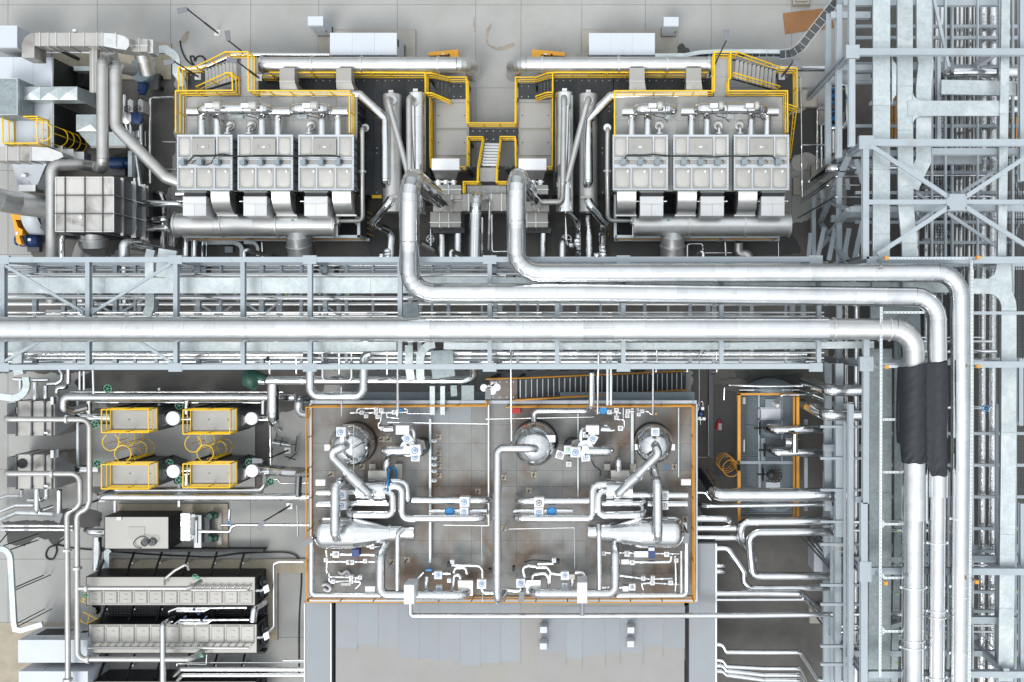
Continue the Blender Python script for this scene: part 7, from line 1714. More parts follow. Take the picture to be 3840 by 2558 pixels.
for k, (x, y, d, h) in enumerate(((1052,985,20,7.4),(1560,970,18,7.4),(2088,985,18,7.4),(285,975,30,7.5),(1965,965,32,7.5),(1432,965,20,7.5))):
 pipe(['thin drop pipe above the long stair, first from the left', 'thin drop pipe above the long stair, second from the left', 'thin drop pipe past the end of the long stair', 'short pipe stub below the spangled tray, left one', 'short pipe stub below the spangled tray, right one', 'short pipe stub below the spangled tray, middle one'][k], 'clad', d, [(x, y, h),(x, y + (100 if k < 3 else 35), h - .2)], sec=.9, group='thin drop pipes along the lower rack edge')
for k, x in enumerate((1555,1830,2090)):
 pipe(['small bent pipe end poking out under the rack, first', 'small bent pipe end poking out under the rack, second', 'small bent pipe end poking out under the rack, third'][k], 'clad', 20, [(x, 1080,7.4),(x, 1165,7.4),(x - 40,1185,6.6)], bend=.6, sec=.7, group='thin drop pipes along the lower rack edge')
org(0,0,1.0)
gt_ = 'thin silver pipes lying inside the long rack'
for k, (y, h, d, m) in enumerate(((995,6.75, .16, 'clad'),(1012,6.75, .10, 'satin'),(1028,7.35, .12, 'clad'),(1118,7.35, .14, 'clad'),(1140,4.7, .2, 'satin'),(1172,7.3, .10, 'clad'),(1186,7.3, .09, 'satin'),(1322,7.3, .13, 'clad'),(1342,7.3, .1, 'satin'),(1356,4.7, .16, 'clad'))):
 pipe('thin silver pipe lying inside the long rack, ' + ('nearest the upper edge beam', 'second from the upper edge beam', 'third from the upper edge beam', 'just below the broad tray', 'dull one low under the broad tray', 'bright one above the thickest pipe', 'dull one above the thickest pipe', 'third from the lower edge beam', 'second from the lower edge beam', 'nearest the lower edge beam')[k], m, d, [(-150, y, h),(1500, y, h),(3090, y, h)], sec=1.6, group=gt_, parts=False)
org(0,1400)
HB = 2.5
def caged_box(label, fx0, fy0, fx1, fy1, mound, lx, side, hatch):
 t = thing('insulated_tank', label, 'tank', W((fx0 + fx1) / 2,(fy0 + fy1) / 2,0), 'railed roof tanks')
 MB().pbox(fx0, fy0, fx1, fy1, HB - .04, .1).build('body', 'grey_dark', t)
 MB().pbox(fx0 + 4, fy0 + 4, fx1 - 4, fy1 - 4, HB, HB - .05).build('roof_plate', 'panel', t)
 MB().pbox(hatch[0], hatch[1], hatch[2], hatch[3], HB + .035, HB - .02).build('roof_hatch', 'panel', t)
 for x in (hatch[0] + 18, hatch[2] - 22): p = W(x, (hatch[1] + hatch[3]) / 2, HB); MB().box(p.x - .02, p.y - .03, p.x + .02, p.y + .03, HB + .03, HB + .07).build('lug', 'grey_dark', t)
 a, b = W(fx0, fy0, HB), W(fx1, fy1, HB)
 MB().hull8([W(fx1, fy0, HB - .1), W(fx1 + 20, fy0 + 30, HB - .4), W(fx1 + 20, fy1 - 30, HB - .4), W(fx1, fy1, HB - .1)][::-1], [(b.x, a.y, .1),(b.x + .75, a.y - .2, .5),(b.x + .75, b.y + .2, .5),(b.x, b.y, .1)][::-1]).build('tapered_end', 'grey_dark', t)
 for k in range(3): MB().box(a.x + .1 + k * (b.x - a.x - .3) / 2, b.y - .06, a.x + .2 + k * (b.x - a.x - .3) / 2, a.y + .06, .1, HB - .1).build('side_rib', 'dark_steel', t)
 h = HB + 1.08
 k = lambda v, f: v
 P_ = [Vector((q.x, q.y, h)) for q in (a, Vector((b.x, a.y, 0)), b, Vector((a.x, b.y, 0)))]
 P_ = P_ + [P_[0]]
 rt = rail('yellow rail round the roof of the ' + label.split(',')[-1].strip().replace('tank', 'railed tank'), P_, step=1.0, group='yellow rails of the railed roof tanks', r_=.034)
 lt = thing('cage_ladder', 'yellow caged ladder on the ' + label.split(',')[-1].strip().replace('tank', 'railed tank'), 'ladder', W(lx, fy1 if side < 0 else fy0,0), 'yellow caged ladders of the tanks')
 y_ = b.y - .12 if side < 0 else a.y + .12
 x_ = W(lx, fy0, HB).x
 cage(lt, (x_, y_, HB),(x_, y_, .2), .42,3, 'yellow', (0, side, 0),9)
 return t
caged_box('beige roofed tank with a railed roof, upper left tank of the four', 985,305,1392,502,0,1050,-1,(1125,330,1345,487))
caged_box('beige roofed tank with a railed roof, upper right tank of the four', 1690,308,2093,515,0,1765,-1,(1828,330,2040,487))
caged_box('beige roofed tank with a railed roof, lower left tank of the four', 985,780,1395,990,0,1155,1,(1132,805,1350,962))
caged_box('beige roofed tank with a railed roof, lower right tank of the four', 1690,775,2093,980,0,1870,1,(1832,800,2045,962))
for k, (x, y, r_, nm) in enumerate(((1525,398,64, 'between the two upper railed tanks'),(2218,400,58, 'right of the upper right railed tank'),(1528,866,60, 'between the two lower railed tanks'),(2222,862,58, 'right of the lower right railed tank'))):
 t = thing('capped_valve', f'round white capped silver valve body {nm}', 'valve', W(x, y, 0), 'round white capped valve bodies')
 MB().lathe(W(x - 20, y - 5, .6),(0,0,1), [(0, Ln(r_, 2)),(1.3, Ln(r_, 2)),(1.4, Ln(r_, 2) * .9)], 28).build('body', 'clad', t, 30)
 c = W(x, y, 2.3); MB().lathe((c.x, c.y, 1.95),(0,0,1), [(0, Ln(r_, 2.3) * .9),(.3, Ln(r_, 2.3)),(.36, Ln(r_, 2.3) * .96)], 28).build('white_cap', 'white', t, 30)
gt = 'silver pipes linking the railed tanks'
for lab, d, x0, x1, y in (('short fat silver pipe entering the upper left railed tank', 80,660,985,388),('short silver pipe between the upper white cap and the upper right tank', 50,1585,1690,400),('short silver pipe leaving the upper right white cap', 60,2270,2460,402),('short fat silver pipe entering the lower left railed tank', 78,660,880,845),('short silver pipe between the lower white cap and the lower right tank', 62,1590,1690,850),('short silver pipe leaving the lower right white cap', 62,2275,2460,848)):
 pipe(lab, 'clad', d, [(x0, y, 1.4),(x1, y, 1.4)], sec=.6, group=gt)
org(0,1400)
pipe('silver pipe with a U bend running above the railed tanks', 'clad', 70, [(760,300,2.2),(640,335,2.6),(560,320,3.0),(565,210,3.2),(2600,208,3.2)], bend=.75, sec=1.0)
pipe('long silver pipe running below the railed tanks', 'clad', 62, [(1010,1025,1.2),(860,1092,2.4),(2870,1092,2.4), V((1000,1450),275,970,2.4), V((1000,1450),285,760,3.4), V((1000,1450),390,745,4.4)], bend=.6, sec=1.0)
pipe('slimmer silver pipe just above the lower long pipe, bending up at its right end', 'clad', 42, [(1020,1035,2.0),(2290,1032,2.0),(2332,1000,2.0),(2332,870,1.6)], bend=1.0, sec=1.0)
pipe('thin silver line along the upper railed tanks', 'clad', 16, [(620,165,1.6),(1400,165,1.6),(2500,165,1.6)], sec=1.2)
pipe('thin silver line just below the U bend pipe', 'clad', 20, [(790,255,1.8),(2330,258,1.8)], sec=1.2)
for k, (x, y) in enumerate(((1650,300),(2325,300),(1650,950),(785,300))):
 pipe(['short silver drop pipe onto the upper right railed tank', 'short silver drop pipe right of the upper railed tanks', 'short silver drop pipe left of the lower right railed tank', 'short silver drop pipe onto the upper left pipe'][k], 'clad', 54, [(x, y - 60,2.0),(x, y + 60,2.0)], sec=.6, group=gt)
for k, (x, y, nm) in enumerate(((950,135, 'above the U bend pipe'),(1582,285, 'above the upper white cap'),(835,452, 'left of the upper left railed tank'),(860,796, 'left of the lower left railed tank'),(1493,795, 'beside the lower left white cap'),(1584,943, 'below the lower left white cap'),(2200,790, 'beside the lower right white cap'))):
 t = thing('valve', f'pale green handwheel {nm}', 'valve', W(x, y, .8), 'pale green handwheels'); wheel(W(x, y, 1.7), .20, 'valve_green', t); MB().lathe(W(x, y, .9),(0,0,1), [(0, .16),(.3, .18),(.5, .06)], 14).build('body', 'dark_steel', t, 40)
org(1000,1450); t = thing('valve', 'pale green handwheel left of the platform rail', 'valve', W(40,838,1)); wheel(W(38,838,1.8), .2, 'valve_green', t); MB().lathe(W(38,838,1.0),(0,0,1), [(0, .16),(.3, .18),(.5, .06)], 14).build('body', 'dark_steel', t, 40)
pipe('fat silver reducer pipe left of the platform', 'clad', 95, [(-130,730,1.4),(50,735,1.6),(160,750,2.0),(390,760,2.6)], bend=.6, sec=.7)
pipe('small silver pipe with a step left of the platform', 'clad', 18, [(60,820,1.4),(95,815,1.4),(120,855,1.4),(390,850,1.6)], bend=.7, sec=.7)
pipe('upright slim pipe with a triangular brace at the platform wall', 'clad', 14, [(268,1050,4.2),(276,1325,4.2)], sec=None)
pipe('horizontal silver pipe running into the platform wall', 'clad', 24, [(-400,1222,1.2),(325,1222,1.2)], sec=.8)
pipe('thin upright silver pipe at the left of the platform', 'clad', 22, [(32,340,1.6),(36,700,1.6)], sec=.8)
for k, pts in enumerate((((25,490),(215,520)),((90,405),(75,490)),((140,450),(120,525)),((60,470),(185,495)),((270,435),(250,570)),((210,515),(262,505)),((165,615),(255,645)),((195,645),(265,585)))):
 a, b = W(*pts[0], .3), W(*pts[1], .3); o = MB().bar(a, b, .06, .06).build('loose_bracket', 'dark_steel' if k else 'strut')
 tag(o, f'loose dark angle bracket left of the platform, {("", "crossing the pale strip", "at the top", "beside the lamp", "along the pale strip", "upright near the lamp post", "short one by the lamp foot", "below the lamp, flatter", "below the lamp, rising")[k]}' if k else 'pale perforated strip lying among the loose dark brackets', 'bracket', 'loose brackets left of the platform')
org(0,1400)
def casing(label, y0, y1, hole):
 t = thing('heat_exchanger', label, 'heat exchanger', W(300,(y0 + y1) / 2,0), 'long dark ribbed coolers')
 H_ = 2.4
 MB().pbox(62, y0 + 22,150, y1 - 12, H_ - .2, .3).build('end_section', 'grey_dark', t)
 xs_ = (152,285,400,485)
 for k in range(3): MB().pbox(xs_[k] + 2, y0, xs_[k+1] - 2, y1, H_, .2).build('shell_section', 'sooty', t)
 MB().hull8([W(487, y0, H_), W(500, y0, H_), W(500, y1 - 6, H_), W(487, y1, H_)][::-1], [W(487, y0, .2), W(500, y0, .2), W(500, y1, .2), W(487, y1, .2)][::-1]).build('flange_ring', 'grey_dark', t)
 MB().hull8([W(502, y0 + 2, H_), W(660, y0 + 90, H_ - .5), W(660, y1 - 100, H_ - .5), W(502, y1 - 4, H_)][::-1], [W(502, y0 + 2, .2), W(660, y0 + 90, .5), W(660, y1 - 100, .5), W(502, y1 - 4, .2)][::-1]).build('tapered_end', 'grey_dark', t)
 for x in (150,285,400,465): p = W(x, 0, H_).x; MB().box(p - .03, W(0, y1 + 4, H_).y, p + .03, W(0, y0 - 4, H_).y, .2, H_ + .1).build('rib', 'grey_dark', t)
 for x in (265,380):
  for y in (y0 + 6, y1 - 10): MB().pbox(x, y - 6, x + 18, y + 8, H_ + .15, H_).build('lug', 'grey_dark', t)
 MB().pbox(445, y0 - 38,472, y0 + 30, H_ + .5, H_).build('handle_bar', 'clad', t); MB().pbox(388, y1 - 30,420, y1 - 12, H_ + .2, H_).build('label_box', 'white', t)
 if hole: MB().lathe(W(200, y0 + 78, H_),(0,0,1), [(0, .26),(.05, .26),(.06, .2)], 10).build('port_cover', 'black', t)
 else: MB().pbox(135, y0 + 55,148, y0 + 110, H_ + .1, H_).build('white_strip', 'white', t)
 return t
casing('long dark ribbed cooler at the left edge, upper one', 246,548, False)
casing('long dark ribbed cooler at the left edge with a round black port', 718,1018, True)
org(0,1400)
pipe('matte grey pipe from the upper cooler bending down the whole lower left', 'matte_pipe', 48, [(70,388,2.4),(45,405,3.1),(740,408,3.1),(790,440,3.1),(792,1120,3.1),(770,1190,3.1),(680,1240,3.1), V((0,1898),682,720,3.1), V((0,1898),685,1350,3.1), V((0,1898),1690,1352,3.1), V((0,1898),1790,1275,2.2)], bend=1.4, sec=2.4)
pipe('matte grey pipe from the ported cooler, left one of the vertical pair', 'matte_pipe', 48, [(70,868,2.4),(45,885,3.1),(660,885,3.1),(706,930,3.1),(708,1140,3.1),(680,1180,3.1),(592,1230,3.1), V((0,1898),596,700,3.1), V((0,1898),602,1800,3.1)], bend=1.4, sec=2.4)
t = thing('pipe_flange', 'flange joint on the upper matte pipe beside the tapered cooler', 'flange', W(590,405,3)); flange(592,407,3.1,(1,0,0), .23, t, 'satin', .1)
t = thing('pipe_flange', 'flange joint on the lower matte pipe over the ported cooler', 'flange', W(466,885,3)); flange(466,885,3.1,(1,0,0), .23, t, 'satin', .1)
org(0,1898)
for k, (x, y, nm) in enumerate(((592,388, 'flange joint on the left vertical matte pipe, upper'),(680,548, 'flange joint on the right vertical matte pipe'),(600,1532, 'flange joint on the left vertical matte pipe at the bottom edge'))):
 t = thing('pipe_flange', nm, 'flange', W(x, y, 3)); flange(x, y, 3.1,(0,1,0), .24, t, 'satin', .1)
pipe('matte branch pipe lying over the upper row of hatch plates', 'matte_pipe', 38, [(690,725,3.1),(1640,725,3.1),(1700,712,3.0),(1775,660,2.4)], bend=1.0, sec=2.0)
t = thing('pipe_flange', 'flange joint at the start of the matte branch pipe', 'flange', W(768,725,3)); flange(768,725,3.1,(1,0,0), .2, t, 'satin', .1)
t = thing('pipe_flange', 'flange joint on the lowest matte pipe', 'flange', W(780,1350,3)); flange(780,1350,3.1,(1,0,0), .22, t, 'satin', .1)
pipe('short matte vent pipe with a blue valve over the upper hatch row', 'matte_pipe', 24, [(1455,690,2.2),(1458,640,2.8),(1540,570,2.9),(1655,505,2.9),(1665,560,2.6)], bend=1.0, sec=None)
def blackbox(name, label, cat, x0, y0, x1, y1, h, top_m='panel', group=None, zb=.15):
 t = thing(name, label, cat, W((x0 + x1) / 2,(y0 + y1) / 2,0), group)
 MB().pbox(x0 - 6, y0 - 6, x1 + 6, y1 + 6, h - .04, zb).build('black_shell', 'black', t)
 MB().pbox(x0, y0, x1, y1, h, h - .05).build('top_plate', top_m, t)
 return t
t = blackbox('insulated_tank', 'black sided rectangular tank with a beige top and two flanged ports', 'tank', 928,98,1484,374,1.9)
MB().pbox(1132,185,1276,290,1.93,1.89).build('top_hatch', 'panel', t); MB().pbox(1030,98,1068,125,2.0,1.9).build('name_plate', 'white', t)
for x in (1282,1348): MB().lathe(W(x, 318,1.9),(0,0,1), [(0, .11),(.1, .11),(.101, .18),(.15, .18),(.151, .08),(.18, .08)], 20).build('flanged_port', 'grey_dark', t, 40)
rope('black cable loop lying on the beige topped tank', 'rubber', .022, [(1250,370,2.0),(1200,360,2.0),(1180,320,2.0),(1230,275,2.0),(1290,272,2.05),(1315,310,2.1),(1280,355,2.05),(1245,320,2.05)])
rope('second black cable round the right port of the tank', 'rubber', .022, [(1320,325,2.1),(1325,290,2.1),(1365,285,2.1),(1385,310,2.1),(1360,345,2.05)])
pipe('silver pipe stub with an elbow entering the black tank from the left', 'clad', 66, [(935,228,1.2),(800,226,1.2),(770,215, .8)], bend=.5, sec=.5)
pipe('silver downpipe between the black tank and the matte pipes', 'clad', 78, [(860,270, .8),(855,560, .8)], sec=.7)
tray('grey tray hooking round the foot of the black tank', 'galv', [(965,385),(940,410),(940,545)], 46,1.0)
t = thing('pump_skid', 'pump skid with two dark green motors beside the black tank', 'pump', W(1800,190,0))
MB().pbox(1595,66,1677,306,1.6, .4).build('silver_hood', 'foil', t)
for y in (85,270): MB().pbox(1680, y - 12,1720, y + 12,1.2,1.0).build('link', 'clad', t)
MB().pbox(1713,80,1776,368, .9, .8).build('base_panel', 'white', t); MB().pbox(1780,95,1850,320, .6, .3).build('bed', 'grey_dark', t)
for y in (82,280):
 MB().lathe(W(1840, y, .6),(1,0,0), [(0, .16),(.05, .22),(.3, .22),(.35, .16),(.5, .16)], 16).build('pump_body', 'green_dark', t, 40); MB().lathe(W(1870, y, .6),(0,0,1), [(0, .12),(.3, .12),(.32, .16),(.38, .16)], 12).build('pump_flange', 'green_dark', t, 40)
for k in range(4): inst('conduit', 'tube', 'satin', W(1925 + 9 * k, 60, .3), W(1925 + 9 * k, 340, .3), .018, t)
pipe('upright silver pipe on the pump skid', 'clad', 28, [(1740,105,1.2),(1735,120,1.7),(1733,325,1.7)], bend=.8, sec=.6)
pipe('silver pipe leaving the pump skid to the right with a blue valve', 'clad', 30, [(1745,222,1.6),(2030,226,1.6),(2045,180,1.6),(2080,166,1.6),(2870,166,1.6)], bend=.8, sec=.9)
t = thing('valve', 'small blue handwheel at the bend right of the pump skid', 'valve', W(2010,140,1)); wheel(W(2010,140,2.0), .13, 'valve_blue', t); pipe('', 'clad', 30, [(2028,30,1.5),(2022,130,1.5)], sec=.5, parent=t, name='standing_pipe')
rope('black hose trailing over the kerb below the black tank', 'rubber', .04, [(530,345, .05),(640,370, .05),(800,385, .08),(1000,402, .1),(1300,425, .08),(1700,445, .06),(1880,448, .06),(2100,420, .1),(2354,408, .1),(2560,415, .1),(2640,480, .1),(2660,640, .05),(2640,1000, .05),(2640,1500, .05)], name='hose', cat='hose')
rope('black hose loop on the concrete left of the matte pipes', 'rubber', .045, [(560,290, .05),(500,340, .05),(500,400, .06),(470,465, .05),(425,465, .05),(405,430, .05),(430,370, .05),(500,345, .07),(560,352, .06)], name='hose', cat='hose')
def cooler(label, x0, y0, x1, y1, px0, py0, pw, pitch, ph, h, which):
 t = blackbox('long_cooler', label, 'cooler', x0, y0, x1, y1, h, group='long black coolers with hatch plates')
 for k in range(11):
  x = px0 + pitch * k
  pl = MB().pbox(x, py0, x + pw, py0 + ph, h + .05, h - .02).build('hatch_plate', 'panel', t)
  mb = MB()
  for j in range(8):
   for yy in (py0 + 5, py0 + ph - 5): p = W(x + 8 + j * (pw - 16) / 7, yy, h + .05); mb.cyl(p, p + Vector((0,0, .02)), .017, seg=5)
  for j in range(1,9):
   for xx in (x + 5, x + pw - 5): p = W(xx, py0 + 5 + j * (ph - 10) / 9, h + .05); mb.cyl(p, p + Vector((0,0, .02)), .017, seg=5)
  o = mb.build('bolts', 'black', pl); o['kind'] = 'stuff'
  for yy in (py0 + ph * .3, py0 + ph * .68): a = W(x + pw * .42, yy, h + .05); b = W(x + pw * .62, yy, h + .05); tube_mb(MB(), [a, a + Vector((0,0, .06)), b + Vector((0,0, .06)), b], .012).build('handle', 'satin', pl)
 xe = W(x1 + 8,0, h).x; ya, yb_ = W(0, y0, h).y, W(0, y1, h).y
 for f in (.3, .7): MB().lathe((xe, ya + (yb_ - ya) * f, 1.1),(1,0,0), [(0, .28),(.1, .28),(.11, .14),(.3, .14)], 18).build('end_port', 'dark_steel', t, 40)
 a, b = W(x0 - 6, y0 - 6, h), W(x1 + 6, y0 - 6, h)
 MB().box(a.x, a.y + 1.0, b.x, a.y + 1.12, .1, .7).build('frame_rail', 'black', t)
 for k in range(6):
  x = a.x + (b.x - a.x) * (k + .3) / 6; MB().bar((x, a.y, h - .4),(x, a.y + 1.0, .6), .08, .1).build('frame_strut', 'black', t)
  MB().box(x - .05, a.y + .4, x + .05, a.y + .5, .1, .9).build('small_post', 'satin', t)
 return t
cooler('long black cooler with a row of eleven hatch plates, upper of the stacked coolers', 765,628,2248,872,783,748,116,133,116,2.0,0)
cooler('long black cooler with a row of eleven hatch plates, lower of the stacked coolers', 786,1046,2264,1294,804,1060,116,132.3,148,2.0,1)
cooler('long black cooler cut off by the bottom edge', 768,1552,2252,1800,790,1670,116,133,116,2.0,2)
pipe('slim pale header pipe over the hatch plates of the upper cooler', 'matte_pipe', 22, [(1690,738,2.3),(2195,738,2.3),(2195,715,2.1)], bend=.6, sec=None)
pipe('pale header pipe below the hatch plates of the lower cooler', 'matte_pipe', 26, [(740,1250,2.4),(1800,1250,2.4),(2200,1252,2.4)], sec=None)
for k, (y, n0) in enumerate(((712,13),(1225,0))):
 t = thing('drain_cocks', ('row of small drain cocks along the upper cooler', 'row of small drain cocks along the lower cooler')[k], 'valves', W(1500, y, 2))
 for j in range(n0 if k == 0 else 0,22):
  x = 830 + j * 66.3 - (0 if k else 20); p = W(x, y, 2.1); MB().lathe(p, (0,0,1), [(0, .05),(.12, .06),(.2, .03)], 8).lathe(p + Vector((0,0, .1)),(.7, .7,0), [(-.1, .03),(.1, .03)], 6).build('cock', 'satin', t, 40)
for k, (x, y) in enumerate(((1735,625),(1770,1318),(742,785))):
 t = thing('valve', ('pale green handwheel on the branch over the upper cooler', 'pale green valve at the end of the lowest matte pipe', 'dark green wheel at the corner of the upper cooler')[k], 'valve', W(x, y, 2), 'pale green handwheels'); wheel(W(x - 15, y, 2.7), .13, 'valve_green', t, (.6,0, .8)); MB().lathe(W(x + 10, y + 5,2.4),(1,0,0), [(-.08, .06),(0, .08),(.1, .06)], 12).build('body', 'valve_green', t, 40)
t = thing('pipe_gallery', 'grating walkway between the stacked black coolers', 'walkway', W(1500,930,0))
mb = MB(); a, b = W(890,885, .9), W(2330,970, .9); y = a.y
for k in range(60): x = a.x + (b.x - a.x) * k / 59; mb.box(x - .008, b.y, x + .008, a.y, .86, .9)
while y > b.y: mb.box(a.x, y - .008, b.x, y + .008, .865, .905); y -= .1
o = mb.build('grating', 'dark_steel', t); o['kind'] = 'stuff'
MB().box(a.x, b.y, b.x, a.y, .3, .4).build('floor_pan', 'black', t)
gs_ = 'silver pipes over the stacked black coolers'
pipe('silver pipe standing up between the coolers and running down to the bottom edge', 'clad', 52, [(1530,995,1.8),(1436,1045,3.2),(1438,1200,3.2),(1440,1800,3.0)], bend=.6, sec=.8, group=gs_)
pipe('upper bent silver pipe line between the coolers', 'clad', 22, [(1490,1000,1.6),(1490,930,2.0),(1570,900,2.0),(1740,900,2.0),(2180,896,2.0)], bend=.6, sec=.6, group=gs_)
pipe('lower bent silver pipe line between the coolers', 'clad', 22, [(1490,1080,1.8),(1590,1005,2.0),(1800,1005,2.0),(2200,1003,2.0)], bend=.6, sec=.6, group=gs_)
pipe('short parallel silver piece on the upper bent line', 'clad', 26, [(1560,925,2.0),(1800,925,2.0),(1850,900,2.0)], bend=.6, sec=.6, group=gs_)
pipe('short parallel silver piece on the lower bent line', 'clad', 26, [(1580,1035,2.0),(1830,1032,2.0),(1870,1005,2.0)], bend=.6, sec=.6, group=gs_)
pipe('stubby silver elbow at the right end of the grating walkway', 'clad', 62, [(2330,850,1.0),(2245,905,2.0),(2232,1020,2.0)], bend=.5, sec=.4, group=gs_)
for k, (x, y) in enumerate(((1718,905),(1763,945),(1640,975),(1785,1005),(1825,975))):
 t = thing('valve', f'small dark blue lever valve on the bent lines, {("on the upper line", "between the lines at right", "left of the lower line", "on the lower line", "right of the lower line")[k]}', 'valve', W(x, y, 2), 'small dark blue lever valves'); MB().lathe(W(x, y, 2.0),(0,0,1), [(0, .05),(.15, .07),(.2, .03)], 8).bar(W(x - 8, y, 2.2), W(x + 8, y - 4,2.2), .05, .03).build('lever', 'blue', t)
for k, (y, hh) in enumerate(((745,2.2),(1160,2.2))):
 t = thing('blow_off', ('foil wrapped vent joint at the right end of the upper cooler', 'foil wrapped vent joint at the right end of the lower cooler')[k], 'vent', W(2290, y, 1)); pipe('', 'foil', 30, [(2265, y, 2.0),(2310, y, 2.1),(2345, y - 25,2.2)], sec=None, parent=t, name='pipe', bend=.8)
 MB().hull8([W(2322, y - 30,2.5), W(2365, y - 55,2.5), W(2380, y + 5,2.5), W(2335, y + 28,2.5)][::-1], [W(2322, y - 30,2.1), W(2365, y - 55,2.1), W(2380, y + 5,2.1), W(2335, y + 28,2.1)][::-1]).build('cover', 'white', t)
org(900,1898)
pipe('silver collector pipe along the right ends of the stacked coolers', 'clad', 24, [(560,492,1.8),(340,492,1.8),(298,510,1.8),(300,1060,1.8),(235,1130,1.8)], bend=.8, sec=.8)
org(0,1898)
pipe('upper fat silver pipe along the bottom edge', 'clad', 40, [(1470,1560,1.2),(1600,1440,2.6),(2700,1440,2.6)], bend=.6, sec=.9)
pipe('lower fat silver pipe along the bottom edge', 'clad', 36, [(1520,1580,1.2),(1610,1492,2.6),(2700,1492,2.6)], bend=.6, sec=.9)
pipe('thin silver line above the bottom edge pipes', 'clad', 12, [(1560,1410,2.4),(1565,1390,2.4),(1820,1398,2.4),(1825,1310,2.4)], bend=.5, sec=None)
pipe('thin silver line with a bracket running to the building', 'clad', 12, [(1650,1382,2.2),(2700,1382,2.2)], sec=None)
pipe('short silver pipe above the thin line beside the building', 'clad', 24, [(2500,1362,2.2),(2700,1362,2.2)], sec=.8)
for k, (x, h) in enumerate(((860,1.0),(1868,1.6))): pass
pipe('silver downpipe between the lower cooler and the bottom cooler', 'clad', 60, [(858,1290, .9),(855,1480, .9)], sec=.6)
pipe('round silver elbow at the left end of the lower cooler', 'clad', 70, [(790,1145,1.2),(745,1145,1.2)], sec=.4)
pipe('round silver elbow on the grating left end', 'clad', 70, [(848,870,1.2),(850,930, .9)], sec=.4)
t = thing('yellow_gate', 'yellow slanted ladder rails at the left end of the coolers', 'railing', W(720,900,0))
for (x0, y0, x1, y1) in ((645,800,760,860),(650,760,760,830),(700,770,690,830),(740,770,735,850),(645,978,760,1040),(735,935,860,1000),(760,1042,870,990),(700,950,720,1030),(790,960,770,1040)): inst('bar', 'tube', 'yellow', W(x0, y0,1.2), W(x1, y1,1.2), .022, t)
def container(label, x0, y0, x1, y1, h, vent):
 t = thing('container', label, 'container', W((x0 + x1) / 2,(y0 + y1) / 2,0), 'grey equipment containers')
 MB().pbox(x0, y0, x1, y1, h, 0).build('body', 'cabinet', t); a, b = W(x0, y0, h), W(x1, y1, h)
 MB().box(a.x - .01, a.y - .01, b.x + .01, a.y + .02, h - .12, h + .01).build('roof_lip', 'cabinet', t)
 n_ = 3
 for k in range(n_): MB().box(a.x + (b.x - a.x) * k / n_ + .02, a.y, a.x + (b.x - a.x) * (k + 1) / n_ - .02, a.y + .03, .15, h - .15).build('wall_panel', 'cabinet', t)
 if vent: 
  v = MB().box(a.x + .5, a.y + .02, a.x + 2.0, a.y + .07, .7,1.9).build('vent_frame', 'satin', t); MB().box(a.x + .55, a.y + .05, a.x + 1.95, a.y + .09, .78,1.82).build('vent_louvre', 'black', v); MB().box(a.x + 2.6, a.y + .03, a.x + 2.9, a.y + .06,1.0,1.3).build('small_vent', 'black', t)
 return t
container('pale grey equipment container with a vent, upper of the two at the lower left', 160,1185,770,1382,2.5, True)
container('pale grey equipment container cut by the bottom edge at the lower left', 165,1462,775,1800,2.5, False)
tray('galvanised tray bending down over the upper grey container', 'galv', [(-60,378)] + arc(-5,470,92,-90,-5,5) + [(118,1030),(130,1090),(180,1100),(370,1045)], 46,3.2)
for k, (x0, y0, x1, y1) in enumerate(((0,320,70,240),(30,350,345,240),(90,385,340,298),(135,718,390,608),(140,738,450,606),(160,1030,400,905),(170,1055,462,905))):
 a, b = W(x0, y0,2.9), W(x1, y1, .05); o = MB().bar(a, Vector((a.x + (b.x - a.x), b.y, .1)), .05, .05).build('slanting_support', 'dark_steel'); tag(o, ['dark slanting leg under the tray start, outermost', 'dark slanting leg under the tray start, longer one', 'dark slanting leg under the tray start, lower one', 'dark slanting leg in the middle of the bent tray, upper of the pair', 'dark slanting leg in the middle of the bent tray, lower of the pair', 'dark slanting leg above the grey container, upper of the pair', 'dark slanting leg above the grey container, lower of the pair'][k], 'support', 'legs of the bent tray')
for k, y in enumerate((175,209)): pipe(('thin silver pipe from the left edge, upper of the parallel pair', 'thin silver pipe from the left edge, lower of the parallel pair')[k], 'clad', 22, [(-100, y, 1.6),(440, y, 1.6),(645, y + 2,1.6)], sec=1.2)
org(0,1400)
gl = 'silver pipes around the ported cooler'
for k, (d, pts) in enumerate(((52, [(326,1020,1.6),(326,1210,1.6),(340,1225,1.2),(470,1180, .8)]),(40, [(410,1010,1.8),(412,1095,1.6),(385,1115,1.4),(250,1120,1.2)]),(50, [(525,1030,1.8),(522,1235,1.6),(480,1240,1.4),(150,1228,1.2),(0,1290,1.0)]),(34, [(190,1020,1.6),(190,1080,1.4),(60,1080,1.2),(-60,1120,1.0)]),(36, [(300,1165,1.0),(140,1165,1.0),(-60,1240, .8)]))):
 pipe(['fat silver pipe dropping from the ported cooler with a clamp', 'silver pipe curving left below the ported cooler', 'silver pipe with a square bend below the tapered end', 'slim silver pipe at the left edge below the ported cooler', 'slanting silver pipe at the left edge'][k], 'clad', d, pts, bend=.8, sec=.7, group=gl)
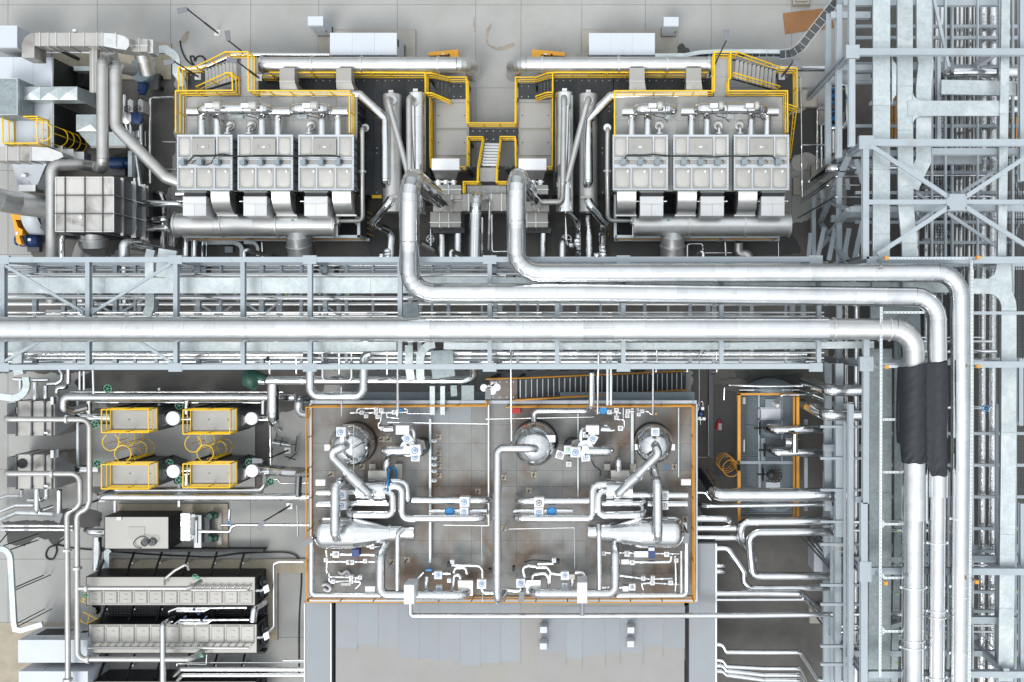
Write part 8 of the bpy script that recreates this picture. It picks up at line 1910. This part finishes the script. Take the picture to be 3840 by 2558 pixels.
for k, (d, pts) in enumerate(((40, [(500,250,1.6),(505,130,1.8),(590,120,1.8),(605,80,2.0),(605,-160,2.2)]),(46, [(310,240,1.8),(310,80,1.8)]),(42, [(402,225,1.6),(403,110,1.6)]),(32, [(420,95,1.6),(500,90,1.6),(545,60,1.6),(548,0,1.6),(510,-60,1.6)]),(34, [(180,240,1.6),(178,60,1.6)]),(36, [(430,60,1.0),(250,60,1.0),(120,50,1.0)]))):
 pipe(['silver pipe with a double bend above the upper cooler', 'silver upright with a black band above the upper cooler', 'short capped silver upright above the upper cooler', 'small curled silver pipe above the upper cooler', 'silver upright beside the hook-shaped tray', 'dark horizontal silver pipe above the upper cooler'][k], 'clad', d, pts, bend=.8, sec=.6, group='silver pipes above the upper cooler')
for k, x in enumerate((703,741)): pipe(('slim white upright pipe under the rack, left of a pair', 'slim white upright pipe under the rack, right of a pair')[k], 'white', 17, [(x, -20,3.4),(x, 145,3.2)], sec=None)
pipe('pipe rack strut beside the two slim white uprights', 'strut', 20, [(820,-30,4.4),(826,180,4.0)], sec=None)
for k, (x, y0, y1) in enumerate(((683,170,900),(1403,130,365),(1578,975,1180),(1012,1125,1230))):
 pblock('channel_strut', ['galvanised strut behind the matte pipes', 'galvanised strut crossing the upper railed tanks', 'galvanised strut under the lower long pipe', 'short galvanised strut above the black tank'][k], 'strut', 'strut', x - 9, y0, x + 9, y1,1.5,1.4, 'galvanised struts among the tanks')
org(2560,1350)
t = thing('grating_platform', 'dark grating platform with orange edge boards beside the tall rack', 'platform', W(750,800,0))
zg = 2.6
gm = MB(); a, b = W(512,312, zg), W(1005,1360, zg)
x = a.x
while x < b.x: gm.box(x - .006, b.y, x + .006, a.y, zg - .03, zg); x += .055
y = a.y
while y > b.y: gm.box(a.x, y - .006, b.x, y + .006, zg - .028, zg + .002); y -= .11
o = gm.build('grating', 'jb', t); o['kind'] = 'stuff'
MB().pbox(500,300,1020,1375, .35, .05).build('floor', 'dark_steel', t)
for q in ((485,296,512,892),(485,980,512,1420),(485,293,1015,311),(1004,325,1030,572),(1004,852,1030,1380),(978,325,990,572),(978,852,990,1380)):
 MB().pbox(*q, zg + .95 if q[0] > 600 else zg + 1.0, zg + .75).build('edge_board', 'orange', t)
for x in (490,505,1008,1024):
 for y in (300,420,560,700,860,1000,1200,1360): inst('post', 'tube', 'orange', W(x, y, zg), W(x, y, zg + .9), .03, t)
for q in ((505,893,985,918),(665,312,680,895),(872,312,882,895),(665,418,880,432),(665,515,880,530),(670,918,690,1130)): MB().pbox(*q, zg + .03, zg - .15).build('frame_beam', 'steel', t)
for q, m in (((690,432,865,515), 'cabinet'),((730,345,815,418), 'jb'),((735,700,900,770), 'grey_dark'),((690,690,730,890), 'jb'),((735,1080,860,1130), 'cabinet'),((710,1250,830,1330), 'jb'),((530,330,555,390), 'plastic'),((538,705,548,810), 'white')): MB().pbox(*q, zg + .05, zg - .3).build('equipment_lid', m, t)
for k, (x, y) in enumerate(((682,603),(722,795),(708,1010))):
 v = thing('valve', ('dark handwheel seen edge on, uppermost on the grating platform', 'dark handwheel seen edge on, middle of the grating platform', 'dark handwheel seen edge on beside the round black flange')[k], 'valve', W(x, y, zg + .1)); wheel(W(x, y, zg + .5), .32, 'rubber', v, (1,0, .12)); MB().cyl(W(x, y, zg + .5), W(x + 60, y, zg + .4), .04, seg=8).lathe(W(x + 60, y, zg + .1),(0,0,1), [(0, .18),(.4, .2),(.5, .12)], 14).build('bonnet', 'dark_steel', v, 40)
v = thing('blind_flange', 'round black bolted flange on the grating platform', 'flange', W(805,1012, zg)); MB().lathe(W(805,1012, zg),(0,0,1), [(0, .3),(.2, .3),(.21, .38),(.28, .38),(.29, .3)], 28).build('disc', 'rubber', v, 40)
mb = MB()
for k in range(12): c = W(805,1012, zg + .28) + Vector((.34 * math.cos(k * math.pi / 6), .34 * math.sin(k * math.pi / 6),0)); mb.cyl(c, c + Vector((0,0, .03)), .03, seg=6)
o = mb.build('bolts', 'rust_stain', v); o['kind'] = 'stuff'
lt = thing('cage_ladder', 'orange caged ladder at the left side of the grating platform', 'ladder', W(470,930,0))
cage(lt, (W(485,935, zg).x - .05, W(485,935, zg).y, zg),(W(485,935, zg).x - .05, W(485,935, zg).y, .2), .42,4, 'orange', (-1,0,0),9)
t = thing('tank', 'dark blue-grey drum tank lying under the grating platform', 'tank', W(760,190, .5)); MB().lathe(W(770,165,1.25),(0,-1,0), [(0, .3),(.12, .8),(.3,1.1),(.5,1.22),(6.6,1.22),(6.8,1.0)], 36).build('shell', 'jb', t, 30)
for y in (300,560,830,1100): c = W(770, y, 1.25); MB().lathe(c, (0,-1,0), [(0,1.24),(.08,1.24)], 36).build('band', 'grey_dark', t, 30)
g_ = 'silver pipes around the grating platform'
def sp(label, d, pts, m='clad', bend=.85, sec=.8, o_=(2560,1350), **k):
 org(*o_); return pipe(label, m, d, pts, bend=bend, sec=sec, group=g_, parts=False, **k)
sp('fat silver pipe with gored elbow leaving the grating platform, upper one', 82, [(760,600,2.8),(770,605,3.3),(830,615,3.5),(1260,615,3.5)], bend=.6)
sp('fat silver pipe with gored elbow leaving the grating platform, lower one', 74, [(775,790,2.8),(790,800,3.3),(840,818,3.5),(1260,818,3.5)], bend=.6)
sp('short bright upright silver pipe joining the two fat pipes', 62, [(990,650,4.2),(988,812,4.0)])
sp('small silver stub with a spindle beside the bright upright', 78, [(905,725,3.8),(975,725,3.8)])
sp('gored silver pipe climbing to the rack above the grating platform, upper one', 98, [(1075,190,2.6),(1280,262,7.1),(1330,268,7.2),(1620,268,7.2)], bend=.8, sec=.5)
sp('gored silver pipe climbing to the rack above the grating platform, lower one', 96, [(1060,392,2.6),(1260,478,7.1),(1320,488,7.2),(1620,488,7.2)], bend=.8, sec=.5)
sp('very fat silver pipe crossing the lower part of the grating platform', 112, [(118,1005,2.6),(150,1002,2.6),(185,1005,2.8),(285,1165,5.4),(330,1188,5.6),(1480,1188,5.6)], bend=.7, sec=.9)
sp('slim silver pipe just under the very fat pipe', 38, [(118,1210,3.4),(155,1285,4.6),(220,1288,4.8),(1480,1270,4.8)], bend=.7)
sp('slim silver pipe with a small elbow at the platform corner', 26, [(110,1170,4.4),(200,1172,4.4),(250,1240,4.4)], bend=.7)
sp('thin silver pipe running along the top of the grating platform', 24, [(365,350,1.4),(370,230,1.6),(400,222,2.4),(700,232,2.6),(1070,230,2.8)], bend=.8)
sp('second thin silver pipe along the top of the grating platform', 18, [(500,265,2.2),(1030,265,2.4),(1110,290,2.8),(1190,290,2.8)], bend=.8)
sp('thin silver pipe with a square drop over the grating platform', 22, [(868,410,3.4),(866,312,3.8),(900,308,3.8),(1150,308,3.8),(1330,378,4.2),(1580,378,4.2)], bend=.7)
sp('thin silver pipe slanting beside the square drop pipe', 26, [(1150,330,3.4),(1350,405,4.4),(1580,410,4.4)], bend=.7)
sp('slim white pipe stub standing in the open frame', 36, [(800,375,3.2),(840,405,3.6)], 'white')
for lab, d, pts in (('silver pipe from the platform corner with a dog leg, first of the stack', 64, [(118,1395,4.6),(395,1398,4.6),(480,1500,3.4),(640,1760,2.0)]),('silver pipe leaving the platform, second of the stack', 58, [(118,1483,4.4),(470,1483,4.4)]),('silver pipe leaving the platform, third of the stack', 56, [(118,1565,4.2),(480,1568,4.2),(560,1680,3.2)]),('silver pipe leaving the platform, lowest of the stack with an S bend', 56, [(118,1660,4.0),(395,1660,4.0),(490,1790,4.0),(540,1870,4.0),(540,1960,4.0),(600,2020,4.0), V((2840,1898),700,720,4.0)])):
 sp(lab, d, pts)
sp('silver pipe bending in from the rack, upper of two', 78, [V((2840,1898),820,130,4.4),(560,1425,4.4),(510,1470,4.4),(515,1560,4.2),(600,1700,3.4)], bend=.9)
sp('silver pipe bending in from the rack, lower of two', 72, [V((2840,1898),820,225,4.4),(660,1520,4.4),(590,1560,4.4),(600,1720,4.2),(620,1900,4.0), V((2840,1898),60,620,4.0), V((2840,1898),700,618,4.0)], bend=.9)
org(2840,1898)
T_ = (2840,1898)
sp('silver pipe from the left that drops diagonally at the rack, with a companion', 50, [V((1800,1898,1.345),1085,440,4.4), V((1800,1898,1.345),1400,440,4.4),(390,775,4.4),(560,920,2.2),(640,1020,2.0),(700,1050,2.4),(900,1055,2.6)], o_=T_)
sp('slimmer companion pipe under the diagonal dropping pipe', 26, [V((1800,1898,1.345),1085,472,4.2),(420,825,4.2),(540,970,2.4),(660,1110,2.2),(900,1115,2.4)], o_=T_)
sp('silver pipe at the bottom with a slanting leg, uppermost', 46, [V((1800,1898,1.345),1195,695,3.0), V((1800,1898,1.345),1225,700,3.0), V((1800,1898,1.345),1240,735,3.0),(60,1290,3.0),(375,1288,3.0),(530,1530,1.6),(800,1545,1.6)], o_=T_)
for k, y in enumerate((1432,1490,1535)):
 sp(['silver pipe at the bottom, first of three packed together', 'silver pipe at the bottom, second of three packed together', 'silver pipe at the bottom, third of three packed together'][k], 40, [V((1800,1898,1.345),1195,775 + 28 * k, 2.6), V((1800,1898,1.345),1225,778 + 28 * k, 2.6), V((1800,1898,1.345),1245,808 + 22 * k, 2.6),(60, y, 2.6),(370, y, 2.6),(470 - 10 * k, 1640,1.2)], o_=T_)
for k, y in enumerate((300,330)): sp(['short silver pipe with an end elbow beside the building, upper', 'short silver pipe with an end elbow beside the building, lower'][k], 26, [(1085, y, 3.6),(1225, y, 3.6),(1238, y + 4,3.2)], o_=(1800,1898,1.345))
for k in range(4):
 sp(['slim slanting pipe of the dark bundle, outermost', 'slim slanting pipe of the dark bundle, second', 'slim slanting pipe of the dark bundle, third', 'slim slanting pipe of the dark bundle, innermost'][k], 18, [(385 + 45 * k, 268,1.2),(690,600 - 24 * k, 4.6),(900,600 - 24 * k, 4.8)], o_=T_, sec=.5)
org(*T_)
pblock('cabinet', 'pale grey cabinet half hidden behind the slanting pipe bundle', 'cabinet', 'cabinet', 500,330,585,580,1.6, .1)
t = thing('instrument_tree', 'white instrument bracket with green hose on the tall rack', 'instrument', W(715,370,6)); MB().pbox(585,325,775,345,6.2,6.1).build('bracket', 'strut', t); MB().pbox(585,325,600,345,6.22,6.09).build('cap', 'orange', t)
for (x0, y0, x1, y1) in ((665,350,800,355),(715,345,718,415),(668,345,668,385),(700,395,850,405)): inst('tube', 'tube', 'plastic', W(x0, y0,6.25), W(x1, y1,6.25), .025, t)
rope('thin green hose hanging down the tall rack', 'valve_green', .022, [(675,95,6.5),(690,160,6.5),(730,230,6.5),(770,290,6.4),(800,330,6.3)], name='hose', cat='hose')
org(2560,1350)
for k, (x, y0, y1, h, w_) in enumerate(((1085,860,1330,3.0,30),(1085,525,575,3.0,30))): MB().bar(W(x, y0, h), W(x, y1, h), Ln(w_, h), .2).build('beam', 'steel', rack2)
for (x0, y0, x1, y1, h, w_) in ((1280,30,1280,1330,5.0,64),(1380,30,1380,1560,6.4,68),(1240,775,1600,775,5.4,60),(1420,840,1480,840,6.6,66),(1520,1230,1590,1230,8.4,50)): MB().bar(W(x0, y0, h), W(x1, y1, h), Ln(w_, h), .25).build('beam', 'steel', rack2)
pipe('white bright upright pipe between the rack columns, upper', 'clad', 24, [(1450,540,5.6),(1450,800,5.6)], sec=.6); pipe('white bright upright pipe between the rack columns, lower', 'clad', 22, [(1450,875,5.6),(1450,1120,5.6)], sec=.6)
pblock('pit_wall', 'low concrete wall beside the long stair and the grating platform', 'wall', 'grey_dark', 232,60,270,870, .5,0)
pblock('kerb', 'slim light kerb pipe around the dark pit beside the platform', 'kerb', 'satin', 226,400,234,850, .35, .25)
t = thing('fire_extinguisher', 'red extinguisher lying in the dark pit beside the platform', 'extinguisher', W(310,600,0)); MB().lathe(W(300,615, .15),(.3,1,0), [(0, .05),(.03, .1),(.45, .1),(.52, .04),(.58, .04)], 12).build('cylinder', 'red', t, 40); MB().pbox(318,560,345,620, .3,0).build('box', 'panel', t)
blot('wet_shade_patch', 'wet_shade', [(275,180),(450,165),(560,175),(600,160),(595,100),(460,90),(470,150)])
blot('wet_shade_patch', 'wet_shade', [(280,230),(350,210),(330,300),(480,420),(470,860),(300,900),(275,600),(320,480)])
t = thing('instrument', 'blue valve with small white pipes outside the platform corner', 'instrument', W(150,470,4)); MB().lathe(W(150,470,4.0),(0,0,1), [(0, .16),(.3, .2),(.5, .16),(.6, .08)], 16).build('actuator', 'blue', t, 40)
for pts in ([(140,370),(145,400),(130,470)], [(165,365),(178,375),(178,430)], [(110,525),(195,525)], [(155,525),(157,570)]): pipe('', 'foil', 12, [(x, y, 4.4) for x, y in pts], sec=None, parent=t, name='line')
for x, y in ((178,430),(190,520),(150,515)): MB().pbox(x - 14, y - 12, x + 12, y + 12,4.7,4.3).build('valve_body', 'white', t)
org(2840,0)
for k, (x0, y0, x1, y1, h) in enumerate(((1220,840,1220,1240,4.2),(2285,1040,2285,1310,4.0),(2250,1050,2250,1310,4.0))):
 rail(['orange rail glimpsed between two trays in the rack', 'orange rail at the right edge in the rack, outer one', 'orange rail at the right edge in the rack, inner one'][k], [(x0, y0, h),(x1, y1, h)], m='orange', group='orange rails inside the tall rack', r_=.05)
org(2840,1898)
t = thing('timber_planks', 'timber planks leaning inside the tall rack near the bottom', 'planks', W(1150,1250,3)); MB().bar(W(1095,1140,4.2), W(1108,1370,4.2), .2, .05).build('plank', 'timber', t); MB().bar(W(1200,1230,4.0), W(1180,1380,4.0), .22, .05).build('plank', 'timber', t)
for k, (x, y) in enumerate(((1240,222),(1240,778),(1238,1392),(2140,218),(2285,215),(2280,757),(2135,757),(2272,1370))):
 o = MB().pbox(x - 6, y - 6, x + 6, y + 6,8.2,8.1).build('rod_end', 'lime'); tag(o, 'tiny lime green rod cap ' + ['above the second cross strut left of the thickest pipe', 'level with the middle clamp left of the thickest pipe', 'near the bottom left of the thickest pipe', 'left of the far right tray, upper', 'right of the far right tray, upper', 'right of the far right tray, middle', 'left of the far right tray, middle', 'right of the far right tray, lower'][k], 'cap', 'lime green rod caps')
org(900,900)
for k, (x, y) in enumerate(((400,330),(955,327),(1978,328),(400,478),(955,480),(1500,978))):
 o = MB().pbox(x - 5, y - 4, x + 7, y + 5,8.2,8.1).build('rod_end', 'lime'); tag(o, 'tiny lime green rod cap ' + ['above the broad tray left of the corner riser', 'above the broad tray, second', 'above the broad tray under the bridging pipe', 'below the broad tray left of the corner riser', 'below the broad tray, second', 'below the rack beside the spangled tray'][k], 'cap', 'lime green rod caps')
org(600,450)
for k, x in enumerate((415,1365,1545)):
 for j in range(3):
  rope(('left', 'middle', 'right')[j] + ' strand of ' + ['the black cables behind the rack beam under the first curved chute', 'the black cables behind the rack beam left of the corner riser', 'the black cables behind the rack beam nearest the corner riser'][k], 'rubber', .05, [(x + j * 14,1255,5.5),(x + 2 + j * 14,1310,6.5),(x - 6 + j * 14,1390,7.4)], group='black cable bundles at the rack')
